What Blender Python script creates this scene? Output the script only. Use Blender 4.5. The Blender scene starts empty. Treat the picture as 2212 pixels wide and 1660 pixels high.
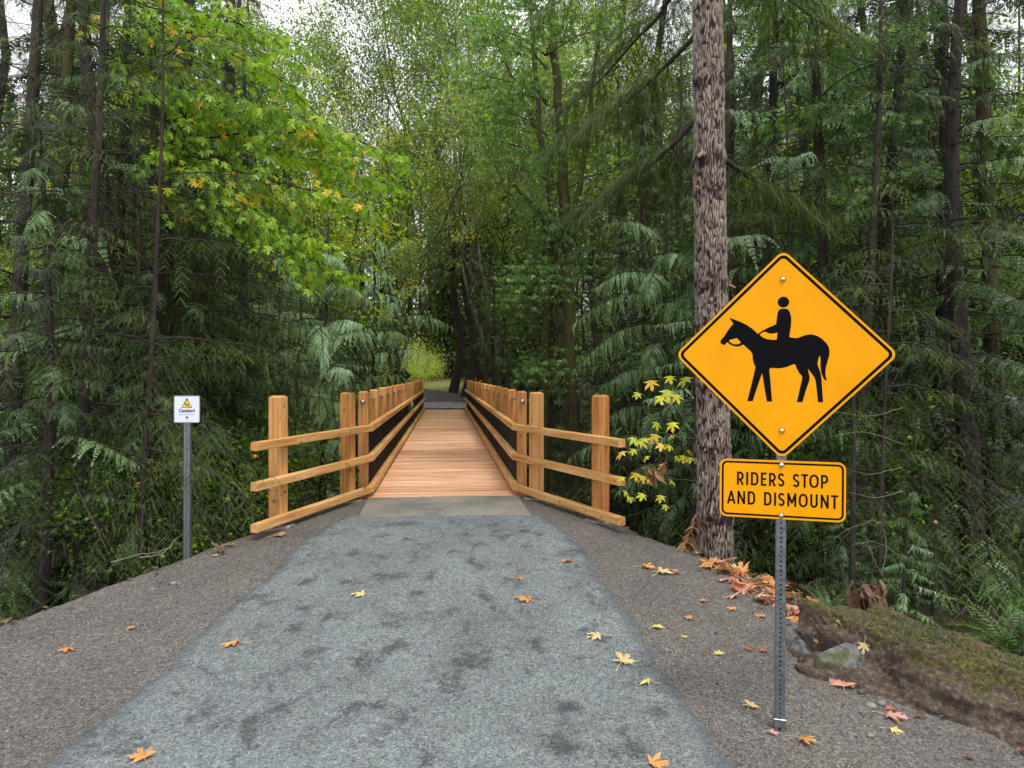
import bpy, math, random
import numpy as np
from mathutils import Matrix, Vector, Euler

# ------------------------------------------------------------------ camera, world, light
sc = bpy.context.scene
COL = sc.collection
EYE = 1.65
cam_d = bpy.data.cameras.new("camera")
cam = bpy.data.objects.new("camera", cam_d)
COL.objects.link(cam)
cam.location = (0, 0, EYE)
cam.rotation_euler = (math.radians(90), 0, 0)
cam_d.sensor_width = 36
cam_d.lens = 1534 / 2212 * 36
cam_d.shift_y = -18 / 2212
cam_d.clip_start = 0.05
cam_d.clip_end = 600
sc.camera = cam

SUN_EL, SUN_AZ = math.radians(68), math.radians(150)      # high, a little behind the camera's right
world = bpy.data.worlds.new("World")
sc.world = world
world.use_nodes = True
nt = world.node_tree
nt.nodes.clear()
w_out = nt.nodes.new("ShaderNodeOutputWorld")
w_bg = nt.nodes.new("ShaderNodeBackground")
w_sky = nt.nodes.new("ShaderNodeTexSky")
w_sky.sky_type = 'NISHITA'
w_sky.sun_disc = False
w_sky.sun_elevation = SUN_EL
w_sky.sun_rotation = SUN_AZ
w_sky.dust_density = 3.0
w_hsv = nt.nodes.new("ShaderNodeHueSaturation")
w_hsv.inputs['Saturation'].default_value = 0.22            # overcast: the cloud layer greys the sky
w_mix = nt.nodes.new("ShaderNodeMixRGB")
w_mix.blend_type = 'MIX'
w_mix.inputs['Fac'].default_value = 0.72
w_mix.inputs['Color2'].default_value = (12.4, 12.8, 13.4, 1)   # even white cloud
w_bg.inputs['Strength'].default_value = 0.095
nt.links.new(w_sky.outputs[0], w_hsv.inputs['Color'])
nt.links.new(w_hsv.outputs[0], w_mix.inputs['Color1'])
nt.links.new(w_mix.outputs[0], w_bg.inputs['Color'])
nt.links.new(w_bg.outputs[0], w_out.inputs['Surface'])

sun_d = bpy.data.lights.new("sun", 'SUN')
sun_d.energy = 1.5
sun_d.angle = math.radians(16)
sun_d.color = (1.0, 0.96, 0.9)
sun = bpy.data.objects.new("sun", sun_d)
COL.objects.link(sun)
sd = Vector((math.sin(SUN_AZ) * math.cos(SUN_EL), math.cos(SUN_AZ) * math.cos(SUN_EL), math.sin(SUN_EL)))
sun.rotation_euler = sd.to_track_quat('Z', 'Y').to_euler()
sun.location = (6, -8, 30)

sc.view_settings.view_transform = 'Standard'
sc.view_settings.look = 'None'
sc.view_settings.exposure = 0.62
sc.view_settings.gamma = 1
sc.view_settings.use_curve_mapping = False
sc.render.film_transparent = False
sc.cycles.max_bounces = 5
sc.cycles.diffuse_bounces = 2
sc.cycles.glossy_bounces = 3
sc.cycles.transmission_bounces = 5
sc.cycles.use_denoising = True

rng = np.random.RandomState(7)
rnd = random.Random(11)

# ------------------------------------------------------------------ helpers
def at(px, py, D):
    """a place D metres ahead, from its bearing as measured on the photograph"""
    return Vector(((px - 1106) / 1534 * D, D, EYE - (py - 812) / 1534 * D))

def make_mesh(name, V, polys, attrs=None, smooth=False, mats=None):
    """polys: list of (index array [m,k], material index)"""
    me = bpy.data.meshes.new(name)
    V = np.ascontiguousarray(V, dtype=np.float32)
    me.vertices.add(len(V))
    me.vertices.foreach_set('co', V.ravel())
    starts, idx, mi, off = [], [], [], 0
    for F, m in polys:
        F = np.asarray(F, dtype=np.int32)
        if F.size == 0:
            continue
        n, k = F.shape
        starts.append(off + np.arange(n, dtype=np.int32) * k)
        idx.append(F.ravel())
        mi.append(np.full(n, m, dtype=np.int32))
        off += n * k
    starts = np.concatenate(starts); idx = np.concatenate(idx); mi = np.concatenate(mi)
    me.loops.add(len(idx))
    me.loops.foreach_set('vertex_index', idx)
    me.polygons.add(len(starts))
    me.polygons.foreach_set('loop_start', starts)
    me.polygons.foreach_set('material_index', mi)
    me.polygons.foreach_set('use_smooth', np.full(len(starts), smooth, dtype=bool))
    for k, (kind, arr) in (attrs or {}).items():
        a = me.attributes.new(k, kind, 'POINT')
        a.data.foreach_set('value' if kind == 'FLOAT' else 'vector', np.ascontiguousarray(arr, dtype=np.float32).ravel())
    me.update(calc_edges=True)
    for m in (mats or []):
        me.materials.append(m)
    return me

def link(name, me, parent=None, loc=(0, 0, 0), rot=(0, 0, 0)):
    o = bpy.data.objects.new(name, me)
    COL.objects.link(o)
    if parent is not None:
        o.parent = parent
    o.location = loc
    o.rotation_euler = rot
    return o

def empty(name, loc=(0, 0, 0), rz=0.0):
    o = bpy.data.objects.new(name, None)
    o.empty_display_size = 0.2
    COL.objects.link(o)
    o.location = loc
    o.rotation_euler = (0, 0, rz)
    return o

def tag(o, label=None, cat=None, group=None, kind=None):
    if label: o['label'] = label
    if cat: o['category'] = cat
    if group: o['group'] = group
    if kind: o['kind'] = kind
    return o

def copy_tree(o, parent=None):
    c = o.copy()
    COL.objects.link(c)
    if parent is not None:
        c.parent = parent
    for ch in KIDS.get(o.name, []):
        copy_tree(ch, c)
    return c
KIDS = {}
def kids_of(root):
    for o in list(COL.objects):
        if o.parent is not None:
            KIDS.setdefault(o.parent.name, [])
            if o not in KIDS[o.parent.name]:
                KIDS[o.parent.name].append(o)

class MB:
    """collects pieces of one mesh"""
    def __init__(s):
        s.V, s.P, s.A, s.n = [], {}, {}, 0
    def add(s, V, F, m=0, **attrs):
        V = np.asarray(V, dtype=np.float64).reshape(-1, 3)
        for f in (F if isinstance(F, list) and len(F) and isinstance(F[0], np.ndarray) and F[0].ndim == 2 else [np.asarray(F)]):
            if f.size:
                s.P.setdefault((f.shape[1], m), []).append(f + s.n)
        s.V.append(V)
        for k in attrs:
            a = np.asarray(attrs[k], dtype=np.float64)
            if k == 'grain':
                s.A.setdefault(k, []).append(a.reshape(-1, 3))
            else:
                s.A.setdefault(k, []).append(np.broadcast_to(a, (len(V),)).astype(float))
        s.n += len(V)
        return s
    def mesh(s, name, mats, smooth=False):
        V = np.concatenate(s.V)
        attrs = {}
        for k, l in s.A.items():
            a = np.concatenate(l)
            attrs[k] = ('FLOAT_VECTOR' if k == 'grain' else 'FLOAT', a)
        return make_mesh(name, V, [(np.concatenate(F), m) for (k, m), F in s.P.items()], attrs, smooth, mats)

def frame_from(d, up=(0, 0, 1)):
    d = np.asarray(d, float); d = d / (np.linalg.norm(d) + 1e-9)
    up = np.asarray(up, float)
    if abs(np.dot(d, up)) > 0.97: up = np.array([1.0, 0, 0])
    s = np.cross(up, d); s /= np.linalg.norm(s)
    return d, s, np.cross(d, s)

def tube(P, R, k=6, cap=False):
    P = np.asarray(P, float); R = np.asarray(R, float)
    n = len(P)
    T = np.gradient(P, axis=0)
    T /= np.linalg.norm(T, axis=1)[:, None] + 1e-9
    up = np.array([0.13, 0.21, 0.97]) if abs(T[0][2]) < .9 else np.array([0.97, .2, .1])
    S = np.cross(T, up); S /= np.linalg.norm(S, axis=1)[:, None] + 1e-9
    U = np.cross(S, T)
    a = np.arange(k) / k * 2 * math.pi
    V = P[:, None] + R[:, None, None] * (np.cos(a)[None, :, None] * S[:, None] + np.sin(a)[None, :, None] * U[:, None])
    i = np.arange(n - 1)[:, None] * k; j = np.arange(k)[None, :]; j2 = (j + 1) % k
    F = np.stack([i + j, i + j2, i + k + j2, i + k + j], -1).reshape(-1, 4)
    V = V.reshape(-1, 3)
    if cap:
        V = np.concatenate([V, P[:1], P[-1:]])
        c0, c1 = n * k, n * k + 1
        j = np.arange(k); j2 = (j + 1) % k
        F3 = np.concatenate([np.stack([j2, j, np.full(k, c0)], 1), np.stack([(n - 1) * k + j, (n - 1) * k + j2, np.full(k, c1)], 1)])
        return V, [F, F3]
    return V, [F]

def stamp(T, M, pos, add=None):
    """T=(V,F,tone): copy the template with matrices M (n,3,3) at pos (n,3)"""
    V, F, t = T
    n = len(pos)
    W = np.einsum('nij,vj->nvi', M, V) + pos[:, None]
    idx = (F[None] + (np.arange(n) * len(V))[:, None, None]).reshape(-1, F.shape[1])
    tt = np.broadcast_to(t[None], (n, len(V))).copy()
    if add is not None: tt += add[:, None]
    return W.reshape(-1, 3), idx, tt.ravel()

def rot_z(a):
    c, s = np.cos(a), np.sin(a); z = np.zeros_like(c); o = np.ones_like(c)
    return np.stack([np.stack([c, -s, z], -1), np.stack([s, c, z], -1), np.stack([z, z, o], -1)], -2)
def rot_y(a):
    c, s = np.cos(a), np.sin(a); z = np.zeros_like(c); o = np.ones_like(c)
    return np.stack([np.stack([c, z, s], -1), np.stack([z, o, z], -1), np.stack([-s, z, c], -1)], -2)
def rot_x(a):
    c, s = np.cos(a), np.sin(a); z = np.zeros_like(c); o = np.ones_like(c)
    return np.stack([np.stack([o, z, z], -1), np.stack([z, c, -s], -1), np.stack([z, s, c], -1)], -2)

# vectorised value noise
_perm = np.random.RandomState(3).randint(0, 1 << 30, size=4096)
def _h(i, j, k):
    return (_perm[(i * 73 + _perm[(j * 31 + _perm[k & 4095]) & 4095]) & 4095] & 0xffff) / 65535.0
def vnoise(x, y, z=None):
    x = np.asarray(x, float); y = np.asarray(y, float)
    z = np.zeros_like(x) if z is None else np.asarray(z, float)
    xi, yi, zi = np.floor(x).astype(int), np.floor(y).astype(int), np.floor(z).astype(int)
    f = lambda t: t * t * (3 - 2 * t)
    u, v, w = f(x - xi), f(y - yi), f(z - zi)
    r = 0
    for dx in (0, 1):
        for dy in (0, 1):
            for dz in (0, 1):
                r = r + _h(xi + dx, yi + dy, zi + dz) * (u if dx else 1 - u) * (v if dy else 1 - v) * (w if dz else 1 - w)
    return r * 2 - 1
def fbm(x, y, z=None, o=4):
    z = np.zeros_like(np.asarray(x, float)) if z is None else z
    return sum(vnoise(x * 2 ** i + 7.3 * i, y * 2 ** i + 3.1 * i, z * 2 ** i) * .5 ** i for i in range(o))
def worley(x, y, z):
    """distance to nearest and second nearest feature point"""
    xi, yi, zi = [np.floor(c).astype(int) for c in (x, y, z)]
    d1 = np.full(x.shape, 9.0); d2 = d1.copy(); idv = np.zeros(x.shape)
    for a in (-1, 0, 1):
        for b in (-1, 0, 1):
            for c in (-1, 0, 1):
                i, j, k = xi + a, yi + b, zi + c
                px = i + _h(i, j, k); py = j + _h(i + 19, j + 7, k + 3); pz = k + _h(i + 5, j + 41, k + 13)
                d = np.sqrt((x - px) ** 2 + (y - py) ** 2 + (z - pz) ** 2)
                m = d < d1
                d2 = np.where(m, d1, np.minimum(d2, d)); idv = np.where(m, _h(i + 3, j + 9, k + 77), idv)
                d1 = np.where(m, d, d1)
    return d1, d2, idv
def sstep(a, b, x):
    t = np.clip((x - a) / (b - a), 0, 1)
    return t * t * (3 - 2 * t)

# ------------------------------------------------------------------ materials
def new_mat(name):
    m = bpy.data.materials.new(name); m.use_nodes = True
    n = m.node_tree; n.nodes.clear()
    out = n.nodes.new('ShaderNodeOutputMaterial')
    b = n.nodes.new('ShaderNodeBsdfPrincipled')
    n.links.new(b.outputs[0], out.inputs[0])
    return m, n, b, out
def nd(n, t, **kw):
    x = n.nodes.new(t)
    for k, v in kw.items():
        if k in x.inputs.keys(): x.inputs[k].default_value = v
        else: setattr(x, k, v)
    return x
def ramp(n, stops, fac=None):
    r = n.nodes.new('ShaderNodeValToRGB')
    e = r.color_ramp.elements
    while len(e) < len(stops): e.new(0.5)
    for q, (p, c) in zip(e, stops):
        q.position = p; q.color = (*c, 1)
    if fac is not None: n.links.new(fac, r.inputs[0])
    return r
def math_n(n, op, a, b=None, clamp=False):
    x = n.nodes.new('ShaderNodeMath'); x.operation = op; x.use_clamp = clamp
    for i, v in enumerate((a, b)):
        if v is None: continue
        if isinstance(v, (int, float)): x.inputs[i].default_value = v
        else: n.links.new(v, x.inputs[i])
    return x.outputs[0]
def mixc(n, fac, a, b, mode='MIX'):
    x = n.nodes.new('ShaderNodeMixRGB'); x.blend_type = mode
    for i, v in enumerate((fac, a, b)):
        if isinstance(v, (int, float)): x.inputs[i].default_value = v
        elif isinstance(v, tuple): x.inputs[i].default_value = (*v, 1)
        else: n.links.new(v, x.inputs[i])
    return x.outputs[0]
def bump(n, b, h, strength, dist):
    x = n.nodes.new('ShaderNodeBump'); x.inputs['Strength'].default_value = strength; x.inputs['Distance'].default_value = dist
    n.links.new(h, x.inputs['Height']); n.links.new(x.outputs[0], b.inputs['Normal'])
    return x

def flat_mat(name, col, rough=.5, metal=0, spec=.5):
    m, n, b, o = new_mat(name)
    b.inputs['Base Color'].default_value = (*col, 1); b.inputs['Roughness'].default_value = rough
    b.inputs['Metallic'].default_value = metal; b.inputs['Specular IOR Level'].default_value = spec
    return m

def leaf_mat(name, stops, rough=.42, spec=.45, trans=.35, tint=(1.3, 1.5, .45), spread=.35, hue=.02):
    """leaf colour comes from the tone attribute (for cedar, with sheen painted in) plus a little per-tree variation"""
    m, n, b, out = new_mat(name)
    a = nd(n, 'ShaderNodeAttribute', attribute_name='tone')
    oi = nd(n, 'ShaderNodeObjectInfo')
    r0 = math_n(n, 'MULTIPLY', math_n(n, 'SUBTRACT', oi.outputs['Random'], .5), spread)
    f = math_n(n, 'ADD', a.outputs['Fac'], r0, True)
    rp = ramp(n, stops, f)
    hs = nd(n, 'ShaderNodeHueSaturation')
    n.links.new(rp.outputs[0], hs.inputs['Color'])
    n.links.new(math_n(n, 'ADD', .5 - hue / 2, math_n(n, 'MULTIPLY', oi.outputs['Random'], hue)), hs.inputs['Hue'])
    n.links.new(hs.outputs[0], b.inputs['Base Color'])
    b.inputs['Roughness'].default_value = rough; b.inputs['Specular IOR Level'].default_value = spec
    t = nd(n, 'ShaderNodeBsdfTranslucent')
    n.links.new(mixc(n, 1, hs.outputs[0], tint, 'MULTIPLY'), t.inputs['Color'])
    mx = nd(n, 'ShaderNodeMixShader'); mx.inputs[0].default_value = trans
    n.links.new(b.outputs[0], mx.inputs[1]); n.links.new(t.outputs[0], mx.inputs[2]); n.links.new(mx.outputs[0], out.inputs[0])
    return m

M = {}
M['cedar'] = leaf_mat('cedar_foliage', [(0, (.008, .015, .004)), (.38, (.028, .054, .014)), (.64, (.09, .165, .05)), (.85, (.20, .32, .13)), (1, (.36, .50, .29))], .42, .34, .22)  # pale upper stops stand in for sky sheen on the sprays
M['hemlock'] = leaf_mat('hemlock_foliage', [(0, (.010, .017, .004)), (.42, (.042, .070, .012)), (.72, (.13, .195, .038)), (1, (.29, .37, .10))], .42, .32, .28)
M['maple'] = leaf_mat('maple_foliage', [(0, (.04, .075, .01)), (.4, (.13, .23, .018)), (.72, (.33, .50, .030)), (.86, (.42, .47, .03)), (1, (.82, .50, .02))], .33, .5, .45, spread=.08)
M['alder'] = leaf_mat('alder_foliage', [(0, (.05, .085, .028)), (.5, (.16, .235, .075)), (.85, (.30, .38, .12)), (1, (.55, .50, .10))], .4, .4, .5)
M['bluegreen'] = leaf_mat('broad_foliage', [(0, (.035, .075, .022)), (.5, (.115, .225, .065)), (.85, (.27, .43, .16)), (1, (.62, .56, .08))], .34, .5, .42)
M['meadow'] = leaf_mat('meadow_foliage', [(0, (.20, .28, .06)), (.5, (.42, .50, .12)), (1, (.68, .66, .20))], .5, .3, .45)
M['yellow'] = leaf_mat('yellow_maple_leaf', [(0, (.50, .58, .05)), (.35, (.72, .66, .05)), (.7, (.85, .62, .06)), (1, (.80, .44, .10))], .45, .35, .4, tint=(1.1, 1.1, .5), spread=1.0)
M['fern'] = leaf_mat('fern_frond', [(0, (.03, .07, .015)), (.5, (.08, .17, .03)), (.85, (.18, .30, .06)), (1, (.4, .36, .12))], .42, .5, .3)

def fallen_mat(name, c0, c1):
    m, n, b, out = new_mat(name)
    tc = nd(n, 'ShaderNodeTexCoord'); no = nd(n, 'ShaderNodeTexNoise', Scale=26.0, Detail=4.0)
    n.links.new(tc.outputs['Object'], no.inputs['Vector'])
    r = ramp(n, [(.35, c0), (.62, c1)], no.outputs['Fac'])
    a = nd(n, 'ShaderNodeAttribute', attribute_name='tone')
    c = mixc(n, math_n(n, 'MULTIPLY', a.outputs['Fac'], .5), r.outputs[0], tuple(x * .45 for x in c0))
    n.links.new(c, b.inputs['Base Color'])
    b.inputs['Roughness'].default_value = .6
    t = nd(n, 'ShaderNodeBsdfTranslucent'); n.links.new(c, t.inputs['Color'])
    mx = nd(n, 'ShaderNodeMixShader'); mx.inputs[0].default_value = .2
    n.links.new(b.outputs[0], mx.inputs[1]); n.links.new(t.outputs[0], mx.inputs[2]); n.links.new(mx.outputs[0], out.inputs[0])
    return m
M['f_orange'] = fallen_mat('fallen_leaf_orange', (.62, .25, .07), (.78, .42, .14))
M['f_red'] = fallen_mat('fallen_leaf_red', (.50, .10, .05), (.66, .24, .12))
M['f_pink'] = fallen_mat('fallen_leaf_pink', (.62, .28, .22), (.74, .42, .33))
M['f_pale'] = fallen_mat('fallen_leaf_pale', (.72, .50, .22), (.82, .66, .36))
M['f_yellow'] = fallen_mat('fallen_leaf_yellow', (.62, .52, .12), (.76, .68, .28))
M['f_brown'] = fallen_mat('fallen_leaf_brown', (.16, .08, .05), (.28, .16, .10))
M['dead_spray'] = fallen_mat('dead_spray', (.34, .17, .07), (.50, .30, .14))

def wood_mat(name, c0, c1, c2, rough=.5, sheen=.35, vary=.14):
    m, n, b, out = new_mat(name)
    a = nd(n, 'ShaderNodeAttribute', attribute_name='grain')
    oi = nd(n, 'ShaderNodeObjectInfo')
    cx = nd(n, 'ShaderNodeCombineXYZ')
    for i in range(3): n.links.new(math_n(n, 'MULTIPLY', oi.outputs['Random'], (37., 19., 53.)[i]), cx.inputs[i])
    va = nd(n, 'ShaderNodeVectorMath', operation='ADD'); n.links.new(a.outputs['Vector'], va.inputs[0]); n.links.new(cx.outputs[0], va.inputs[1])
    mp = nd(n, 'ShaderNodeMapping'); mp.inputs['Scale'].default_value = (1.1, 26, 26); n.links.new(va.outputs[0], mp.inputs[0])
    n1 = nd(n, 'ShaderNodeTexNoise', Scale=1.0, Detail=6.0, Roughness=.6, Distortion=.6); n.links.new(mp.outputs[0], n1.inputs['Vector'])
    mp2 = nd(n, 'ShaderNodeMapping'); mp2.inputs['Scale'].default_value = (.9, 4, 4); n.links.new(va.outputs[0], mp2.inputs[0])
    n2 = nd(n, 'ShaderNodeTexNoise', Scale=1.3, Detail=3.0); n.links.new(mp2.outputs[0], n2.inputs['Vector'])
    f = math_n(n, 'ADD', math_n(n, 'MULTIPLY', n1.outputs['Fac'], .62), math_n(n, 'MULTIPLY', n2.outputs['Fac'], .38))
    f = math_n(n, 'ADD', f, math_n(n, 'MULTIPLY', math_n(n, 'SUBTRACT', oi.outputs['Random'], .5), vary))
    r = ramp(n, [(.36, c0), (.5, c1), (.64, c2)], f)
    # knots
    mk = nd(n, 'ShaderNodeMapping'); mk.inputs['Scale'].default_value = (3.2, 7, 7); n.links.new(va.outputs[0], mk.inputs[0])
    vo = nd(n, 'ShaderNodeTexVoronoi', Scale=1.0); n.links.new(mk.outputs[0], vo.inputs['Vector'])
    k = ramp(n, [(.035, (1, 1, 1)), (.13, (0, 0, 0))], vo.outputs['Distance'])
    c = mixc(n, math_n(n, 'MULTIPLY', k.outputs[0], .75), r.outputs[0], tuple(x * .22 for x in c0))
    # small dark checks and specks
    ms = nd(n, 'ShaderNodeMapping'); ms.inputs['Scale'].default_value = (9, 34, 34); n.links.new(va.outputs[0], ms.inputs[0])
    ns = nd(n, 'ShaderNodeTexNoise', Scale=1.0, Detail=2.0); n.links.new(ms.outputs[0], ns.inputs['Vector'])
    s = ramp(n, [(.68, (0, 0, 0)), (.76, (1, 1, 1))], ns.outputs['Fac'])
    c = mixc(n, math_n(n, 'MULTIPLY', s.outputs[0], .55), c, tuple(x * .25 for x in c0))
    n.links.new(c, b.inputs['Base Color'])
    b.inputs['Roughness'].default_value = rough; b.inputs['Specular IOR Level'].default_value = sheen
    bump(n, b, f, .35, .003)
    return m
M['timber'] = wood_mat('new_timber', (.38, .135, .034), (.57, .262, .080), (.70, .38, .14), .55, .3)
M['rail'] = wood_mat('rail_timber', (.44, .18, .052), (.66, .345, .12), (.80, .49, .21), .5, .35)
M['deck'] = wood_mat('deck_timber', (.50, .22, .10), (.74, .385, .205), (.90, .60, .40), .36, .5, .17)

def galv(name='galvanised_steel', c=(.20, .22, .23), rough=.42, metal=.75):
    m, n, b, out = new_mat(name)
    tc = nd(n, 'ShaderNodeTexCoord'); no = nd(n, 'ShaderNodeTexNoise', Scale=35.0, Detail=3.0)
    n.links.new(tc.outputs['Object'], no.inputs['Vector'])
    r = ramp(n, [(.3, tuple(x * .7 for x in c)), (.7, tuple(min(1, x * 1.25) for x in c))], no.outputs['Fac'])
    n.links.new(r.outputs[0], b.inputs['Base Color'])
    b.inputs['Roughness'].default_value = rough; b.inputs['Metallic'].default_value = metal
    return m
M['galv'] = galv()
M['galv_light'] = galv('zinc_bright', (.52, .53, .53), .3, .9)
M['steel_dark'] = flat_mat('dark_steel', (.03, .03, .03), .5, .3)
M['mesh_black'] = flat_mat('black_coated_wire', (.012, .012, .013), .45)
M['sign_black'] = flat_mat('sign_black', (.003, .003, .005), .6, 0, .08)
M['white_print'] = flat_mat('white_panel', (.72, .76, .84), .35)
M['yellow_print'] = flat_mat('yellow_print', (.78, .52, .06), .4)
M['grey_print'] = flat_mat('grey_print', (.22, .24, .27), .4)
M['hole'] = flat_mat('hole_dark', (.01, .01, .01), .9)

def sign_mat():
    m, n, b, out = new_mat('amber_sheeting')
    tc = nd(n, 'ShaderNodeTexCoord'); no = nd(n, 'ShaderNodeTexNoise', Scale=5.0, Detail=5.0)
    n.links.new(tc.outputs['Object'], no.inputs['Vector'])
    r = ramp(n, [(.3, (.84, .335, .001)), (.7, (.90, .37, .002))], no.outputs['Fac'])
    n.links.new(r.outputs[0], b.inputs['Base Color']); b.inputs['Roughness'].default_value = .4; b.inputs['Specular IOR Level'].default_value = .12
    vo = nd(n, 'ShaderNodeTexVoronoi', Scale=260.0); n.links.new(tc.outputs['Object'], vo.inputs['Vector'])
    bump(n, b, vo.outputs['Distance'], .03, .0006)
    return m
M['amber'] = sign_mat()

def concrete():
    m, n, b, out = new_mat('damp_concrete')
    tc = nd(n, 'ShaderNodeTexCoord')
    no = nd(n, 'ShaderNodeTexNoise', Scale=2.2, Detail=6.0); n.links.new(tc.outputs['Object'], no.inputs['Vector'])
    n2 = nd(n, 'ShaderNodeTexNoise', Scale=60.0, Detail=4.0); n.links.new(tc.outputs['Object'], n2.inputs['Vector'])
    r = ramp(n, [(.35, (.135, .13, .115)), (.5, (.21, .20, .18)), (.66, (.27, .25, .22))], no.outputs['Fac'])
    s = ramp(n, [(.62, (0, 0, 0)), (.7, (1, 1, 1))], n2.outputs['Fac'])
    n.links.new(mixc(n, math_n(n, 'MULTIPLY', s.outputs[0], .5), r.outputs[0], (.42, .38, .32)), b.inputs['Base Color'])
    b.inputs['Roughness'].default_value = .42
    bump(n, b, n2.outputs['Fac'], .3, .003)
    return m
M['concrete'] = concrete()

def bark(name, plate, furrow, moss=.0, scale=(16, 16, 3.2), useattr=False):
    m, n, b, out = new_mat(name)
    tc = nd(n, 'ShaderNodeTexCoord')
    mp = nd(n, 'ShaderNodeMapping'); mp.inputs['Scale'].default_value = scale; n.links.new(tc.outputs['Object'], mp.inputs[0])
    if useattr:
        a = nd(n, 'ShaderNodeAttribute', attribute_name='tone'); fac = a.outputs['Fac']
        nz = nd(n, 'ShaderNodeTexNoise', Scale=5.0, Detail=5.0); n.links.new(mp.outputs[0], nz.inputs['Vector'])
        fac = math_n(n, 'ADD', fac, math_n(n, 'MULTIPLY', math_n(n, 'SUBTRACT', nz.outputs['Fac'], .5), .5), True)
        h = nz.outputs['Fac']
    else:
        nz = nd(n, 'ShaderNodeTexNoise', Scale=1.0, Detail=6.0, Roughness=.65); n.links.new(mp.outputs[0], nz.inputs['Vector'])
        fac = nz.outputs['Fac']; h = fac
    r = ramp(n, [(.12, furrow), (.42, tuple(x * .42 + y * .3 for x, y in zip(plate, furrow))), (.85, plate)] if useattr else [(.3, furrow), (.62, plate)], fac)
    c = r.outputs[0]
    if moss > 0:
        mz = nd(n, 'ShaderNodeTexNoise', Scale=3.0, Detail=4.0); n.links.new(tc.outputs['Object'], mz.inputs['Vector'])
        mr = ramp(n, [(.5 - moss * .25, (0, 0, 0)), (.62 - moss * .25, (1, 1, 1))], mz.outputs['Fac'])
        c = mixc(n, math_n(n, 'MULTIPLY', mr.outputs[0], .85), c, (.06, .065, .013))
    n.links.new(c, b.inputs['Base Color'])
    b.inputs['Roughness'].default_value = .85; b.inputs['Specular IOR Level'].default_value = .25
    bump(n, b, h, .6, .012)
    return m
M['bark_fir'] = bark('fir_bark', (.36, .285, .24), (.026, .013, .010), 0, (10, 10, 4), True)
M['bark'] = bark('dark_bark', (.062, .048, .040), (.014, .010, .008))
M['bark_moss'] = bark('mossy_bark', (.085, .06, .045), (.018, .012, .009), .42)
M['bark_grey'] = bark('grey_bark', (.22, .20, .18), (.06, .05, .045), .3)
M['twig'] = flat_mat('twig_dark', (.05, .035, .028), .8)
M['twig_pale'] = flat_mat('twig_pale', (.20, .18, .15), .8)
M['granite'] = bark('granite', (.22, .225, .23), (.03, .03, .03), .25, (30, 30, 30))
M['cutwood'] = flat_mat('broken_wood', (.42, .17, .09), .7)

def gravel(name, cols, damp=None, scale=95, spots=.0, edge=None):
    """cols: dark to light grain colours; damp: darker wet stains"""
    m, n, b, out = new_mat(name)
    tc = nd(n, 'ShaderNodeTexCoord'); co = tc.outputs['Object']
    def noise(s, d=4.0, r=.6):
        x = nd(n, 'ShaderNodeTexNoise', Scale=float(s), Detail=float(d), Roughness=r); n.links.new(co, x.inputs['Vector']); return x
    vo = nd(n, 'ShaderNodeTexVoronoi', Scale=float(scale)); n.links.new(co, vo.inputs['Vector'])
    vo2 = nd(n, 'ShaderNodeTexVoronoi', Scale=float(scale) * .42); n.links.new(co, vo2.inputs['Vector'])
    bw = nd(n, 'ShaderNodeRGBToBW'); n.links.new(vo.outputs['Color'], bw.inputs[0])
    bw2 = nd(n, 'ShaderNodeRGBToBW'); n.links.new(vo2.outputs['Color'], bw2.inputs[0])
    fine = noise(scale * .5, 3)
    f = math_n(n, 'ADD', math_n(n, 'MULTIPLY', bw.outputs[0], .45), math_n(n, 'MULTIPLY', fine.outputs['Fac'], .35))
    f = math_n(n, 'ADD', f, math_n(n, 'MULTIPLY', bw2.outputs[0], .2))
    k = len(cols)
    r = ramp(n, [(.26 + .5 * i / (k - 1), c) for i, c in enumerate(cols)], f)
    c = r.outputs[0]
    big = noise(1.1, 5, .65)
    c = mixc(n, 1, c, ramp(n, [(.3, (.80, .80, .80)), (.7, (1.14, 1.14, 1.14))], big.outputs['Fac']).outputs[0], 'MULTIPLY')
    if damp:
        mp = nd(n, 'ShaderNodeMapping'); mp.inputs['Scale'].default_value = (2.3, 1.7, 1); n.links.new(co, mp.inputs[0])
        dz = nd(n, 'ShaderNodeTexNoise', Scale=1.7, Detail=6.0, Roughness=.66, Distortion=.2); n.links.new(mp.outputs[0], dz.inputs['Vector'])
        dm = math_n(n, 'ADD', dz.outputs['Fac'], math_n(n, 'MULTIPLY', math_n(n, 'SUBTRACT', fine.outputs['Fac'], .5), .42))
        dr = ramp(n, [(.542, (0, 0, 0)), (.645, (1, 1, 1))], dm)
        c = mixc(n, math_n(n, 'MULTIPLY', dr.outputs[0], .78), c, damp)
    if edge:
        a = nd(n, 'ShaderNodeAttribute', attribute_name='edge')
        em = math_n(n, 'ADD', a.outputs['Fac'], math_n(n, 'MULTIPLY', math_n(n, 'SUBTRACT', noise(9, 5, .7).outputs['Fac'], .5), 1.1), True)
        er = ramp(n, [(.35, (0, 0, 0)), (.75, (1, 1, 1))], em)
        c = mixc(n, math_n(n, 'MULTIPLY', er.outputs[0], .55), c, edge)
    n.links.new(c, b.inputs['Base Color'])
    b.inputs['Roughness'].default_value = .8; b.inputs['Specular IOR Level'].default_value = .3
    h = math_n(n, 'ADD', math_n(n, 'MULTIPLY', vo.outputs['Distance'], -1.0), math_n(n, 'MULTIPLY', fine.outputs['Fac'], .9))
    bump(n, b, h, .55, .006)
    return m, n, b, c
M['path'], _, _, _ = gravel('blue_grey_crushed_rock', [(.058, .066, .068), (.122, .139, .142), (.178, .199, .201), (.29, .315, .315)], (.034, .037, .040), 115, edge=(.055, .062, .066))
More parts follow.
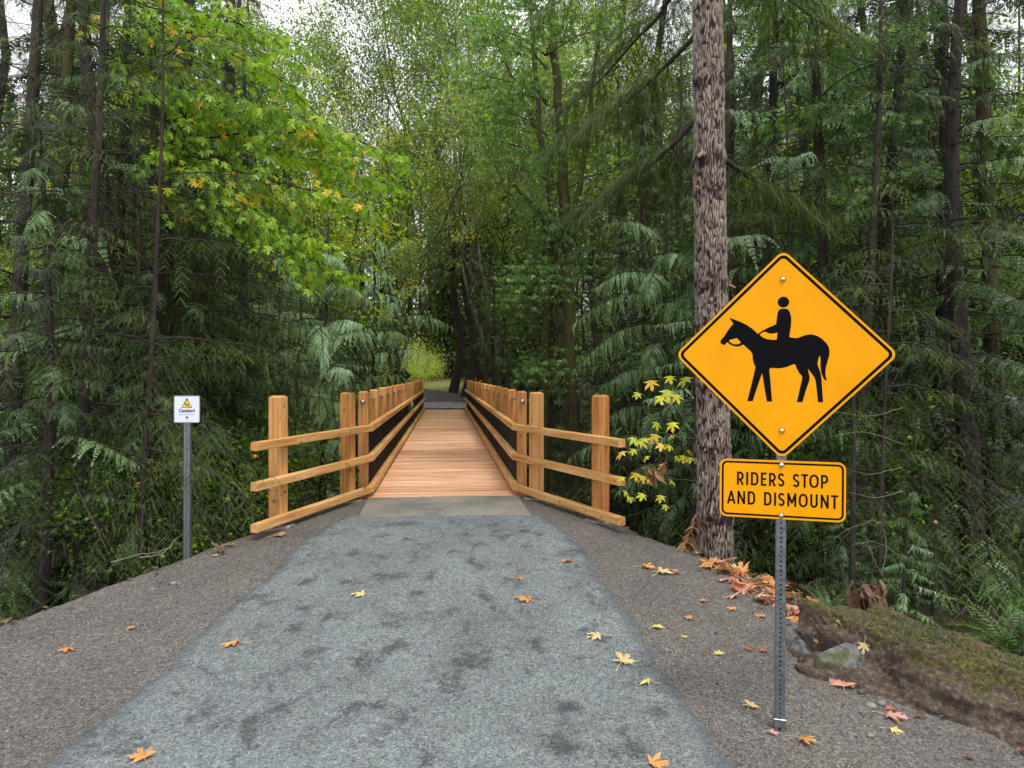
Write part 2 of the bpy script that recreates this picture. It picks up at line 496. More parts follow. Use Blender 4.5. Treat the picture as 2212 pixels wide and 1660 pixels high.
m, n, b, c = gravel('ground_cover', [(.036, .031, .027), (.096, .085, .075), (.146, .131, .117), (.27, .25, .228)], None, 120)
# forest floor away from the gravel bench
a = nd(n, 'ShaderNodeAttribute', attribute_name='forest')
tc = nd(n, 'ShaderNodeTexCoord')
fz = nd(n, 'ShaderNodeTexNoise', Scale=7.0, Detail=8.0, Roughness=.7); n.links.new(tc.outputs['Object'], fz.inputs['Vector'])
fr = ramp(n, [(.3, (.018, .013, .009)), (.48, (.055, .038, .022)), (.6, (.05, .06, .016)), (.75, (.15, .09, .045))], fz.outputs['Fac'])
fm = ramp(n, [(.4, (0, 0, 0)), (.6, (1, 1, 1))], math_n(n, 'ADD', a.outputs['Fac'], math_n(n, 'MULTIPLY', math_n(n, 'SUBTRACT', fz.outputs['Fac'], .5), .6)))
a2 = nd(n, 'ShaderNodeAttribute', attribute_name='sun_tint')
c2 = mixc(n, a2.outputs['Fac'], fr.outputs[0], (.30, .27, .12))  # far clearing floor painted paler, as if the sun fell there
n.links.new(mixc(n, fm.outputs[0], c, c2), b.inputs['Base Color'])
M['ground'] = m
M['far_path'], _, _, _ = gravel('dark_trail_dirt', [(.02, .013, .011), (.05, .033, .028), (.08, .055, .048), (.13, .10, .09)], None, 40)
M['far_gravel'], _, _, _ = gravel('grey_gravel', [(.06, .062, .065), (.15, .155, .16), (.22, .225, .23), (.34, .34, .34)], None, 30)
M['pebble'] = leaf_mat('pebble', [(0, (.05, .045, .042)), (.5, (.16, .145, .13)), (.88, (.24, .22, .20)), (1, (.48, .46, .43))], .6, .4, 0.0)

def boulder_mat():
    m, n, b, out = new_mat('mossy_rock')
    tc = nd(n, 'ShaderNodeTexCoord')
    def noise(s, d=5.0):
        x = nd(n, 'ShaderNodeTexNoise', Scale=float(s), Detail=d, Roughness=.65); n.links.new(tc.outputs['Object'], x.inputs['Vector']); return x.outputs['Fac']
    rock = ramp(n, [(.34, (.03, .03, .032)), (.5, (.13, .135, .14)), (.68, (.34, .35, .36))], noise(24, 12.0))
    soil = ramp(n, [(.35, (.035, .024, .018)), (.55, (.10, .07, .05)), (.72, (.24, .19, .15))], noise(30, 6.0))
    moss = ramp(n, [(.38, (.035, .028, .012)), (.55, (.10, .085, .018)), (.72, (.20, .17, .03))], noise(45, 5.0))
    a = nd(n, 'ShaderNodeAttribute', attribute_name='rock')
    a2 = nd(n, 'ShaderNodeAttribute', attribute_name='moss')
    k = ramp(n, [(.45, (0, 0, 0)), (.55, (1, 1, 1))], math_n(n, 'ADD', a.outputs['Fac'], math_n(n, 'MULTIPLY', math_n(n, 'SUBTRACT', noise(5), .5), 1.9)))
    k2 = ramp(n, [(.42, (0, 0, 0)), (.62, (1, 1, 1))], math_n(n, 'ADD', a2.outputs['Fac'], math_n(n, 'MULTIPLY', math_n(n, 'SUBTRACT', noise(9), .5), 1.9)))
    c = mixc(n, k.outputs[0], soil.outputs[0], rock.outputs[0])
    c = mixc(n, k2.outputs[0], c, moss.outputs[0])
    n.links.new(c, b.inputs['Base Color']); b.inputs['Roughness'].default_value = .85
    bump(n, b, noise(30, 9.0), 1.0, .03)
    return m
M['boulder'] = boulder_mat()
M['stone'] = flat_mat('river_stone', (.10, .095, .09), .55)

# ------------------------------------------------------------------ terrain
OX, OY = -.935, 9.66
PHI = math.atan2(.0928, .9957)
CT, ST = math.cos(PHI), math.sin(PHI)
BL = 25.0
def to_uv(x, y):
    dx, dy = x - OX, y - OY
    return dx * CT + dy * ST, -dx * ST + dy * CT
def to_xy(u, v):
    return OX + u * CT - v * ST, OY + u * ST + v * CT
def path_c(y):
    return np.interp(y, [-8, 0, 3.4, 5.8, 6.8, 8.3, 9.7], [-.5, -.5, -.56, -.67, -.7, -.8, -.94])
def prof(y):
    return -.22 * sstep(8.3, 3.8, y)
YE = [-8, 3.5, 5, 6, 7.0, 7.6, 8.3, 9.2, 10.0]
ER = [3.5, 3.2, 3.2, 3.05, 2.5, 2.1, 1.95, 1.7, 1.45]
EL = [4.2, 3.7, 3.2, 2.7, 2.25, 1.95, 1.8, 1.65, 1.45]
def far_c(y):
    # the trail bends left beyond the bridge
    return np.where(y < 37, OX - (y - OY) * .0932, -3.48 - (y - 37) * .16 - np.maximum(0, y - 42) ** 2 * .03)
def terrain(x, y):
    x = np.asarray(x, float); y = np.asarray(y, float)
    c = path_c(y)
    a = x - c
    e = np.where(a > 0, np.interp(y, YE, ER), np.interp(y, YE, EL))
    P = prof(y) - .05 * np.clip(a - 1.5, 0, 2) - .01 * np.clip(-a - 1.6, 0, 2)
    nz = fbm(x * .55, y * .55, o=3)
    rav = -4.3 * sstep(8.6, 14.5, y + nz * .3) * (1 - sstep(28.5, 34.6, y + nz * .3))
    farz = .045 * np.clip(y - 35.5, 0, 60) * (y > 30)
    near_bank = -.75 - .05 * np.abs(a)
    G = np.where(y < 20, near_bank, -.05) * (1 - sstep(33, 35.5, y)) + rav + farz + nz * .16 * np.where(y < 33, 1, .5)
    dl = np.maximum(np.abs(a) - e, 0)
    dy = np.maximum(y - 9.95, 0) * 1.6
    d = np.sqrt(dl ** 2 + dy ** 2)
    Pn = P - .62 * d - .25 * sstep(0, .6, d)
    z = np.where(y < 20, np.maximum(G, Pn), G)
    inside = (d <= 0) & (y < 10)
    z = np.where(inside, P, z)
    uu, vv = to_uv(x, y)
    z = np.where((vv > -.03) & (np.abs(uu) < 1.2) & (y < 20), np.minimum(z, -.16), z)      # the deck starts here
    z = np.where((vv > -1.43) & (vv <= -.03) & (np.abs(uu) < .98), z - .06, z)               # under the slab
    # the far landing
    cf = far_c(y)
    df = np.sqrt(np.maximum(np.abs(x - cf) - 2.2, 0) ** 2 + np.maximum(34.55 - y, 0) ** 2 * 3)
    Pf = farz - .55 * df
    z = np.where(y > 20, np.maximum(z, Pf), z)
    return z
def terrain_forest(x, y):
    c = path_c(y); a = x - c
    e = np.where(a > 0, np.interp(y, YE, ER), np.interp(y, YE, EL))
    f1 = np.maximum(np.abs(a) - e, (y - 9.9))
    near = sstep(-.25, .35, f1)
    return near

def spaced(segs):
    out = []
    for a, b, s in segs:
        out.append(np.arange(a, b, s))
    return np.unique(np.round(np.concatenate(out), 4))
gx = spaced([(-120, -40, 8), (-40, -12, 1.5), (-12, -5.2, .3), (-5.2, 4.4, .045), (4.4, 12, .3), (12, 40, 1.5), (40, 121, 8)])
gy = spaced([(-30, -4, 2), (-4, 1.0, .25), (1.0, 10.8, .05), (10.8, 40, .4), (40, 70, 1), (70, 160, 5)])
X, Y = np.meshgrid(gx, gy)
Z = terrain(X, Y)
fo = terrain_forest(X, Y)
near = (Y < 11) & (np.abs(X) < 6)
Z += np.where(near, .006 * vnoise(X * 9, Y * 9) + .005 * vnoise(X * 23, Y * 23) + .018 * fo * fbm(X * 4, Y * 4, o=4), 0)
Z = np.where(Y > 70, Z + (Y - 70) * .12, Z)
sun_tint = sstep(3.2, 0.9, np.hypot((X + 9.8) * .38, (Y - 53) * .20))
nx, ny = len(gx), len(gy)
i = np.arange(ny - 1)[:, None] * nx + np.arange(nx - 1)[None]
F = np.stack([i, i + 1, i + nx + 1, i + nx], -1).reshape(-1, 4)
me = make_mesh('ground', np.stack([X, Y, Z], -1).reshape(-1, 3), [(F, 0)],
               {'forest': ('FLOAT', fo.ravel()), 'sun_tint': ('FLOAT', sun_tint.ravel())}, True, [M['ground']])
tag(link('ground', me), kind='structure')
def gz(x, y):
    return float(terrain(np.array([x]), np.array([y]))[0])

# the crushed rock path
PY = [-8, 0, 3.4, 4.15, 5.78, 6.8, 7.75, 8.1, 8.27]
PL = [-3.1, -2.6, -2.3, -2.24, -2.2, -2.15, -2.06, -1.99, -1.96]
PR = [1.9, 1.35, 1.09, 1.01, .84, .74, .50, .43, .41]
ys = np.concatenate([np.arange(-7.5, 1.2, .25), np.arange(1.2, 8.29, .03)])
ss = np.linspace(0, 1, 110)
S, YY = np.meshgrid(ss, ys)
jl = .035 * fbm(YY * 3.1, YY * 0, o=4) + .012 * vnoise(YY * 22, YY * 0 + 4)
jr = .035 * fbm(YY * 2.7, YY * 0 + 9, o=4) + .012 * vnoise(YY * 25, YY * 0 + 8)
XL = np.interp(YY, PY, PL) + jl; XR = np.interp(YY, PY, PR) + jr
XX = XL + (XR - XL) * S
prof_e = np.minimum(S, 1 - S) * (XR - XL)
lift = .004 + .022 * sstep(0, .12, prof_e) - .03 * (prof_e < .004)
rough = .005 * fbm(XX * 6, YY * 6, o=3) + .004 * vnoise(XX * 24, YY * 24)
ZZ = terrain(XX, YY) + lift + rough
# hoof and boot dents, where the damp stays
ZZ -= .008 * sstep(.45, .9, fbm(XX * 3.3 + 5, YY * 2.4, o=3))
edge = np.clip(1 - prof_e / .24, 0, 1)
n0, n1 = len(ss), len(ys)
i = np.arange(n1 - 1)[:, None] * n0 + np.arange(n0 - 1)[None]
F = np.stack([i, i + 1, i + n0 + 1, i + n0], -1).reshape(-1, 4)
me = make_mesh('path', np.stack([XX, YY, ZZ], -1).reshape(-1, 3), [(F, 0)], {'edge': ('FLOAT', edge.ravel())}, True, [M['path']])
tag(link('path', me), kind='structure')

# far trail: grey gravel beyond the deck, then dark dirt bending left
def far_strip(name, y0, y1, w, mat, lift):
    ys = np.arange(y0, y1, .25); ss = np.linspace(-1, 1, 13)
    S, YY = np.meshgrid(ss, ys)
    hw = w + .15 * fbm(YY * .8, S * .5, o=3)
    XX = far_c(YY) + S * hw
    ZZ = terrain(XX, YY) + lift * (1 - .9 * (np.abs(S) > .95)) + .012 * vnoise(XX * 2, YY * 2)
    i = np.arange(len(ys) - 1)[:, None] * 13 + np.arange(12)[None]
    F = np.stack([i, i + 1, i + 14, i + 13], -1).reshape(-1, 4)
    tag(link(name, make_mesh(name, np.stack([XX, YY, ZZ], -1).reshape(-1, 3), [(F, 0)], None, True, [mat])), kind='structure')
far_strip('trail', 38.5, 56, 1.9, M['far_path'], .045)
far_strip('gravel_landing', 34.72, 38.9, 1.6, M['far_gravel'], .05)

# ------------------------------------------------------------------ boxes of wood
def box_piece(sx, sy, sz, bev=.006, axis=0, seed=0):
    """chamfered box centred on x,y, z from 0; axis = long axis for the grain"""
    def ring(z, d):
        a, b = sx / 2 - d, sy / 2 - d
        c = bev
        return [(-a + c, -b, z), (a - c, -b, z), (a, -b + c, z), (a, b - c, z), (a - c, b, z), (-a + c, b, z), (-a, b - c, z), (-a, -b + c, z)]
    V = np.array(ring(0, bev) + ring(bev, 0) + ring(sz - bev, 0) + ring(sz, bev))
    F4 = []
    for r in range(3):
        for j in range(8):
            F4.append((r * 8 + j, r * 8 + (j + 1) % 8, r * 8 + 8 + (j + 1) % 8, r * 8 + 8 + j))
    F8 = [list(range(7, -1, -1)), list(range(24, 32))]
    return V, [np.array(F4), np.array(F8)]
def grain(V, axis, seed=0.0):
    o = [axis] + [k for k in range(3) if k != axis]
    return np.asarray(V)[:, o] + np.array([seed * 3.7, seed * 1.9, seed * 2.3])
def wood_box(name, sx, sy, sz, axis, mat, bev=.006, seed=0.0):
    V, F = box_piece(sx, sy, sz, bev)
    return MB().add(V, F, 0, grain=grain(V, axis, seed)).mesh(name, [mat])
def post_mesh(name, w, h, mat, cap=.035, down=.35, seed=0.0):
    """square post with chamfered arrises and a four-way bevelled top"""
    c = .008
    def ring(z, a):
        return [(-a + c, -a, z), (a - c, -a, z), (a, -a + c, z), (a, a - c, z), (a - c, a, z), (-a + c, a, z), (-a, a - c, z), (-a, -a + c, z)]
    a = w / 2
    V = np.array(ring(-down, a) + ring(h - cap, a) + ring(h - .004, a - cap * .95) + ring(h, a - cap * 1.1))
    F4 = [(r * 8 + j, r * 8 + (j + 1) % 8, r * 8 + 8 + (j + 1) % 8, r * 8 + 8 + j) for r in range(3) for j in range(8)]
    return MB().add(V, [np.array(F4), np.array([list(range(24, 32))])], 0, grain=grain(V, 2, seed)).mesh(name, [mat])

RS = .088       # rail section
def rail_mesh(name, p0, p1, mat, cut0=0.0, cut1=0.0, seed=0.0, sec=RS):
    """straight rail from p0 to p1 (x,y of its centre line, z of its top); cut = tangent of the end mitre"""
    p0 = np.array(p0, float); p1 = np.array(p1, float)
    d = p1 - p0; L = np.hypot(d[0], d[1]); t = d / L; nrm = np.array([-t[1], t[0], 0])
    h = sec / 2; c = .007
    prof2 = [(-h, -sec + c), (-h + c, -sec), (h - c, -sec), (h, -sec + c), (h, -c), (h - c, 0), (-h + c, 0), (-h, -c)]
    V, G = [], []
    steps = np.linspace(0, 1, max(2, int(L / 1.2) + 1))
    for q, f in enumerate(steps):
        for a, b in prof2:
            s = f * L + (cut0 * a if q == 0 else cut1 * a if q == len(steps) - 1 else 0)
            V.append(p0 + t * s + nrm * a + np.array([0, 0, b]))
            G.append((s + seed * 3.1, a + seed, b + seed * .7))
    n = len(steps)
    F4 = [(r * 8 + j, r * 8 + 8 + j, r * 8 + 8 + (j + 1) % 8, r * 8 + (j + 1) % 8) for r in range(n - 1) for j in range(8)]
    return MB().add(np.array(V), [np.array(F4), np.array([list(range(8)), list(range(n * 8 - 1, n * 8 - 9, -1))])], 0, grain=np.array(G)).mesh(name, [mat])

# ------------------------------------------------------------------ concrete slab at the near end
slab = MB()
V, F = box_piece(2.02, 1.42, .25, .01)
V = V.copy(); V[:, 0] += np.where(V[:, 1] < 0, .02, 0); V[V[:, 1] < -.6, 1] -= np.where(V[V[:, 1] < -.6, 0] > 0, .08, 0)
slab.add(V, F)
o = link('slab', slab.mesh('slab', [M['concrete']]), None, (*to_xy(.01, -.735), -.238), (0, 0, PHI))
tag(o, kind='structure')

# ------------------------------------------------------------------ the bridge
bridge = empty('footbridge', (OX, OY, 0), PHI)
tag(bridge, 'long straight timber footbridge with orange deck boards and mesh side panels', 'bridge')
# deck boards
NB = 170
pitch = BL / NB
bmesh_v = [wood_box('deck_board', 2.06, pitch - .009, .045, 0, M['deck'], .006, s) for s in range(9)]
for k in range(NB):
    o = link('deck_board', bmesh_v[rnd.randrange(9)], bridge, (rnd.uniform(-.006, .006), (k + .5) * pitch, -.045 + rnd.uniform(-.0015, .0025)))
# joists and girders under the deck
for u in (-.8, .8):
    g = MB(); V, F = box_piece(.16, BL - .1, .6, .01); g.add(V, F)
    link('girder', g.mesh('girder', [M['steel_dark']]), bridge, (u, BL / 2, -.66))
ab = MB(); V, F = box_piece(2.7, .5, 1.6, .02); ab.add(V, F); abm = ab.mesh('abutment', [M['concrete']])
# posts, handrail pipes, rails, mesh panels
post_v = [post_mesh('post', .14, 1.43, M['timber'], .02, .35, s) for s in range(5)]
NP = 17
pv = [.44 + k * (BL - .88) / (NP - 1) for k in range(NP)]
PU = 1.12
cap_mb = MB()
def dome(r, h, k=16, n=6):
    V, F = [], []
    for q in range(n):
        a = q / n * math.pi / 2
        for j in range(k):
            b = j / k * 2 * math.pi
            V.append((r * math.cos(a) * math.cos(b), -h * math.sin(a), r * math.cos(a) * math.sin(b)))
    V.append((0, -h, 0))
    for q in range(n - 1):
        for j in range(k):
            F.append((q * k + j, q * k + (j + 1) % k, q * k + k + (j + 1) % k, q * k + k + j))
    T = [((n - 1) * k + j, (n - 1) * k + (j + 1) % k, n * k) for j in range(k)]
    return np.array(V, float), [np.array(F), np.array(T)]
V, F = dome(.031, .03); cap_mb.add(V, F)
cap_mb.add(*tube([(0, 0, 0), (0, .03, 0)], [.031, .031], 16))
cap_me = cap_mb.mesh('pipe_cap', [M['galv_light']], True)
bolt_me = MB().add(*dome(.011, .009, 10, 4)).mesh('bolt', [M['galv_light']], True)
hole_me = MB().add(*dome(.009, .002, 10, 2)).mesh('bolt_hole', [M['hole']], True)

bay = pv[1] - pv[0] - .004
pan = MB()
for k in range(int(bay / .03) + 1):
    x = k * bay / int(bay / .03)
    pan.add(*tube([(0, x, .02), (0, x, .93)], [.003, .003], 4))
for k in range(31):
    z = .02 + k * .91 / 30
    pan.add(*tube([(.005, 0, z), (.005, bay, z)], [.003, .003], 4))
for z in (.012, .935):
    V, F = box_piece(.016, bay, .018, .002); V = V + np.array([0, bay / 2, z]); pan.add(V, F)
for x in (.008, bay / 2, bay - .008):
    V, F = box_piece(.016, .018, .92, .002); V = V + np.array([0, x, .015]); pan.add(V, F)
pan_me = pan.mesh('mesh_panel', [M['mesh_black']])
RU = PU - .07 - RS / 2 - .019     # centre line of the bridge rails
RZ = (.985, .575, .152)
J0, J1 = .14, BL - .14
for sgn in (-1, 1):
    for k, v in enumerate(pv):
        p = link('post', post_v[rnd.randrange(5)], bridge, (sgn * PU + rnd.uniform(-.003, .003), v, rnd.uniform(-.006, .006)), (0, 0, rnd.choice((0, math.pi / 2, math.pi)) + rnd.uniform(-.01, .01)))
        if k < NP - 1:
            link('mesh_panel', pan_me, bridge, (sgn * (RU + RS / 2 + .009), v + .002, .01))
    pipe = MB().add(*tube([(0, pv[0] - .085, 0), (0, BL / 2, 0), (0, pv[-1] + .085, 0)], [.0215] * 3, 14))
    h = link('handrail_pipe', pipe.mesh('handrail_pipe', [M['galv_light']], True), bridge, (sgn * PU, 0, 1.285))
    link('pipe_cap', cap_me, h, (0, pv[0] - .095, 0))
    link('pipe_cap', cap_me, h, (0, pv[-1] + .095, 0), (0, 0, math.pi))
    for z in RZ:
        cuts = [J0] + [pv[q] for q in (4, 8, 12)] + [J1]
        for q in range(4):
            a = cuts[q] + (0 if q == 0 else .0015); b = cuts[q + 1] - (0 if q == 3 else .0015)
            tn = math.tan(math.radians(10.2))
            r = link('rail', rail_mesh('rail', (sgn * RU, a, z), (sgn * RU, b, z), M['rail'], cut0=(-sgn * tn if q == 0 else 0) * -1 * -1, cut1=(sgn * tn if q == 3 else 0), seed=rnd.random() * 9), bridge)
            for v in pv:
                if a < v < b and v < 9:
                    link('bolt', hole_me, r, (sgn * (RU - RS / 2), v, z - .044), (0, 0, sgn * math.pi / 2 + math.pi))

# ------------------------------------------------------------------ flared wing fences
big_v = [post_mesh('post', .152, 1.43, M['timber'], .022, .45, 20 + s) for s in range(4)]
def footing_me(seed):
    r_ = np.random.RandomState(seed); k = 22
    a = np.arange(k) / k * 2 * math.pi
    r = .20 * (1 + .05 * r_.randn(k))
    V = [(math.cos(t) * q, math.sin(t) * q, -.3) for t, q in zip(a, r)] + [(math.cos(t) * q, math.sin(t) * q, .012) for t, q in zip(a, r)] + [(math.cos(t) * q * .9, math.sin(t) * q * .9, .03) for t, q in zip(a, r)]
    V.append((0, 0, .04))
    F = [(q * k + j, q * k + (j + 1) % k, q * k + k + (j + 1) % k, q * k + k + j) for q in range(2) for j in range(k)]
    T = [(2 * k + j, 2 * k + (j + 1) % k, 3 * k) for j in range(k)]
    return MB().add(np.array(V), [np.array(F), np.array(T)]).mesh('footing', [M['concrete']])
foot_v = [footing_me(3), footing_me(8)]
def wing(sgn, far, label):
    # local frame: as the bridge's, mirrored for the far end
    root = empty('wing_fence', (OX, OY, 0) if not far else (*to_xy(0, BL), 0), PHI + (math.pi if far else 0))
    tag(root, label, 'fence', 'flared timber fences at the bridge ends')
    j = np.array([sgn * RU, .137]); e = np.array([sgn * 1.905, -2.275])
    t = (e - j) / np.linalg.norm(e - j)
    tn = math.tan(math.radians(10.2))
    for z in RZ:
        r = link('rail', rail_mesh('rail', (*j, z - .004), (*e, z - .012), M['rail'], cut0=sgn * -tn * -1 * -1, seed=rnd.random() * 9), root)
        nrm = np.array([-t[1], t[0]]) * (1 if sgn > 0 else -1)
        ang = math.atan2(t[1], t[0])
        for d_ in (.22, .95, 1.93):
            q = j + t * d_
            side = np.array([-t[1], t[0]]); side = side if side[0] * sgn < 0 else -side
            q = q + side * (RS / 2 + .0005)
            link('bolt', hole_me, r, (q[0], q[1], z - .05), (0, 0, math.atan2(side[1], side[0]) + math.pi / 2))
    side = np.array([-t[1], t[0]]); side = side if side[0] * sgn > 0 else -side
    ang = math.atan2(t[1], t[0]) + math.pi / 2
    for n_, d_ in enumerate((.42, 1.98)):
        q = j + t * d_ + side * (RS / 2 + .076 + .002)
        wx, wy = (to_xy(q[0], q[1]) if not far else to_xy(-q[0], BL - q[1]))
        zb = gz(wx, wy)
        p = link('post', big_v[rnd.randrange(4)], root, (q[0], q[1], 0), (0, 0, ang))
        f = link('footing', foot_v[n_], root, (q[0] + side[0] * .03, q[1] + side[1] * .03, zb - .004))
wing(-1, False, 'flared timber end fence on the near left of the bridge')
wing(1, False, 'flared timber end fence on the near right of the bridge')
wing(1, True, 'small distant end fence beyond the left side of the bridge')
wing(-1, True, 'small distant end fence beyond the right side of the bridge')

# ------------------------------------------------------------------ perforated sign posts
def perf_post(name, w, h, mat, down=.3, pitch=.0254, r=.0055):
    mb = MB(); n = int(h / pitch)
    a = w / 2
    k = 8
    an = (np.arange(k) + .5) / k * 2 * math.pi
    sq = []
    for t in an:
        c, s = math.cos(t), math.sin(t); q = max(abs(c), abs(s)); sq.append((c / q, s / q))
    # one face in (x,z), y = -a
    Vf, Ff = [], []
    hw = w / 2 - .004
    for q in range(n):
        zc = (q + .5) * pitch; b0 = len(Vf)
        for (cx, cz) in sq: Vf.append((cx * pitch / 2, -a, zc + cz * pitch / 2))
        for t in an: Vf.append((math.cos(t) * r, -a, zc + math.sin(t) * r))
        for t in an: Vf.append((math.cos(t) * r, -a + .003, zc + math.sin(t) * r))
        for j in range(k):
            j2 = (j + 1) % k
            Ff.append((b0 + j, b0 + j2, b0 + k + j2, b0 + k + j))
            Ff.append((b0 + k + j, b0 + k + j2, b0 + 2 * k + j2, b0 + 2 * k + j))
    Vf = np.array(Vf); Ff = np.array(Ff)
    # corner octagon points leave triangular gaps at the cell corners: back them with side strips
    x0, x1 = pitch / 2 - .0001, hw
    for s in (-1, 1):
        b0 = len(Vf)
        add = [(s * x0, -a, 0), (s * x1, -a, 0), (s * x1, -a, n * pitch), (s * x0, -a, n * pitch)]
        Vf = np.concatenate([Vf, np.array(add)]); Ff = np.concatenate([Ff, [[b0, b0 + 1, b0 + 2, b0 + 3]]])
    # square cell corners
    cor = []; cf = []
    for q in range(n):
        zc = (q + .5) * pitch; b0 = len(cor)
        for (sx_, sz_) in ((-1, -1), (1, -1), (1, 1), (-1, 1)):
            p_ = np.array((sx_ * pitch / 2, zc + sz_ * pitch / 2))
            cand = sorted(((c[0] * pitch / 2 - p_[0]) ** 2 + (zc + c[1] * pitch / 2 - p_[1]) ** 2, c) for c in sq)[:2]
            base = len(cor)
            cor += [(p_[0], -a, p_[1]), (cand[0][1][0] * pitch / 2, -a, zc + cand[0][1][1] * pitch / 2), (cand[1][1][0] * pitch / 2, -a, zc + cand[1][1][1] * pitch / 2)]
            cf.append((base, base + 1, base + 2))
    cor = np.array(cor); cf = np.array(cf)
    for q in range(4):
        R = rot_z(np.array(q * math.pi / 2))
        mb.add(Vf @ R.T, Ff); mb.add(cor @ R.T, cf)
    # rounded corners
    for q in range(4):
        R = rot_z(np.array(q * math.pi / 2))
        V, F = [], []
        for i_ in range(5):
            t = -math.pi / 2 + i_ / 4 * math.pi / 2
            V += [(hw + .004 * math.cos(t), -hw + .004 * math.sin(t), 0), (hw + .004 * math.cos(t), -hw + .004 * math.sin(t), n * pitch)]
        for i_ in range(4): F.append((2 * i_, 2 * i_ + 2, 2 * i_ + 3, 2 * i_ + 1))
        mb.add(np.array(V) @ R.T, np.array(F))
    V, F = box_piece(w - .001, w - .001, down + .001, .003); mb.add(V - np.array([0, 0, down]), F)
    V, F = box_piece(w * .99, w * .99, .002, .0005); mb.add(V + np.array([0, 0, n * pitch - .001]), F)
    # inner dark core seen through the holes
    return mb.mesh(name, [mat])

def curve_mesh(name, loops, y, thick, mat):
    """filled outline(s) in x,z; holes by even-odd"""
    cu = bpy.data.curves.new(name, 'CURVE'); cu.dimensions = '2D'; cu.fill_mode = 'BOTH'; cu.extrude = thick / 2
    for lp in loops:
        s = cu.splines.new('POLY'); s.points.add(len(lp) - 1); s.use_cyclic_u = True
        for p, q in zip(s.points, lp): p.co = (q[0], q[1], 0, 1)
    o = bpy.data.objects.new(name, cu)
    me = bpy.data.meshes.new_from_object(o)
    bpy.data.objects.remove(o); bpy.data.curves.remove(cu)
    me.transform(Matrix.Translation((0, y, 0)) @ Matrix.Rotation(math.pi / 2, 4, 'X'))
    me.materials.clear(); me.materials.append(mat); me.name = name
    return me
def rr(cx, cz, hw, hh, r, rot=0.0, n=8):
    P = []
    for (sx_, sz_, a0) in ((1, -1, -90), (1, 1, 0), (-1, 1, 90), (-1, -1, 180)):
        for i_ in range(n + 1):
            a = math.radians(a0 + 90 * i_ / n)
            P.append((sx_ * (hw - r) + r * math.cos(a), sz_ * (hh - r) + r * math.sin(a)))
    c, s = math.cos(rot), math.sin(rot)
    return [(cx + x * c - z * s, cz + x * s + z * c) for x, z in P]
def smooth_loop(P, it=1):
    """soften a traced outline, keeping its sharp corners"""
    P = [np.array(p) for p in P]
    for _ in range(it):
        Q = []
        n = len(P)
        for i_ in range(n):
            a, b, c = P[i_ - 1], P[i_], P[(i_ + 1) % n]
            u, w = b - a, c - b
            cs = np.dot(u, w) / (np.linalg.norm(u) * np.linalg.norm(w) + 1e-9)
            if cs > .62: Q += [a * .12 + b * .76 + c * .12 - 0, b + (c - b) * .5 + ((b - a) / (np.linalg.norm(u) + 1e-9) - (P[(i_ + 2) % n] - c) / (np.linalg.norm(P[(i_ + 2) % n] - c) + 1e-9)) * np.linalg.norm(w) * (.06 if np.dot(w, P[(i_ + 2) % n] - c) > .5 * np.linalg.norm(w) * np.linalg.norm(P[(i_ + 2) % n] - c) else 0)]
            else: Q += [b]
        P = Q
    return [tuple(p) for p in P]

HORSE = [(-.2829,2.2289),(-.2539,2.2181),(-.2214,2.2042),(-.1926,2.1886),(-.1674,2.1701),(-.1495,2.154),(-.137,2.1406),(-.114,2.1571),(-.0894,2.1709),(-.0445,2.1914),(-.0422,2.2155),(-.0372,2.2527),(-.032,2.2667),(-.0215,2.2728),(-.0093,2.2736),(.0046,2.2732),(.0168,2.267),(.0239,2.2531),(.0292,2.2326),(.0311,2.2103),(.0289,2.177),(.0212,2.1233),(.0368,2.1183),(.0542,2.1165),(.068,2.1189),(.0852,2.1261),(.1057,2.1331),(.1263,2.1354),(.1434,2.1326),(.1639,2.1242),(.1844,2.1099),(.2049,2.0877),(.2158,2.0674),(.2193,2.0454),(.2181,2.0235),(.2105,1.9961),(.2029,1.965),(.1997,1.9394),(.2008,1.9174),(.2077,1.8918),(.1959,1.8972),(.1856,1.9156),(.1793,1.9357),(.1751,1.9688),(.1759,1.9981),(.1748,2.0183),(.1723,2.0238),(.1663,2.011),(.1614,1.9835),(.1649,1.9651),(.1735,1.9431),(.1773,1.9302),(.1816,1.8954),(.1898,1.7788),(.1653,1.7786),(.1524,1.8935),(.1447,1.9119),(.1309,1.9321),(.1144,1.9543),(.1179,1.9358),(.1236,1.91),(.1216,1.8916),(.1041,1.8362),(.089,1.7778),(.0607,1.7775),(.0865,1.9008),(.0865,1.9137),(.0691,1.9359),(.0586,1.9581),(.0516,1.9766),(.0446,1.9785),(.0308,1.973),(.0065,1.962),(-.0283,1.9558),(-.0669,1.9585),(-.0757,1.954),(-.0775,1.9492),(-.0718,1.8913),(-.0623,1.7786),(-.0887,1.7783),(-.0997,1.8426),(-.1108,1.9137),(-.1141,1.9294),(-.1196,1.9118),(-.1405,1.8461),(-.1608,1.7791),(-.1883,1.7788),(-.1691,1.861),(-.1552,1.9249),(-.1476,1.9625),(-.1556,1.9813),(-.161,2.0001),(-.163,2.0302),(-.1702,2.0453),(-.1918,2.0662),(-.2116,2.0845),(-.2278,2.0749),(-.2494,2.0732),(-.2711,2.0803),(-.2922,2.0957),(-.2984,2.0938),(-.3074,2.0826),(-.3128,2.0815),(-.3286,2.0931),(-.3286,2.1037),(-.324,2.1132),(-.3113,2.1263),(-.2933,2.1564),(-.2753,2.1826),(-.2617,2.1975),(-.2719,2.2109)]
H1 = [(-.2857,2.1039),(-.2778,2.1106),(-.2604,2.1142),(-.246,2.1197),(-.2334,2.1081),(-.2225,2.0948),(-.2314,2.0874),(-.2476,2.0845),(-.2639,2.0877),(-.2766,2.0955)]
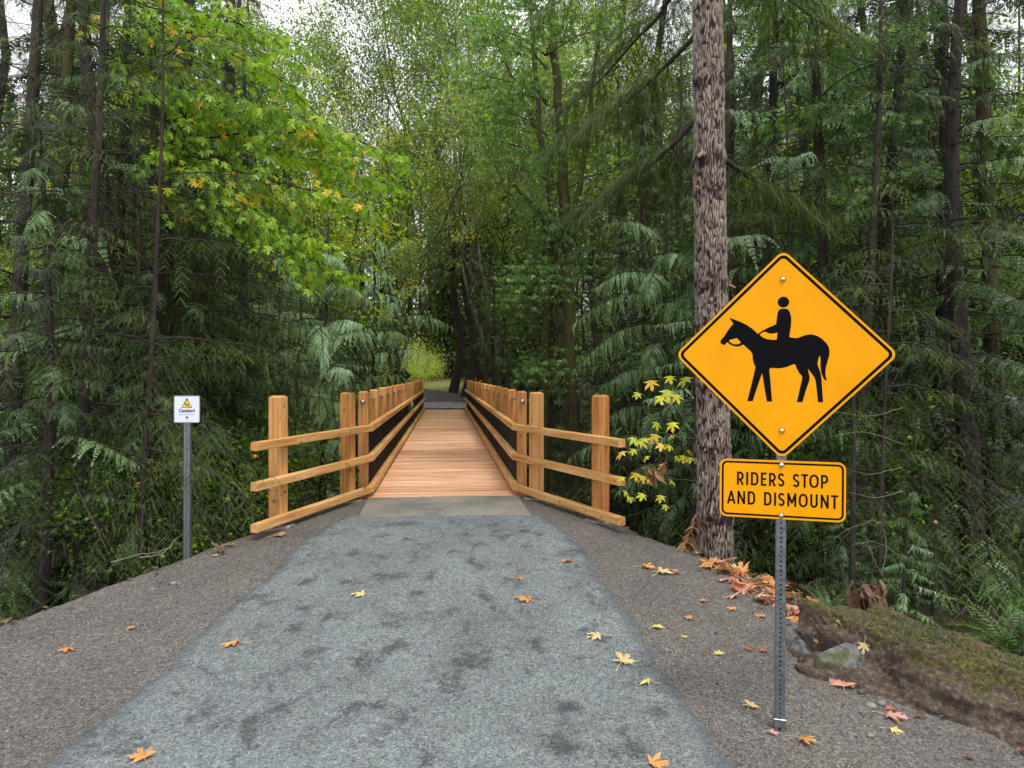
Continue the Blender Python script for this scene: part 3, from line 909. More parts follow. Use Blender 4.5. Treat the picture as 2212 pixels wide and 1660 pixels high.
H2 = [(-.1281,2.1379),(-.1052,2.1525),(-.0892,2.1474),(-.0751,2.1415),(-.0575,2.142),(-.0372,2.1465),(-.0415,2.1082),(-.0643,2.1085),(-.089,2.1118),(-.1067,2.1188),(-.121,2.1291)]

# stroke lettering, highway style: unit height, unit width, stroke given separately
def arc(cx, cz, rx, rz, a0, a1, n=10):
    return [(cx + rx * math.cos(math.radians(a0 + (a1 - a0) * i_ / n)), cz + rz * math.sin(math.radians(a0 + (a1 - a0) * i_ / n))) for i_ in range(n + 1)]
def glyph(c, W, H, s):
    h = s / 2; x0, x1, z0, z1 = h, W - h, h, H - h; m = H / 2; cx = W / 2
    if c == 'I': return [[(cx, 0), (cx, H)]]
    if c == 'T': return [[(0, z1), (W, z1)], [(cx, 0), (cx, z1)]]
    if c == 'E': return [[(W, z1), (x0, z1), (x0, z0), (W, z0)], [(x0, m + .01 * H), (W * .92, m + .01 * H)]]
    if c == 'D':
        r = (x1 - x0) * .55
        return [[(x0, 0), (x0, H)], [(x0, z1), (x1 - r, z1)] + arc(x1 - r, z1 - r * 1.3, r, r * 1.3, 90, 0) + arc(x1 - r, z0 + r * 1.3, r, r * 1.3, 0, -90) + [(x0, z0)]]
    if c in 'PR':
        zb = H * .42; r = (z1 - zb) / 2
        L = [[(x0, 0), (x0, H)], [(x0, z1), (x1 - r * .8, z1)] + arc(x1 - r * .8, zb + r, r * .8, r, 90, -90) + [(x0, zb)]]
        if c == 'R': L.append([(cx - .02 * W, zb), (x1 + h * .15, 0)])
        return L
    if c == 'O':
        r = (x1 - x0) / 2; q = r * 1.25
        return [[*arc(cx, z1 - q, r, q, 0, 180, 14), *arc(cx, z0 + q, r, q, 180, 360, 14), (x1, z1 - q)]]
    if c == 'U':
        r = (x1 - x0) / 2; q = r * 1.2
        return [[(x0, H)] + arc(cx, z0 + q, r, q, 180, 360, 14) + [(x1, H)]]
    if c == 'N': return [[(x0, 0), (x0, H)], [(x1, 0), (x1, H)], [(x0, H - h * .6), (x1, h * .6)]]
    if c == 'M': return [[(x0, 0), (x0, H)], [(x1, 0), (x1, H)], [(x0, H - h * .6), (cx, H * .26)], [(x1, H - h * .6), (cx, H * .26)]]
    if c == 'A': return [[(h * .7, 0), (cx, H - h * .3)], [(W - h * .7, 0), (cx, H - h * .3)], [(W * .2, H * .28), (W * .8, H * .28)]]
    if c == 'S':
        r = (x1 - x0) / 2; q = (z1 - z0) / 4
        return [arc(cx, z1 - q, r, q, 25, 90, 5) + arc(cx, z1 - q, r, q, 90, 215, 10)[1:] + [(cx, m)] + arc(cx, z0 + q, r, q, 35, -90, 10) + arc(cx, z0 + q, r, q, -90, -155, 5)[1:]]
def stroke_mesh(mb, P, s, ox, oz, y, th):
    P = [np.array(p) for p in P]
    Q = [P[0]]
    for p in P[1:]:
        if np.linalg.norm(p - Q[-1]) > 1e-5: Q.append(p)
    P = np.array(Q); n = len(P)
    L, R = [], []
    for i_ in range(n):
        d0 = P[i_] - P[i_ - 1] if i_ > 0 else P[1] - P[0]
        d1 = P[i_ + 1] - P[i_] if i_ < n - 1 else P[-1] - P[-2]
        d0 = d0 / np.linalg.norm(d0); d1 = d1 / np.linalg.norm(d1)
        t = d0 + d1; t = t / (np.linalg.norm(t) + 1e-9); nn = np.array([-t[1], t[0]])
        k = min(1 / max(.5, np.dot(nn, np.array([-d0[1], d0[0]]))), 1.45)
        L.append(P[i_] + nn * s / 2 * k); R.append(P[i_] - nn * s / 2 * k)
    V = [(p[0] + ox, y - th, p[1] + oz) for p in L] + [(p[0] + ox, y - th, p[1] + oz) for p in R]
    F = [(i_, n + i_, n + i_ + 1, i_ + 1) for i_ in range(n - 1)]
    mb.add(np.array(V), np.array(F))

SX, SY = 1.439, 3.78
SBZ = -.267
STH = math.radians(-15.5)
sign = empty('horse_sign', (SX, SY, SBZ), STH)
sign.rotation_euler = (0, math.radians(.35), STH)
tag(sign, 'amber diamond horse and rider sign with RIDERS STOP AND DISMOUNT plaque on steel post', 'road sign')
PW = .051
link('post', perf_post('post', PW, 2.50, M['galv']), sign, (-.012, .031, 0))
sl = MB()
V, F = box_piece(.062, .062, .5, .004); sl.add(V - np.array([0, 0, .42]), F)
slv = link('anchor_sleeve', sl.mesh('anchor_sleeve', [M['galv']]), sign, (-.012, .031, 0))
link('bolt_hole', hole_me, slv, (0, -.0312, .035))
rm = MB(); V, F = box_piece(.066, .066, .006, .002); rm.add(V, F)
link('sleeve_rim', rm.mesh('sleeve_rim', [M['galv_light']]), slv, (0, 0, .08))
HD = .5385; SCZ = 2.029; hs_ = HD / math.sqrt(2)
def panel(name, loop, mat, y=0.0, th=.003):
    return curve_mesh(name, [loop], y, th, mat)
hw_ = hs_ + .0135
dp = link('diamond_panel', panel('diamond_panel', rr(-.011, SCZ, hw_, hw_, .042, math.pi / 4), M['amber']), sign)
link('border', curve_mesh('border', [rr(-.011, SCZ, hw_ - .0115, hw_ - .0115, .034, math.pi / 4), rr(-.011, SCZ, hw_ - .0265, hw_ - .0265, .022, math.pi / 4)], -.0019, .0004, M['sign_black']), dp)
link('horse_and_rider', curve_mesh('horse_and_rider', [HORSE, H1, H2], -.0019, .0004, M['sign_black']), dp)
link('rider_head', curve_mesh('rider_head', [[(-.0088 + .0289 * math.cos(a), 2.3085 + .0289 * math.sin(a)) for a in np.linspace(0, 2 * math.pi, 33)[:-1]]], -.0019, .0004, M['sign_black']), dp)
sb = MB(); V, F = dome(.0135, .011, 14, 5); sb.add(V, F); V, F = tube([(0, 0, 0), (0, .002, 0)], [.0165, .0165], 14); sb.add(V, F)
sbolt = sb.mesh('bolt', [M['galv_light']], True)
for z in (2.4296, 1.6238): link('bolt', sbolt, dp, (-.0125, -.0035, z))
pq = link('plaque', panel('plaque', rr(-.0125, 1.309, .3155, .156, .038), M['amber']), sign)
link('border', curve_mesh('border', [rr(-.0125, 1.309, .3155 - .0105, .156 - .0105, .029), rr(-.0125, 1.309, .3155 - .0205, .156 - .0205, .020)], -.0019, .0004, M['sign_black']), pq)
T1 = [('R', -.2387, -.2039), ('I', -.1905, -.1819), ('D', -.1672, -.1291), ('E', -.1165, -.0875), ('R', -.0754, -.041), ('S', -.0305, .002), ('S', .0435, .0763), ('T', .0853, .1189), ('O', .1253, .1708), ('P', .1816, .2172)]
T2 = [('A', -.2886, -.2465), ('N', -.2357, -.1962), ('D', -.1829, -.1446), ('D', -.1, -.0622), ('I', -.0491, -.0393), ('S', -.0286, .004), ('M', .0166, .0618), ('O', .0734, .118), ('U', .1301, .1667), ('N', .1809, .2204), ('T', .2308, .2653)]
lt = MB()
for row, zb in ((T1, 1.3266), (T2, 1.2225)):
    for c, a, b in row:
        for si, P in enumerate(glyph(c, b - a, .0712, .0103)):
            stroke_mesh(lt, P, .0103, a, zb, -.0019, .0002 + .00004 * si)
link('lettering', lt.mesh('lettering', [M['sign_black']]), pq)
for z in (1.4414, 1.1726): link('bolt', sbolt, pq, (-.0134, -.0035, z))

# caution sign on the left
def text_mesh(name, s, size, mat, cx, z, y, th=.0004, xs=1.0, bold=0.0):
    cu = bpy.data.curves.new(name, 'FONT'); cu.body = s; cu.size = size; cu.align_x = 'CENTER'; cu.extrude = th / 2; cu.offset = bold
    o = bpy.data.objects.new(name, cu); me = bpy.data.meshes.new_from_object(o)
    bpy.data.objects.remove(o); bpy.data.curves.remove(cu)
    me.transform(Matrix.Translation((cx, y, z)) @ Matrix.Rotation(math.pi / 2, 4, 'X') @ Matrix.Diagonal((xs, 1, 1, 1)))
    me.materials.clear(); me.materials.append(mat); me.name = name
    return me
CX_, CY_ = (402 - 1106) / 1534 * 6.72, 6.72
cz_ = EYE - (1215 - 812) / 1534 * 6.72
caut = empty('caution_sign', (CX_, CY_, cz_ - .03), math.radians(2))
caut.rotation_euler = (0, math.radians(.2), math.radians(4))
tag(caut, 'small white Caution! Slippery Conditions sign on a grey perforated post at the left', 'sign')
link('post', perf_post('post', .057, 1.50, M['galv']), caut, (0, .033, 0))
cw, ch = .118, .127
ccx, ccz = .002, 1.575 - .127 + .03
wp = link('panel', curve_mesh('panel', [rr(ccx, ccz, cw, ch, .014)], 0, .004, M['white_print']), caut)
link('border', curve_mesh('border', [rr(ccx, ccz, cw - .0015, ch - .0015, .0135), rr(ccx, ccz, cw - .006, ch - .006, .010)], -.0023, .0004, M['grey_print']), wp)
tri = [(-.052, -.052 + .065), (.052, -.052 + .065), (.008, .092), (-.008, .092)]
tri = [(x + ccx, z + ccz) for x, z in tri]
link('warning_triangle', curve_mesh('warning_triangle', [tri], -.0023, .0004, M['yellow_print']), wp)
tri2 = [(ccx + x, ccz + z) for x, z in ((-.046, .017), (.046, .017), (.0065, .086), (-.0065, .086))]
link('triangle_outline', curve_mesh('triangle_outline', [tri, tri2], -.0028, .0003, M['sign_black']), wp)
fig = MB()
for P, s_ in (([(-.016, .055), (-.004, .042)], .007), ([(-.004, .042), (.014, .044), (.024, .038)], .005), ([(-.004, .042), (.008, .038), (.022, .022)], .005), ([(-.012, .05), (-.006, .062)], .004), ([(-.012, .05), (-.004, .030)], .004), ([(-.021, .053), (-.016, .057)], .008)):
    stroke_mesh(fig, P, s_, ccx, ccz, -.0027, .0004)
link('slipping_figure', fig.mesh('slipping_figure', [M['sign_black']]), wp)
link('bolt', MB().add(*dome(.011, .008, 10, 3)).mesh('bolt', [M['galv']], True), wp, (ccx, -.003, ccz + .094))
link('lettering', text_mesh('lettering', 'Caution!', .044, M['sign_black'], ccx, ccz - .028, -.0024, xs=.98, bold=.0014), wp)
link('small_lettering', text_mesh('small_lettering', 'Slippery Conditions', .0205, M['grey_print'], ccx, ccz - .055, -.0024, xs=.90), wp)
link('emblem', curve_mesh('emblem', [[(ccx - .015, ccz - .070), (ccx + .015, ccz - .070), (ccx + .003, ccz - .094)]], -.0024, .0004, M['sign_black']), wp)
lg = MB(); stroke_mesh(lg, [(-.013, -.104), (.013, -.104)], .0025, ccx, ccz, -.0024, .0003)
link('emblem_line', lg.mesh('emblem_line', [M['grey_print']]), wp)

# the back of a diamond sign beyond the far end
fs = empty('distant_sign', (at(872, 812, 40).x, 40, gz(at(872, 812, 40).x, 40)), 0)
tag(fs, 'dark back of a diamond sign standing beyond the far left end of the bridge', 'road sign')
zz = 1.66 - fs.location.z
link('panel', curve_mesh('panel', [rr(0, zz, .31, .31, .03, math.pi / 4)], 0, .004, M['steel_dark']), fs)
V, F = box_piece(.05, .05, zz + .35, .003)
link('post', MB().add(V, F).mesh('post', [M['steel_dark']]), fs, (0, -.03, 0))

# ================================================================== vegetation
def U(a, b, n=None): return rng.uniform(a, b, n)

# ---- cedar spray: a drooping flat feather; local +X outward, +Z up
def cedar_spray(L=.34, N=9, droop=1.2, w=.085, seed=0):
    r = np.random.RandomState(seed)
    V, F, T = [], [], []
    p = np.zeros(3); ang = -.15
    P = [p.copy()]; A = [ang]
    for q in range(N):
        ang -= droop / N * (1.2 - .4 * q / N)
        p = p + np.array([math.cos(ang), 0, math.sin(ang)]) * L / N
        P.append(p.copy()); A.append(ang)
    for q in range(1, N + 1):
        f = q / N
        l = w * (math.sin(math.pi * min(1, f * .92 + .12)) ** .7) * (1.05 - .25 * f)
        t = np.array([math.cos(A[q]), 0, math.sin(A[q])]); nn = np.array([-math.sin(A[q]), 0, math.cos(A[q])])
        for s in (-1, 1):
            sp = math.radians(r.uniform(42, 56)) * (1 - .35 * f)
            d = t * math.cos(sp) + np.array([0, s, 0]) * math.sin(sp) - nn * r.uniform(.1, .35)
            d /= np.linalg.norm(d)
            ll = l * r.uniform(.85, 1.1); wd = L / N * .40
            sd = np.cross(d, nn); sd /= np.linalg.norm(sd) + 1e-9
            b = len(V); c = P[q - 1] * .4 + P[q] * .6
            V += [c, c + d * ll * .45 + sd * wd, c + d * ll, c + d * ll * .45 - sd * wd]
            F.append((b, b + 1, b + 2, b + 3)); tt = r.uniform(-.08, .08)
            T += [tt - .16, tt, tt + .22, tt]  # tips paler in cedar foliage: sky sheen put into the colour
    # tip
    b = len(V); t = np.array([math.cos(A[-1]), 0, math.sin(A[-1])])
    V += [P[-2], P[-1] + np.array([0, .012, 0]), P[-1] + t * w * .7, P[-1] - np.array([0, .012, 0])]
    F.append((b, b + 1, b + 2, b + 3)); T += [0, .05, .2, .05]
    return np.array(V), np.array(F), np.array(T)

def needle_twig(L=.34, N=12, seed=0, droop=.5, nl=.034, nw=.0065):
    r = np.random.RandomState(seed)
    V, F, T = [], [], []
    p = np.zeros(3); ang = 0.0; P = [p.copy()]; A = [0.0]
    for q in range(N):
        ang -= droop / N * 1.5 * (q / N + .3)
        p = p + np.array([math.cos(ang), 0, math.sin(ang)]) * L / N; P.append(p.copy()); A.append(ang)
    for q in range(N):
        f = q / N
        t = np.array([math.cos(A[q]), 0, math.sin(A[q])])
        for s in (-1, 1):
            sp = math.radians(r.uniform(50, 72)) * (1 - .3 * f)
            d = t * math.cos(sp) + np.array([0, s, 0]) * math.sin(sp) + np.array([0, 0, r.uniform(-.45, .15)])
            ll = nl * r.uniform(.8, 1.25) * (1.15 - .5 * f); c = P[q] * r.uniform(.2, .8) + P[q + 1] * .5; c = P[q]
            sd = t * nw
            b = len(V)
            V += [c - sd, c + sd, c + d * ll]; F.append((b, b + 1, b + 2)); tt = r.uniform(-.1, .1); T += [tt - .05, tt - .05, tt + .12]
    return np.array(V), np.array(F), np.array(T)

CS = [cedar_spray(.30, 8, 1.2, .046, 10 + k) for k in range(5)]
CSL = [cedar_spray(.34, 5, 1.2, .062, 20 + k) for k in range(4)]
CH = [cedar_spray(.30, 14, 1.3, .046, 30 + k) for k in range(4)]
NT = [needle_twig(.36, 13, 40 + k) for k in range(4)]
NTL = [needle_twig(.36, 7, 50 + k, nl=.05, nw=.014) for k in range(3)]

def branch_axis(L, rise, droop, upturn, n=12):
    t = np.linspace(0, 1, n)
    x = L * t
    z = L * (rise * t - droop * t ** 2 + upturn * t ** 4)
    return np.stack([x, np.zeros(n), z], 1)

def merge(parts):
    """list of (V,F,T) with equal face size"""
    off = 0; Vs, Fs, Ts = [], [], []
    for V, F, T in parts:
        Vs.append(V); Fs.append(F + off); Ts.append(T); off += len(V)
    return np.concatenate(Vs), np.concatenate(Fs), np.concatenate(Ts)

def conifer_branch(L, tpls, step, rise, droop, upturn, seed, spray=1.0, yaw=58, start=.18, roll=.0, second=False):
    """foliage (V,F,T) and wood (P,R) of one bough; local +X outward"""
    r = np.random.RandomState(seed)
    ax = branch_axis(L, rise, droop, upturn)
    ax[:, 1] = L * .06 * np.sin(np.linspace(0, 3, len(ax)) + r.uniform(0, 6))
    tt = np.arange(start, 1.0, step / L); tt = np.concatenate([tt, [1.0]])
    pos = np.stack([np.interp(tt, np.linspace(0, 1, len(ax)), ax[:, k]) for k in range(3)], 1)
    slope = np.arctan2(np.gradient(pos[:, 2]), np.gradient(pos[:, 0]))
    parts = []
    twigs = []
    for s in (-1, 1):
        k = len(tt)
        ya = s * np.radians(yaw * (1 - .55 * tt ** 2) + r.uniform(-9, 9, k))
        sc_ = spray * (.5 + .75 * np.sin(np.pi * np.clip(tt * .95 + .08, 0, 1)) ** .8) * r.uniform(.6, 1.3, k) * (1 + .25 * np.sin(tt * 17 + r.uniform(0, 6)))
        sc_ = np.where(r.rand(k) < .12, .25, sc_)
        if second:
            # long side shoots that carry sprays of their own
            for q in range(k):
                l2 = .34 * sc_[q] * 2.0
                m = max(2, int(l2 / .10))
                f = (np.arange(m) + 1) / m
                dr = rot_z(np.array(ya[q])) @ rot_y(np.array(-slope[q] * .6 + r.uniform(.1, .35)))
                base = np.stack([f * l2, np.zeros(m), -.25 * l2 * f ** 2], 1) @ dr.T + pos[q]
                twigs.append(np.concatenate([pos[q][None], base]))
                for s2 in (-1, 1):
                    y2 = s2 * np.radians(r.uniform(38, 62, m) * (1 - .5 * f))
                    M_ = dr[None] @ rot_z(y2) @ rot_y(r.uniform(.0, .5, m)) @ rot_x(s2 * r.uniform(-.2, .5, m))
                    for ti, tp in enumerate(tpls):
                        sel = np.arange(m) % len(tpls) == ti
                        if sel.any():
                            parts.append(stamp(tp, M_[sel] * (.52 * spray * r.uniform(.7, 1.1, sel.sum()))[:, None, None], base[sel], r.uniform(-.1, .1, sel.sum())))
        else:
            M_ = rot_z(ya) @ rot_y(-slope * .6 + r.uniform(-.35, .5, k)) @ rot_x(s * (roll + r.uniform(-.6, .5, k)))
            M_ = M_ * sc_[:, None, None]
            ch = r.randint(0, len(tpls), k)
            for ti, tp in enumerate(tpls):
                sel = ch == ti
                if sel.any(): parts.append(stamp(tp, M_[sel], pos[sel], r.uniform(-.1, .12, sel.sum())))
    return merge(parts), ax, twigs

def build_conifer(name, h, r0, nb, z0, Lfun, tpls, step, rise, droop, upturn, seed, mat_f, mat_b, spray=1.0, second=False, nvar=9, yaw=58, lean=0.0, pitch=.0, tone=.42, bare=0, kroll=0.0, start=.18):
    """returns (trunk mesh, crown mesh)"""
    r = np.random.RandomState(seed)
    vars_ = []
    for k in range(nvar):
        vars_.append(conifer_branch(2.0, tpls, step, rise * r.uniform(.7, 1.3), droop * r.uniform(.75, 1.25), upturn * r.uniform(.6, 1.3), seed * 50 + k, spray, yaw, second=second, roll=kroll, start=start))
    n = 14
    tz = np.linspace(-.6, h, n)
    bend = lean * (tz / h) ** 2 * h
    tx = bend + .012 * h * np.sin(tz * .7 + r.uniform(0, 6)); ty = .012 * h * np.cos(tz * .6 + r.uniform(0, 6))
    TP = np.stack([tx, ty, tz], 1); TR = r0 * np.clip(1 - tz / h, 0, 1) ** .8 + .008
    TR[0] *= 1.5; TR[1] *= 1.15
    wood = MB()
    wood.add(*tube(TP, TR, 12 if r0 > .12 else 8))
    zs = z0 + (h * .985 - z0) * (np.arange(nb) + r.uniform(0, 1, nb)) / nb
    az = np.arange(nb) * 2.399 + r.uniform(-.5, .5, nb)
    parts = []
    for k in range(nb):
        z = zs[k]; f = z / h
        L = Lfun(f) * r.uniform(.72, 1.2)
        v = vars_[r.randint(nvar)]
        S = L / 2.0
        px_, py_ = np.interp(z, tz, tx), np.interp(z, tz, ty)
        pit = pitch + r.uniform(-.12, .12) - (f - .4) * .5
        R = rot_z(np.array(az[k])) @ rot_y(np.array(pit)) @ rot_x(np.array(r.normal(0, .28)))
        Vf, Ff, Tf = v[0]
        # short boughs keep full-size sprays by being squeezed less across
        Sm = np.array([S, max(S, .62) if S < 1 else S ** .75, max(S, .62) if S < 1 else S ** .85])
        W = (Vf * Sm) @ R.T + np.array([px_, py_, z])
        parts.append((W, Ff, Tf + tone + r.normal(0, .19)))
        ax = (v[1] * Sm) @ R.T + np.array([px_, py_, z])
        rb = max(.006, .016 * S) * (1.5 if r0 > .15 else 1)
        wood.add(*tube(ax[::2] if len(ax) > 8 else ax, np.linspace(rb, .003, len(ax[::2])), 4))
        if second and L > 1.2:
            for tw in v[2][::3]:
                t2 = (tw * Sm) @ R.T + np.array([px_, py_, z])
                wood.add(*tube(t2[[0, len(t2) // 2, -1]], [.004, .003, .002], 3))
    for k in range(bare):        # dead bare limbs low on the trunk
        z = r.uniform(.4, z0 + .35 * (h - z0)); a = r.uniform(0, 6.28); L = r.uniform(.4, 1.6)
        t = np.linspace(0, 1, 6)
        P = np.stack([t * L * math.cos(a), t * L * math.sin(a), z + L * (.1 * t - .35 * t ** 2)], 1) + np.array([np.interp(z, tz, tx), np.interp(z, tz, ty), 0])
        P[1:] += r.uniform(-.03, .03, (5, 3))
        wood.add(*tube(P, np.linspace(.012, .003, 6), 4))
    V, F, T = merge(parts)
    crown = make_mesh('crown', V, [(F, 0)], {'tone': ('FLOAT', T)}, False, [mat_f])
    trunk = wood.mesh('trunk', [mat_b], True)
    return trunk, crown

LIB = {}
cone = lambda a, p=.8: (lambda f: max(.25, a * (1 - f) ** p * (1 if f > .12 else .8)))
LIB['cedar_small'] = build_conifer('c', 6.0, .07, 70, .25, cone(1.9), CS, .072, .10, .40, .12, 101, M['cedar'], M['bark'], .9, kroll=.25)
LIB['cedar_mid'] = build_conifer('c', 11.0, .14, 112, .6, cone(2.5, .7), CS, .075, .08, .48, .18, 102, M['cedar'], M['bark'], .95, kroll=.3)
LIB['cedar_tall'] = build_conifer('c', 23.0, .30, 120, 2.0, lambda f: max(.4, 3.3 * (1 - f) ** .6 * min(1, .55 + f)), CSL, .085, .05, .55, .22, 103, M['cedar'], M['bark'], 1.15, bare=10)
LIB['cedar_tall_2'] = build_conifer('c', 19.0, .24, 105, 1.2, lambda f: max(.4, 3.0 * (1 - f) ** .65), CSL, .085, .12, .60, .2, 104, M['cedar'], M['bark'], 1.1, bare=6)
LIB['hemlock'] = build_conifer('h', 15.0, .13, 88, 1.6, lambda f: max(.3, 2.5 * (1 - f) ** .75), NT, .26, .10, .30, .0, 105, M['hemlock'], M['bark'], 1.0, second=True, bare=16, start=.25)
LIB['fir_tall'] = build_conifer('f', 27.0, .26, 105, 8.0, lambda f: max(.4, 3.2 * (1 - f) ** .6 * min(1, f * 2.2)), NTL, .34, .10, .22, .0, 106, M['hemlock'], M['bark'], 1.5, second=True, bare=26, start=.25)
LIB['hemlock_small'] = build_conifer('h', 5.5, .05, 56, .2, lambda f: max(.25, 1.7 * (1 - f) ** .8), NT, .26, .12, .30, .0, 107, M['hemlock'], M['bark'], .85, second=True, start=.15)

# ---- broadleaf
def palmate(detail=2, seed=0, fold=.12):
    """maple leaf, unit width about 1, lying in XY, tip to +X, stalk at origin"""
    r = np.random.RandomState(seed)
    if detail == 2:
        half = [(0, 1.0), (6, .78), (12, .84), (15, .55), (22, .30), (33, .62), (39, .60), (46, .95), (53, .66), (60, .60), (71, .26), (88, .40), (98, .64), (107, .38), (130, .24), (160, .14)]
    elif detail == 1:
        half = [(0, 1.0), (20, .32), (46, .92), (70, .28), (98, .62), (140, .2)]
    else:
        half = [(0, 1.0), (24, .45), (50, .9), (100, .5)]
    P = [(math.radians(a), q) for a, q in half]
    ring = [(a, q * r.uniform(.93, 1.07)) for a, q in P] + [(-a, q * r.uniform(.93, 1.07)) for a, q in P[:0:-1]]
    V = [(0, 0, 0)]
    c1, c2 = r.uniform(.5, 1.3), r.uniform(.2, 1.0)
    for a, q in ring:
        x, y = q * math.cos(a) * .62 + .12, q * math.sin(a) * .62
        z = -fold * c1 * (x * x + y * y) * 2.2 - fold * c2 * abs(y) + (fold * .6 * math.sin(3 * a) * q)
        V.append((x, y, z))
    n = len(ring)
    F = [(0, 1 + j, 1 + (j + 1) % n) for j in range(n)]
    F = [f for f in F if not (f[1] == (len(P)) and False)]
    T = np.full(len(V), 0.0)
    return np.array(V, float), np.array(F), T
PL2 = [palmate(2, 60 + k) for k in range(5)]
PL1 = [palmate(1, 70 + k, .16) for k in range(4)]
PL0 = [palmate(0, 80 + k, .2) for k in range(3)]
def oval(seed):
    V = np.array([(0, 0, 0), (.45, .3, .03), (1, 0, -.12), (.45, -.3, .03)]); return V, np.array([(0, 1, 2), (0, 2, 3)]), np.zeros(4)
OV = [oval(0)]

def skeleton(r, base, d, L, rad, depth, out, spread=.55, up=.25, nseg=4, ratio=.68, kids=(3, 4)):
    """recursive limbs; out: list of (P,R,depth)"""
    P = [np.array(base, float)]; d = np.array(d, float)
    for q in range(nseg):
        d = d + r.uniform(-.16, .16, 3) + np.array([0, 0, up * .12]); d /= np.linalg.norm(d)
        P.append(P[-1] + d * L / nseg)
    P = np.array(P); R = np.linspace(rad, rad * .55, nseg + 1)
    out.append((P, R, depth))
    if depth <= 0: return
    k = r.randint(kids[0], kids[1] + 1)
    for j in range(k):
        f = .35 + .65 * (j + 1) / k
        i0 = min(nseg, int(round(f * nseg)))
        b = P[i0]; t = (P[i0] - P[i0 - 1]); t /= np.linalg.norm(t)
        a = r.uniform(0, 6.28); s_ = np.cross(t, [math.cos(a), math.sin(a), .3]); s_ /= np.linalg.norm(s_) + 1e-9
        sp = spread * r.uniform(.7, 1.35)
        nd_ = t * math.cos(sp) + s_ * math.sin(sp) + np.array([0, 0, up * r.uniform(0, .6)])
        skeleton(r, b, nd_ / np.linalg.norm(nd_), L * ratio * r.uniform(.75, 1.15), rad * .5, depth - 1, out, spread, up, nseg, ratio, kids)

def leaves_on(r, segs, tpls, per, size, depths=(0,), flat=.5, scatter=.22, tone=(.2, .75), warm=.03, layer=.45):
    """leaf clusters along the outermost limbs, held roughly level"""
    pos = []; tn = []
    for P, R, dp in segs:
        if dp not in depths: continue
        k = per
        f = r.uniform(.15, 1.08, k)
        q = np.stack([np.interp(f, np.linspace(0, 1, len(P)), P[:, c]) for c in range(3)], 1)
        sc_ = r.normal(0, scatter, (k, 3)); sc_[:, 2] *= layer
        pos.append(q + sc_); base = r.uniform(*tone)
        t = base + r.uniform(-.14, .14, k)
        if r.rand() < warm * 2: t = t + r.uniform(.15, .4)
        t = np.where(r.rand(k) < warm, r.uniform(.85, 1.05, k), t)
        tn.append(t)
    pos = np.concatenate(pos); tn = np.concatenate(tn); n = len(pos)
    M_ = rot_z(r.uniform(0, 6.28, n)) @ rot_y(r.normal(.35, flat, n)) @ rot_x(r.normal(0, flat, n))
    M_ = M_ * (size * r.uniform(.6, 1.25, n))[:, None, None]
    ch = r.randint(0, len(tpls), n)
    return merge([stamp(tp, M_[ch == k], pos[ch == k], tn[ch == k]) for k, tp in enumerate(tpls) if (ch == k).any()])

def build_broad(h, r0, seed, tpls, per, size, mat_f, mat_b, depth=4, spread=.5, trunk_f=.35, tone=(.2, .75), warm=.03, scatter=.25, stems=1, up=.3, ratio=.7, lean=(0, 0), flat=.45, depths=(0, 1), kids=(3, 4)):
    r = np.random.RandomState(seed); segs = []
    for s in range(stems):
        a = r.uniform(0, 6.28); k = .18 if stems > 1 else .03
        d = np.array([math.cos(a) * k + lean[0], math.sin(a) * k + lean[1], 1.0]); d /= np.linalg.norm(d)
        P = [np.array([math.cos(a) * r0 * (stems > 1), math.sin(a) * r0 * (stems > 1), -.5])]
        n = 7; hh = h * trunk_f * r.uniform(.85, 1.1)
        for q in range(n):
            d = d + r.uniform(-.07, .07, 3); d[2] = abs(d[2]); d /= np.linalg.norm(d); P.append(P[-1] + d * hh / n)
        rr_ = np.linspace(r0, r0 * .72, n + 1) / (1 if stems == 1 else 1.3); rr_[0] *= 1.4
        segs.append((np.array(P), rr_, 9))
        for j in range(2 if stems > 1 else 3):
            b = P[-1 - (j % 3)]; a2 = r.uniform(0, 6.28); sp = spread * r.uniform(.15, .9)
            nd_ = d * math.cos(sp) + np.array([math.cos(a2), math.sin(a2), 0]) * math.sin(sp)
            skeleton(r, b, nd_, h * (1 - trunk_f) * .42, r0 * .5, depth, segs, spread, up, 4, ratio, kids)
    wood = MB()
    for P, R, dp in segs:
        wood.add(*tube(P, R, 10 if dp == 9 else (6 if dp > 2 else 4 if dp > 0 else 3)))
    V, F, T = leaves_on(r, segs, tpls, per, size, depths, flat, scatter, tone, warm)
    return wood.mesh('trunk', [mat_b], True), make_mesh('crown', V, [(F, 0)], {'tone': ('FLOAT', T)}, False, [mat_f])

LIB['maple'] = build_broad(13, .16, 201, PL1, 26, .15, M['bluegreen'], M['bark_moss'], depth=3, spread=.62, warm=.04, scatter=.26, up=.2)
LIB['maple_2'] = build_broad(16, .18, 202, PL0, 30, .16, M['maple'], M['bark_moss'], depth=3, spread=.6, tone=(.3, .85), warm=.07, scatter=.30, stems=2)
LIB['alder'] = build_broad(22, .16, 203, OV, 85, .10, M['alder'], M['bark_grey'], depth=4, spread=.55, trunk_f=.28, scatter=.23, tone=(.05, .85), warm=.02, flat=.7, ratio=.72, kids=(3, 3))
LIB['alder_2'] = build_broad(19, .14, 204, OV, 85, .10, M['alder'], M['bark_grey'], depth=4, spread=.62, trunk_f=.22, scatter=.25, tone=(.15, .95), warm=.05, flat=.7, ratio=.7, kids=(3, 3))
LIB['vine_maple'] = build_broad(4.0, .03, 205, PL1, 30, .085, M['maple'], M['bark_moss'], depth=2, spread=.8, trunk_f=.25, scatter=.2, stems=3, warm=.02, tone=(.1, .6))
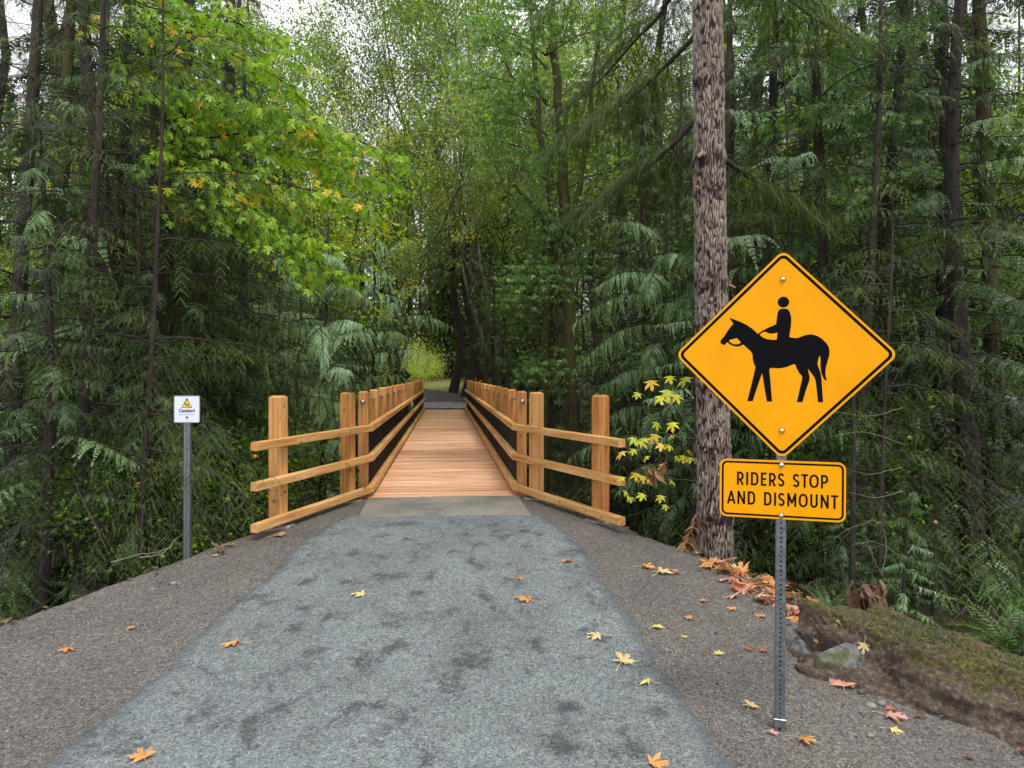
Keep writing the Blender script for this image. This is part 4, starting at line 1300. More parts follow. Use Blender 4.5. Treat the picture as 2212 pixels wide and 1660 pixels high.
LIB['shrub'] = build_broad(1.6, .015, 206, OV, 34, .055, M['bluegreen'], M['twig'], depth=2, spread=.8, trunk_f=.15, scatter=.13, stems=4, tone=(.1, .6), flat=.6, warm=.0)
LIB['shrub_2'] = build_broad(2.4, .018, 207, OV, 34, .07, M['meadow'], M['twig'], depth=2, spread=.8, trunk_f=.15, scatter=.18, stems=4, tone=(.1, .9), flat=.6, warm=.1)

def where(x, y):
    p = 1106 + x / y * 1534
    if y < 15:
        L = [(150, 'far out on the left'), (276, 'left of the conifer poles'), (350, 'at the foot of the conifer poles'), (450, 'behind the caution post'), (545, 'between the caution post and the left end fence'),
             (640, 'behind the outer left fence post'), (780, 'behind the gap in the left end fence'), (963, 'beside the left bridge railing'), (1180, 'beside the right bridge railing'), (1300, 'behind the right end fence'),
             (1400, 'behind the outer right fence post'), (1500, 'left of the fir trunk base'), (1600, 'beside the fir trunk base'), (1740, 'behind the sign post'), (1850, 'behind the boulder'), (1960, 'behind the right end of the boulder'), (9999, 'far out on the right')]
        r = 'close up' if y < 6.6 else ('' if y < 9 else 'deeper in')
    else:
        L = [(150, 'far out on the left'), (276, 'at the left edge'), (400, 'behind the conifer poles'), (560, 'behind the bright maple'), (640, 'left of the white sky gap'), (760, 'under the white sky gap'), (860, 'right of the white sky gap'),
             (963, 'above the left railing'), (1100, 'above the right railing'), (1250, 'behind the mossy maple'), (1400, 'right of the mossy maple'), (1500, 'left of the fir trunk'), (1620, 'right of the fir trunk'), (1800, 'above the amber sign'), (1940, 'at the right edge'), (9999, 'far out on the right')]
        r = 'nearer' if y < 26 else ('' if y < 36 else 'farther back')
    return next(t for q, t in L if p < q) + (', ' + r if r else '')
def plant(kind, x, y, label, cat='tree', name=None, rz=None, s=1.0, group=None, z=None):
    trunk, crown = LIB[kind]
    nm = name or {'c': 'cedar_tree', 'h': 'hemlock_tree', 'f': 'fir_tree', 'm': 'maple_tree', 'a': 'alder_tree', 'v': 'vine_maple', 's': 'shrub'}[kind[0]]
    u_, v_ = to_uv(x, y)
    if -1 < v_ < 27 and abs(u_) < 2.3:            # nothing grows through the bridge
        x, y = to_xy(2.4 if u_ > 0 else -2.4, v_)
    zz_ = gz(x, y) if z is None else z
    root = empty(nm, (x, y, zz_ - .05), rnd.uniform(0, 6.28) if rz is None else rz)
    root.scale = (s, s, s * rnd.uniform(.95, 1.08))
    tag(root, label, cat, group)
    link('stem' if kind[0] == 's' else 'trunk', trunk, root)
    link('foliage' if kind[0] == 's' else 'crown', crown, root)
    return root
def P_(px, D, **k):
    return (px - 1106) / 1534 * D, D

# ---- near and middle trees, each placed where its stem stands
near = [
    # kind, px, D, scale, label
    ('hemlock', 470, 10.6, .95, 'olive green hemlock behind the caution sign, left of the fence'),
    ('hemlock', 215, 9.0, .9, 'hemlock at the left edge with hanging dark boughs'),
    ('cedar_small', 560, 12.5, 1.05, 'young cedar drooping just behind the left end fence'),
    ('cedar_mid', 690, 15.5, .95, 'cedar with pale drooping sprays left of the bridge posts'),
    ('cedar_small', 760, 19.5, 1.35, 'narrow young cedar close beside the left bridge railing'),
    ('cedar_mid', 600, 18.0, 1.25, 'broad cedar in the middle of the left bank'),
    ('cedar_tall_2', 400, 14.5, 1.0, 'tall cedar rising behind the maple boughs on the left'),
    ('cedar_mid', 830, 25.5, 1.0, 'cedar leaning its boughs over the far left railing'),
    ('cedar_small', 330, 8.2, .62, 'short cedar bush at the foot of the left bank'),
    ('cedar_mid', 1400, 12.6, .95, 'cedar with hanging sprays right of the bridge'),
    ('cedar_small', 1330, 16.5, 1.35, 'slender cedar between the mossy maple and the fir'),
    ('cedar_mid', 1470, 16.5, 1.3, 'big dark cedar behind the bare fir trunk'),
    ('cedar_small', 1500, 9.2, .80, 'small cedar growing just left of the bare fir trunk'),
    ('cedar_mid', 1720, 11.0, 1.05, 'dense cedar directly behind the amber sign'),
    ('hemlock_small', 1840, 7.2, .62, 'low hemlock sapling behind the mossy boulder'),
    ('cedar_mid', 1930, 9.8, .95, 'cedar at the right edge behind the sign'),
    ('hemlock', 1640, 13.5, .95, 'hemlock just right of the bare fir trunk'),
    ('cedar_tall', 1560, 20.0, 1.0, 'tall cedar filling the gap right of the fir trunk'),
    ('cedar_tall_2', 1130, 29.5, .9, 'cedar overhanging the far right railing'),
    ('cedar_mid', 1180, 24.0, 1.1, 'cedar behind the mossy maple stems'),
    ('hemlock_small', 1000, 36.5, 1.3, 'young hemlock standing near the far end of the bridge'),
    ('hemlock', 1290, 21.0, 1.05, 'hemlock behind the slender cedar right of the bridge'),
    ('cedar_small', 90, 7.4, .9, 'young cedar low at the far left side'),
    ('cedar_mid', 2080, 8.4, .9, 'cedar standing right of the mossy boulder'),
    ('hemlock_small', 420, 11.2, 1.9, 'bushy hemlock with level boughs above the caution sign'),
    ('hemlock_small', 520, 10.2, 1.5, 'bushy hemlock between the caution sign and the end fence'),
    ('hemlock_small', 330, 8.9, 1.6, 'bushy hemlock close behind the front conifer pole'),
    ('hemlock_small', 610, 17.5, 2.4, 'wide young hemlock above the left end fence'),
    ('hemlock_small', 200, 7.9, 1.5, 'wide young hemlock at the left edge'),
    ('hemlock_small', 60, 9.0, 2.0, 'wide young hemlock far out on the left'),
    ('cedar_small', 260, 9.6, 1.5, 'feathery cedar between the two leftmost hemlocks'),
    ('hemlock_small', 1590, 10.0, 1.9, 'wide young hemlock between fir trunk and amber sign'),
    ('hemlock_small', 1780, 9.4, 1.8, 'bushy hemlock behind the right corner of the amber sign'),
    ('hemlock_small', 1880, 8.4, 1.4, 'bushy hemlock right of the amber sign'),
    ('hemlock_small', 1340, 13.5, 2.0, 'wide young hemlock right of the mossy maple'),
    ('hemlock_small', 1450, 14.0, 2.3, 'wide young hemlock left of the fir trunk'),
    ('hemlock_small', 2030, 9.6, 2.0, 'wide young hemlock beyond the right edge cedar'),
    ('cedar_small', 1660, 9.6, 1.5, 'feathery cedar directly behind the plaque'),
    ('cedar_small', 1560, 13.0, 1.8, 'feathery cedar close right of the fir trunk'),
    ('vine_maple', 1620, 10.2, 1.0, 'leafy vine maple behind the left corner of the diamond'),
    ('vine_maple', 1850, 10.6, 1.1, 'leafy vine maple right of the diamond'),
    ('vine_maple', 480, 9.3, .9, 'small leafy vine maple between caution post and end fence'),
    ('vine_maple', 300, 8.4, .8, 'small leafy vine maple at the foot of the conifer poles'),
    ('vine_maple', 600, 13.4, 1.2, 'leafy vine maple above the outer left fence post'),
    ('vine_maple', 1930, 8.8, .9, 'small leafy vine maple at the right edge'),
    ('vine_maple', 380, 10.4, 1.3, 'leafy vine maple in the dark hemlocks on the left'),
    ('hemlock', 300, 10.6, .9, 'hemlock filling the gap between the conifer poles'),
    ('cedar_mid', 520, 12.6, .85, 'feathery cedar right behind the outer left fence post'),
    ('cedar_small', 430, 9.4, .95, 'low feathery cedar directly behind the caution sign'),
    ('cedar_mid', 190, 11.5, 1.0, 'dense cedar behind the leftmost hemlock'),
    ('hemlock', 2000, 11.5, .9, 'hemlock behind the cedar at the right edge'),
    ('vine_maple', 1270, 17.5, 1.1, 'small leafy maple below the mossy stems'),
    ('vine_maple', 1150, 19.0, 1.0, 'small blue green maple beside the right railing'),
]
for kind, px_, D, s, lab in near:
    x, y = P_(px_, D)
    plant(kind, x, y, lab, s=s)

tall = [
    ('fir_tall', 1815, 17.0, .95, 'straight fir trunk with scaly grey bark right of the sign top'),
    ('fir_tall', 1870, 19.0, .9, 'second straight dark fir trunk at the right edge'),
    ('fir_tall', 1330, 30.0, 1.0, 'tall fir with dark limbs above the right bank'),
    ('fir_tall', 1430, 25.0, .95, 'tall fir behind the limbs of the bare trunk'),
    ('alder', 850, 30.0, 1.1, 'tall airy alder rising left of the bridge line'),
    ('alder_2', 880, 34.0, 1.4, 'pale green alder above the left railing'),
    ('fir_tall', 985, 46, .9, 'dark trunk leftmost of the three beyond the bridge'),
    ('fir_tall', 1012, 43, .9, 'dark trunk in the middle of the three beyond the bridge'),
    ('cedar_tall', 1036, 48, .9, 'dark trunk rightmost of the three beyond the bridge'),
    ('cedar_tall', 300, 17.0, 1.0, 'tall cedar behind the conifer poles'),
    ('hemlock', 250, 14.0, 1.2, 'tall hemlock at the upper left edge'),
    ('cedar_tall_2', 140, 15.0, 1.1, 'tall drooping cedar at the far upper left'),
    ('maple_2', 380, 16.0, .95, 'bright leafy maple high behind the conifer poles'),
    ('hemlock', 510, 17.0, 1.25, 'tall hemlock behind the bright maple boughs'),
    ('cedar_tall', 1650, 18.5, 1.0, 'tall cedar high above the diamond'),
    ('hemlock', 1500, 15.5, 1.25, 'tall hemlock just left behind the fir trunk'),
    ('alder_2', 1250, 24.0, 1.2, 'fine leaved alder above the mossy maple'),
    ('maple', 1390, 21.0, 1.15, 'tall maple between the mossy maple and the fir'),
    ('cedar_tall_2', 1760, 21.0, 1.1, 'drooping cedar behind the straight fir trunks'),
    ('maple_2', 1920, 18.0, 1.0, 'yellowing maple at the upper right edge'),
    ('cedar_tall', 1980, 15.0, 1.05, 'tall cedar at the far upper right'),
    ('hemlock', 2120, 14.0, 1.2, 'tall hemlock beyond the right edge'),
    ('alder', 1095, 40.0, 1.4, 'airy alder filling the sky above the bridge'),
    ('alder', 720, 36.0, .72, 'low airy alder below the white gap in the sky'),
    ('maple_2', 520, 27.0, .98, 'leafy maple left of the white gap in the sky'),
    ('cedar_tall', 550, 31.0, .95, 'tall cedar at the left edge of the white gap in the sky'),
    ('alder_2', 850, 27.5, 1.0, 'alder with fine leaves right of the white gap in the sky'),
    ('maple', 760, 23.0, .75, 'rounded maple below the white gap in the sky'),
    ('alder', 1080, 31.0, 1.25, 'airy alder leaning over the right side of the bridge'),
    ('hemlock', 380, 9.8, .95, 'hemlock with drooping boughs left of the caution sign'),
    ('maple', 1600, 12.5, .8, 'maple with yellowing leaves right behind the bare fir trunk'),
    ('maple_2', 1045, 36.0, .95, 'yellow green maple above the far end of the bridge'),
    ('alder_2', 1075, 37.0, 1.15, 'alder with yellowing crown above the right railing'),
    ('maple', 1120, 27.0, 1.05, 'maple with pale crown in the upper middle'),
    ('maple_2', 560, 20.0, .85, 'leafy maple behind the bright maple boughs'),
    ('cedar_tall', 480, 24.0, 1.0, 'tall cedar far back on the left bank'),
    ('alder', 1700, 24.0, 1.0, 'airy alder behind the amber sign'),
    ('maple', 1760, 14.5, .95, 'maple with spreading green boughs above the sign'),
    ('maple', 1960, 12.0, .9, 'maple spreading its crown at the upper right edge'),
]
for kind, px_, D, s, lab in tall:
    x, y = P_(px_, D)
    plant(kind, x, y, lab, s=s)

# ---- the woods behind: single trees out to about 45 m
kinds = ['cedar_tall', 'cedar_tall_2', 'hemlock', 'fir_tall', 'alder', 'alder_2', 'maple', 'maple_2', 'cedar_mid']
wts = np.array([.2, .2, .17, .13, .06, .06, .06, .06, .06]); wts /= wts.sum()
NAMES = {'cedar_tall': 'tall cedar', 'cedar_tall_2': 'drooping cedar', 'hemlock': 'hemlock', 'fir_tall': 'tall fir', 'alder': 'alder', 'alder_2': 'yellowing alder', 'maple': 'maple', 'maple_2': 'yellowing maple', 'cedar_mid': 'bushy cedar'}
placed = [P_(a[1], a[2]) for a in near + tall]
def try_place(x, y, dmin):
    return all((x - a) ** 2 + (y - b) ** 2 > dmin ** 2 for a, b in placed)
cnt = 0
SZ = lambda s: 'smallish' if s < .93 else ('big' if s > 1.06 else 'middling')
for _ in range(2600):
    y = rng.uniform(9, 47); x = rng.uniform(-1, 1) * (.80 * y + 3)
    u, v = to_uv(x, y)
    if abs(u) < (4.2 if y < 36 else 2.6) and v < 27: continue
    if y > 34 and abs(x - float(far_c(np.array(y)))) < 3.4: continue
    if y > 38 and math.hypot((x + 9.5) / 6.5, (y - 55) / 15) < 1: continue
    pxx = 1106 + x / y * 1534
    if y < 16 and 250 < pxx < 2010: continue
    if y < 22 and 560 < pxx < 1500: continue
    if not try_place(x, y, 3.1 if y < 30 else 3.6): continue
    k = kinds[rng.choice(len(kinds), p=wts)]
    if 620 < pxx < 800:
        k = 'cedar_mid' if y < 30 else 'alder_2'
    elif 800 <= pxx < 1150 and y < 44: k = ['alder', 'alder_2', 'maple_2', 'cedar_mid'][rng.randint(4)]
    s = rng.uniform(.85, 1.15)
    if 630 < pxx < 775: s *= .66 if y > 28 else .8
    placed.append((x, y))
    side = 'left of the bridge' if pxx < 860 else ('right of the bridge' if pxx > 1080 else 'beyond the bridge')
    plant(k, x, y, '%s %s in the woods %s' % (SZ(s), NAMES[k], where(x, y)), s=s, group='%s trees in the woods %s' % (NAMES[k], side))
    cnt += 1
print('background trees', cnt)

# ---- the far wood that reads as one mass
def far_wood():
    r = np.random.RandomState(77)
    parts = []; wood = MB()
    leafc = [(np.array([(0, 0, 0), (.45, .34, .06), (1, 0, -.15), (.5, -.34, .06)]), np.array([(0, 1, 2, 3)]), np.zeros(4))]
    for k in range(150):
        y = r.uniform(47, 78); x = r.uniform(-1, 1) * (.82 * y + 4)
        if k > 110: y = r.uniform(67, 90); x = r.uniform(-26, 6)
        if math.hypot((x + 9.5) / 6.5, (y - 54) / 12) < 1: continue
        h = r.uniform(15, 30); con = r.rand() < .6
        pxx = 1106 + x / y * 1534
        if 610 < pxx < 800: h = r.uniform(9, 15)
        zb = gz(x, y)
        n = 1500
        f = r.uniform(.08, 1, n)
        rad = (3.2 * (1 - f) ** .7 if con else 3.6 * np.sin(np.pi * np.clip(f * .9 + .05, 0, 1)) ** .7)
        a = r.uniform(0, 6.28, n); q = np.sqrt(r.uniform(.05, 1, n))
        lump = .75 + .25 * np.sin(a * 3 + f * 14 + k)
        pos = np.stack([x + np.cos(a) * rad * q * lump, y + np.sin(a) * rad * q * lump, zb + f * h - (.5 * q * rad if con else 0) * .5], 1)
        M_ = rot_z(r.uniform(0, 6.28, n)) @ rot_y(r.normal(.6 if con else .3, .5, n)) @ rot_x(r.normal(0, .6, n)) * (r.uniform(.3, .7, n) if con else r.uniform(.25, .5, n))[:, None, None]
        parts.append(stamp(leafc[0], M_, pos, r.uniform(-.15, .15, n) + (.28 if con else .6)))
        wood.add(*tube([(x, y, zb - 1), (x, y, zb + h * .9)], [.22, .05], 6))
    V, F, T = merge(parts)
    wood.add(V, F, 1, tone=T)
    return V, F, T, wood
V, F, T, wd = far_wood()
wv = np.concatenate(wd.V[:-1]) if len(wd.V) > 1 else np.zeros((0, 3))
wf = [f for (k, m), l in wd.P.items() if m == 0 for f in l]
me = make_mesh('far_wood', np.concatenate([wv, V]), [(np.concatenate(wf), 0), (F + len(wv), 1)], {'tone': ('FLOAT', np.concatenate([np.zeros(len(wv)), T]))}, False, [M['bark'], M['alder']])
tag(link('far_wood', me), kind='stuff')

# yellow green thicket in the clearing, bright grass
for k, (px_, D, s) in enumerate([(855, 50, 1.3), (880, 55, 1.6), (905, 58, 1.7), (845, 46, 1.0), (925, 62, 1.7), (868, 60, 2.2), (900, 66, 2.6)]):
    x, y = P_(px_, D)
    plant('shrub_2', x, y, 'sunlit yellow green bush in the clearing beyond the bridge', 'bush', 'bush', s=s, group='bushes in the far clearing')
def grass_patch():
    r = np.random.RandomState(5); n = 9000
    x = r.uniform(-14, -3.5, n); y = r.uniform(41, 58, n)
    k = np.abs(x - far_c(y)) > 1.7; x = x[k]; y = y[k]; n = len(x)
    z = terrain(x, y)
    V = np.array([(-.02, 0, 0), (.02, 0, 0), (0, .06, 1.0)]); F = np.array([(0, 1, 2)])
    M_ = rot_z(r.uniform(0, 6.28, n)) * r.uniform(.12, .32, n)[:, None, None]
    return stamp((V, F, np.zeros(3)), M_, np.stack([x, y, z], 1), r.uniform(.1, .9, n))
V, F, T = grass_patch()
tag(link('grass', make_mesh('grass', V, [(F, 0)], {'tone': ('FLOAT', T)}, False, [M['meadow']])), kind='stuff')

# ================================================================== hero vegetation
def V3(px, py, D):
    return np.array(at(px, py, D))
def smooth_poly(P, n):
    P = np.asarray(P, float); k = len(P)
    t = np.linspace(0, k - 1, n); i0 = np.clip(np.floor(t).astype(int), 0, k - 2); f = (t - i0)[:, None]
    g = lambda j: P[np.clip(j, 0, k - 1)]
    p0, p1, p2, p3 = g(i0 - 1), g(i0), g(i0 + 1), g(i0 + 2)
    return .5 * (2 * p1 + (p2 - p0) * f + (2 * p0 - 5 * p1 + 4 * p2 - p3) * f ** 2 + (3 * p1 - p0 - 3 * p2 + p3) * f ** 3)

# ---- the scaly fir trunk beside the sign
FX, FY = 2.07, 7.2
FZ = gz(FX, FY) - .25
fir = empty('fir_tree', (FX, FY, FZ))
tag(fir, 'large bare fir trunk with cracked grey bark between the bridge and the sign', 'tree')
def fir_trunk():
    nt_, nz_ = 190, 460
    H_ = 9.5
    z = np.linspace(0, H_, nz_); a = np.arange(nt_) / nt_ * 2 * math.pi
    A, Zz = np.meshgrid(a, z)
    r = np.interp(Zz, [0, .35, .9, 2.0, 5.5, 9.5], [.225, .185, .163, .152, .142, .125])
    xx, yy = np.cos(A) * r, np.sin(A) * r
    NR = 38
    warp = 1.15 * fbm(xx * 8, yy * 8, Zz * 4.5, o=3) + .28 * vnoise(xx * 60, yy * 60, Zz * 30)
    s_ = NR * A / (2 * math.pi) + warp * 1.15
    cell = np.round(s_); dist = .5 - np.abs(s_ - cell)          # 0 in the furrow, .5 on the ridge... of each strip
    brk = vnoise(xx * 34, yy * 34, Zz * 27)
    crack = sstep(.03, .24, dist) * sstep(-.62, -.30, brk)
    fine = fbm(xx * 60, yy * 60, Zz * 24, o=3)
    blk = vnoise(cell * 3.7, Zz * 17 + cell * 1.3)
    disp = .012 * crack + .004 * blk * crack + .003 * fine + .006 * fbm(xx * 6, yy * 6, Zz * 2, o=2)
    # knots: swollen rings where whorls of limbs died
    for zk, ak, s in KN:
        da = np.angle(np.exp(1j * (A - ak)))
        g = np.exp(-((Zz - zk) / .05) ** 2 - (da / .35) ** 2)
        disp += g * .022 * s
        disp += np.exp(-((Zz - zk) / .035) ** 2) * .006
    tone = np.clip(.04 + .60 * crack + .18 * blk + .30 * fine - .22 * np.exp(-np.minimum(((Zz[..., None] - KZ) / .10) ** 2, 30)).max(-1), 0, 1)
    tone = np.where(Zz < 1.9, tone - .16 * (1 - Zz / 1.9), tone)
    rr_ = r + disp
    leanx = np.interp(Zz, [0, 9.5], [0, -.14])
    X_ = np.cos(A) * rr_ + leanx; Y_ = np.sin(A) * rr_
    i = np.arange(nz_ - 1)[:, None] * nt_; j = np.arange(nt_)[None]; j2 = (j + 1) % nt_
    F = np.stack([i + j, i + j2, i + nt_ + j2, i + nt_ + j], -1).reshape(-1, 4)
    return make_mesh('trunk', np.stack([X_, Y_, Zz], -1).reshape(-1, 3), [(F, 0)], {'tone': ('FLOAT', tone.ravel())}, True, [M['bark_fir']])
KN = []
for zk in (1.05, 1.75, 2.35, 2.95, 3.42, 4.35, 4.62, 5.42):
    for q in range(rnd.randint(2, 3)):
        KN.append((zk + rnd.uniform(-.05, .05), rnd.uniform(3.4, 6.1), rnd.uniform(.5, 1.1)))
KZ = np.array([1.05, 1.75, 2.35, 2.95, 3.42, 4.35, 4.62, 5.42])
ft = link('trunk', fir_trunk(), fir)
# short broken stubs
for zk, ak, s in KN:
    L = rnd.uniform(.03, .09)
    P = np.array([(0, 0, 0), (L * .6, 0, .004), (L, 0, -.004)])
    V, F = tube(P, [.014 * s + .004, .011 * s, .008 * s], 7, cap=True)
    st = MB().add(V, F).mesh('branch_stub', [M['cutwood'] if rnd.random() < .35 else M['bark']])
    r_ = np.interp(zk, [0, .9, 5.5, 9.5], [.2, .165, .15, .13])
    link('branch_stub', st, fir, (r_ * math.cos(ak) - .14 * zk / 9.5, r_ * math.sin(ak), zk), (0, rnd.uniform(-.3, .4), ak))
# moss at the foot
def moss_tufts():
    r = np.random.RandomState(9); n = 2600
    a = r.uniform(2.9, 7.0, n); z = np.abs(r.normal(0, .38, n))
    k = (z < 1.2) & (vnoise(np.cos(a) * 3, np.sin(a) * 3, z * 4) > -.15); a = a[k]; z = z[k]; n = len(a)
    rr_ = np.interp(z, [0, .35, .9, 2.0], [.235, .20, .178, .165])
    pos = np.stack([np.cos(a) * rr_ - .003, np.sin(a) * rr_, z], 1)
    V = np.array([(0, -.004, 0), (0, .004, 0), (.02, 0, .012)]); F = np.array([(0, 1, 2)])
    M_ = rot_z(a + r.normal(0, .6, n)) @ rot_y(r.normal(0, .5, n)) * r.uniform(.5, 1.5, n)[:, None, None]
    return stamp((V, F, np.zeros(3)), M_, pos, r.uniform(0, .8, n))
V, F, T = moss_tufts()
link('moss', make_mesh('moss', V, [(F, 0)], {'tone': ('FLOAT', T)}, False, [M['alder']]), fir)

def limb_foliage(P, seed, tpls, step=.09, tw=.7, hang=.6, size=.55, dens=1.0, start=.2):
    """needle boughs along a limb P: side shoots that sag, each with needle twigs"""
    r = np.random.RandomState(seed)
    seg = np.linalg.norm(np.diff(P, axis=0), axis=1); s = np.concatenate([[0], np.cumsum(seg)]); L = s[-1]
    parts = []; wood = []
    for d in np.arange(L * start, L, step):
        c = np.array([np.interp(d, s, P[:, k]) for k in range(3)])
        t = np.array([np.interp(min(d + .05, L), s, P[:, k]) for k in range(3)]) - np.array([np.interp(max(d - .05, 0), s, P[:, k]) for k in range(3)])
        ang = math.atan2(t[1], t[0]); f = d / L
        for sd in (-1, 1):
            if r.rand() > dens: continue
            l2 = tw * r.uniform(.5, 1.15) * (1.15 - .75 * f)
            m = max(3, int(l2 / .055)); q = (np.arange(m) + 1) / m
            ya = ang + sd * math.radians(r.uniform(35, 75))
            x = q * l2 * math.cos(hang * .6); z = -hang * l2 * q ** 1.6 * .8 + r.uniform(-.02, .02, m)
            base = c + np.stack([x * math.cos(ya), x * math.sin(ya), z], 1)
            wood.append(np.concatenate([c[None], base[[m // 2, -1]]]))
            for s2 in (-1, 1):
                M_ = rot_z(ya + s2 * np.radians(r.uniform(30, 60, m))) @ rot_y(r.uniform(.3, 1.0, m) * hang * 1.4) @ rot_x(r.uniform(-.4, .4, m))
                M_ = M_ * (size * r.uniform(.6, 1.1, m) * (1.1 - .5 * q))[:, None, None]
                ch = r.randint(0, len(tpls), m)
                for ti, tp in enumerate(tpls):
                    k = ch == ti
                    if k.any(): parts.append(stamp(tp, M_[k], base[k], r.uniform(.25, .65, k.sum())))
    return merge(parts), wood
# limbs that sweep down to the left from the fir, above the frame and through it
lim = [
    [V3(1500, -160, 7.2), V3(1440, 10, 7.5), V3(1370, 90, 7.9), V3(1290, 180, 8.3), V3(1190, 260, 8.7)],
    [V3(1500, 80, 7.2), V3(1440, 140, 7.5), V3(1360, 215, 7.9), V3(1270, 270, 8.3), V3(1180, 330, 8.7)],
    [V3(1500, 262, 7.2), V3(1455, 312, 7.4), V3(1390, 370, 7.8), V3(1310, 425, 8.2), V3(1235, 450, 8.6)],
    [V3(1500, -300, 7.2), V3(1380, -140, 7.6), V3(1270, -40, 8.0), V3(1150, 40, 8.4)],
    [V3(1540, -200, 7.2), V3(1640, -60, 7.6), V3(1760, 40, 8.0), V3(1860, 90, 8.4)],
    [V3(1545, 330, 7.3), V3(1640, 395, 7.9), V3(1740, 430, 8.5), V3(1830, 450, 9.0)],
]
for k, L_ in enumerate(lim):
    P = smooth_poly(L_, 14) - np.array([FX, FY, FZ])
    V, F = tube(P, np.linspace(.03, .007, 14), 6)
    lo = link('limb', MB().add(V, F).mesh('limb', [M['bark']], True), fir)
    (V, F, T), wd_ = limb_foliage(P, 300 + k, NT, step=.075, tw=.95, hang=.85, size=.72, dens=.95, start=.14)
    mb = MB()
    for w_ in wd_: mb.add(*tube(w_, [.004, .003, .002], 3))
    wv = np.concatenate(mb.V); wf = np.concatenate([f for l in mb.P.values() for f in l])
    link('needles', make_mesh('needles', np.concatenate([V, wv]), [(F, 0), (wf + len(V), 1)], {'tone': ('FLOAT', np.concatenate([T, np.zeros(len(wv))]))}, False, [M['hemlock'], M['bark']]), lo)

# ---- bright maple whose boughs reach in from the left; its largest leaves one by one
def near_maple(tname, label, tx, ty, trunk_pts, trunk_r, boughs, leafmat, seed, n_single, size, twig_step=.16, tone=(.45, .85), yellow=.05, twl=(.25, .75), start=.12, droop=.75, flat_bias=.35):
    r = np.random.RandomState(seed)
    z0 = gz(tx, ty)
    root = empty(tname, (tx, ty, z0)); tag(root, label, 'tree')
    O = np.array([tx, ty, z0])
    tp = np.array(trunk_pts) - O
    tp = smooth_poly(tp, 24)
    link('trunk', MB().add(*tube(tp, np.linspace(trunk_r, trunk_r * .5, 24), 12)).mesh('trunk', [M['bark_moss']], True), root)
    pos, mats, tones, sizes = [], [], [], []
    for b_, (pts, r0, st_) in enumerate(boughs):
        P = smooth_poly(np.array(pts) - O, 22)
        P[1:-1] += r.normal(0, .012, (20, 3))
        bo = MB().add(*tube(P, np.linspace(r0, .004, 22), 7))
        seg = np.linalg.norm(np.diff(P, axis=0), axis=1); s = np.concatenate([[0], np.cumsum(seg)]); L = s[-1]
        yel = r.rand() < .3
        for d in np.arange(L * st_, L + .01, twig_step):
            d = min(L, d + r.uniform(-.05, .05))
            c = np.array([np.interp(d, s, P[:, k]) for k in range(3)])
            d2 = min(d + .1, L); t = np.array([np.interp(d2, s, P[:, k]) for k in range(3)]) - np.array([np.interp(d2 - .15, s, P[:, k]) for k in range(3)])
            t /= np.linalg.norm(t)
            for sd in (-1, 1):
                if r.rand() < .12: continue
                l2 = r.uniform(*twl) * (1.1 - .5 * d / L)
                side = np.cross(t, [0, 0, 1]); side /= np.linalg.norm(side)
                sp = math.radians(r.uniform(30, 65))
                dr = t * math.cos(sp) + sd * side * math.sin(sp) + np.array([0, 0, r.uniform(-.55, .45)]); dr /= np.linalg.norm(dr)
                m = 5; q = np.linspace(0, 1, m)[:, None]
                W = c + dr * l2 * q + np.array([0, 0, -.22 * l2]) * q ** 2 + r.normal(0, .008, (m, 3)) * (q > 0)
                bo.add(*tube(W, np.linspace(.0045, .002, m), 3))
                yt = r.rand() < yellow
                base_t = r.uniform(*tone)
                nn_ = max(2, int(l2 / .10))
                for j in range(nn_ + 1):
                    f = (j + .6) / (nn_ + .6); f = min(1, f)
                    w = np.array([np.interp(f, np.linspace(0, 1, m), W[:, k]) for k in range(3)])
                    for s2 in ((-1, 1) if j < nn_ else (0,)):
                        a = math.atan2(dr[1], dr[0]) + s2 * r.uniform(.6, 1.2) + r.uniform(-.3, .3)
                        pl = size * r.uniform(.3, .7)
                        tip = w + np.array([math.cos(a) * pl, math.sin(a) * pl, r.uniform(-.3, .25) * pl])
                        bo.add(*tube(np.array([w, tip]), [.0015, .0012], 3))
                        pos.append(tip)
                        R = rot_z(np.array(a)) @ rot_y(np.array(max(-.2, r.normal(droop, flat_bias)))) @ rot_x(np.array(r.normal(0, .45)))
                        sz = size * r.uniform(.65, 1.25)
                        mats.append(R * sz); sizes.append(sz)
                        t_ = base_t + r.uniform(-.12, .12)
                        if yt: t_ = r.uniform(.86, 1.04)
                        elif r.rand() < .015: t_ = 1.0
                        tones.append(t_)
        link('branch', bo.mesh('branch', [M['bark']], True), root)
    pos = np.array(pos); mats = np.array(mats); tones = np.array(tones); n = len(pos)
    dist = np.linalg.norm(pos + O - np.array([0, 0, EYE]), axis=1)
    score = np.array(sizes) / dist
    order = np.argsort(-score)
    single = order[:n_single]; rest = order[n_single:]
    # singles: share meshes by tone bin and shape
    cache = {}
    for k in single:
        key = (r.randint(5), int(np.clip(tones[k], 0, 1.05) * 10))
        if key not in cache:
            Vt, Ft, _ = PL2[key[0]]
            cache[key] = make_mesh('leaf', Vt, [(Ft, 0)], {'tone': ('FLOAT', np.full(len(Vt), key[1] / 10 + .03))}, False, [leafmat])
        o = link('leaf', cache[key], root)
        m4 = Matrix([list(mats[k][q]) + [pos[k][q]] for q in range(3)] + [[0, 0, 0, 1]])
        o.matrix_basis = m4
    if len(rest):
        parts = []
        ch = r.randint(0, 5, len(rest))
        for q in range(5):
            k = rest[ch == q]
            parts.append(stamp(PL2[q], mats[k], pos[k], tones[k]))
        V, F, T = merge(parts)
        o = link('foliage', make_mesh('foliage', V, [(F, 0)], {'tone': ('FLOAT', T)}, False, [leafmat]), root)
        o['kind'] = 'stuff'
    print(tname, 'leaves', n)
    return root

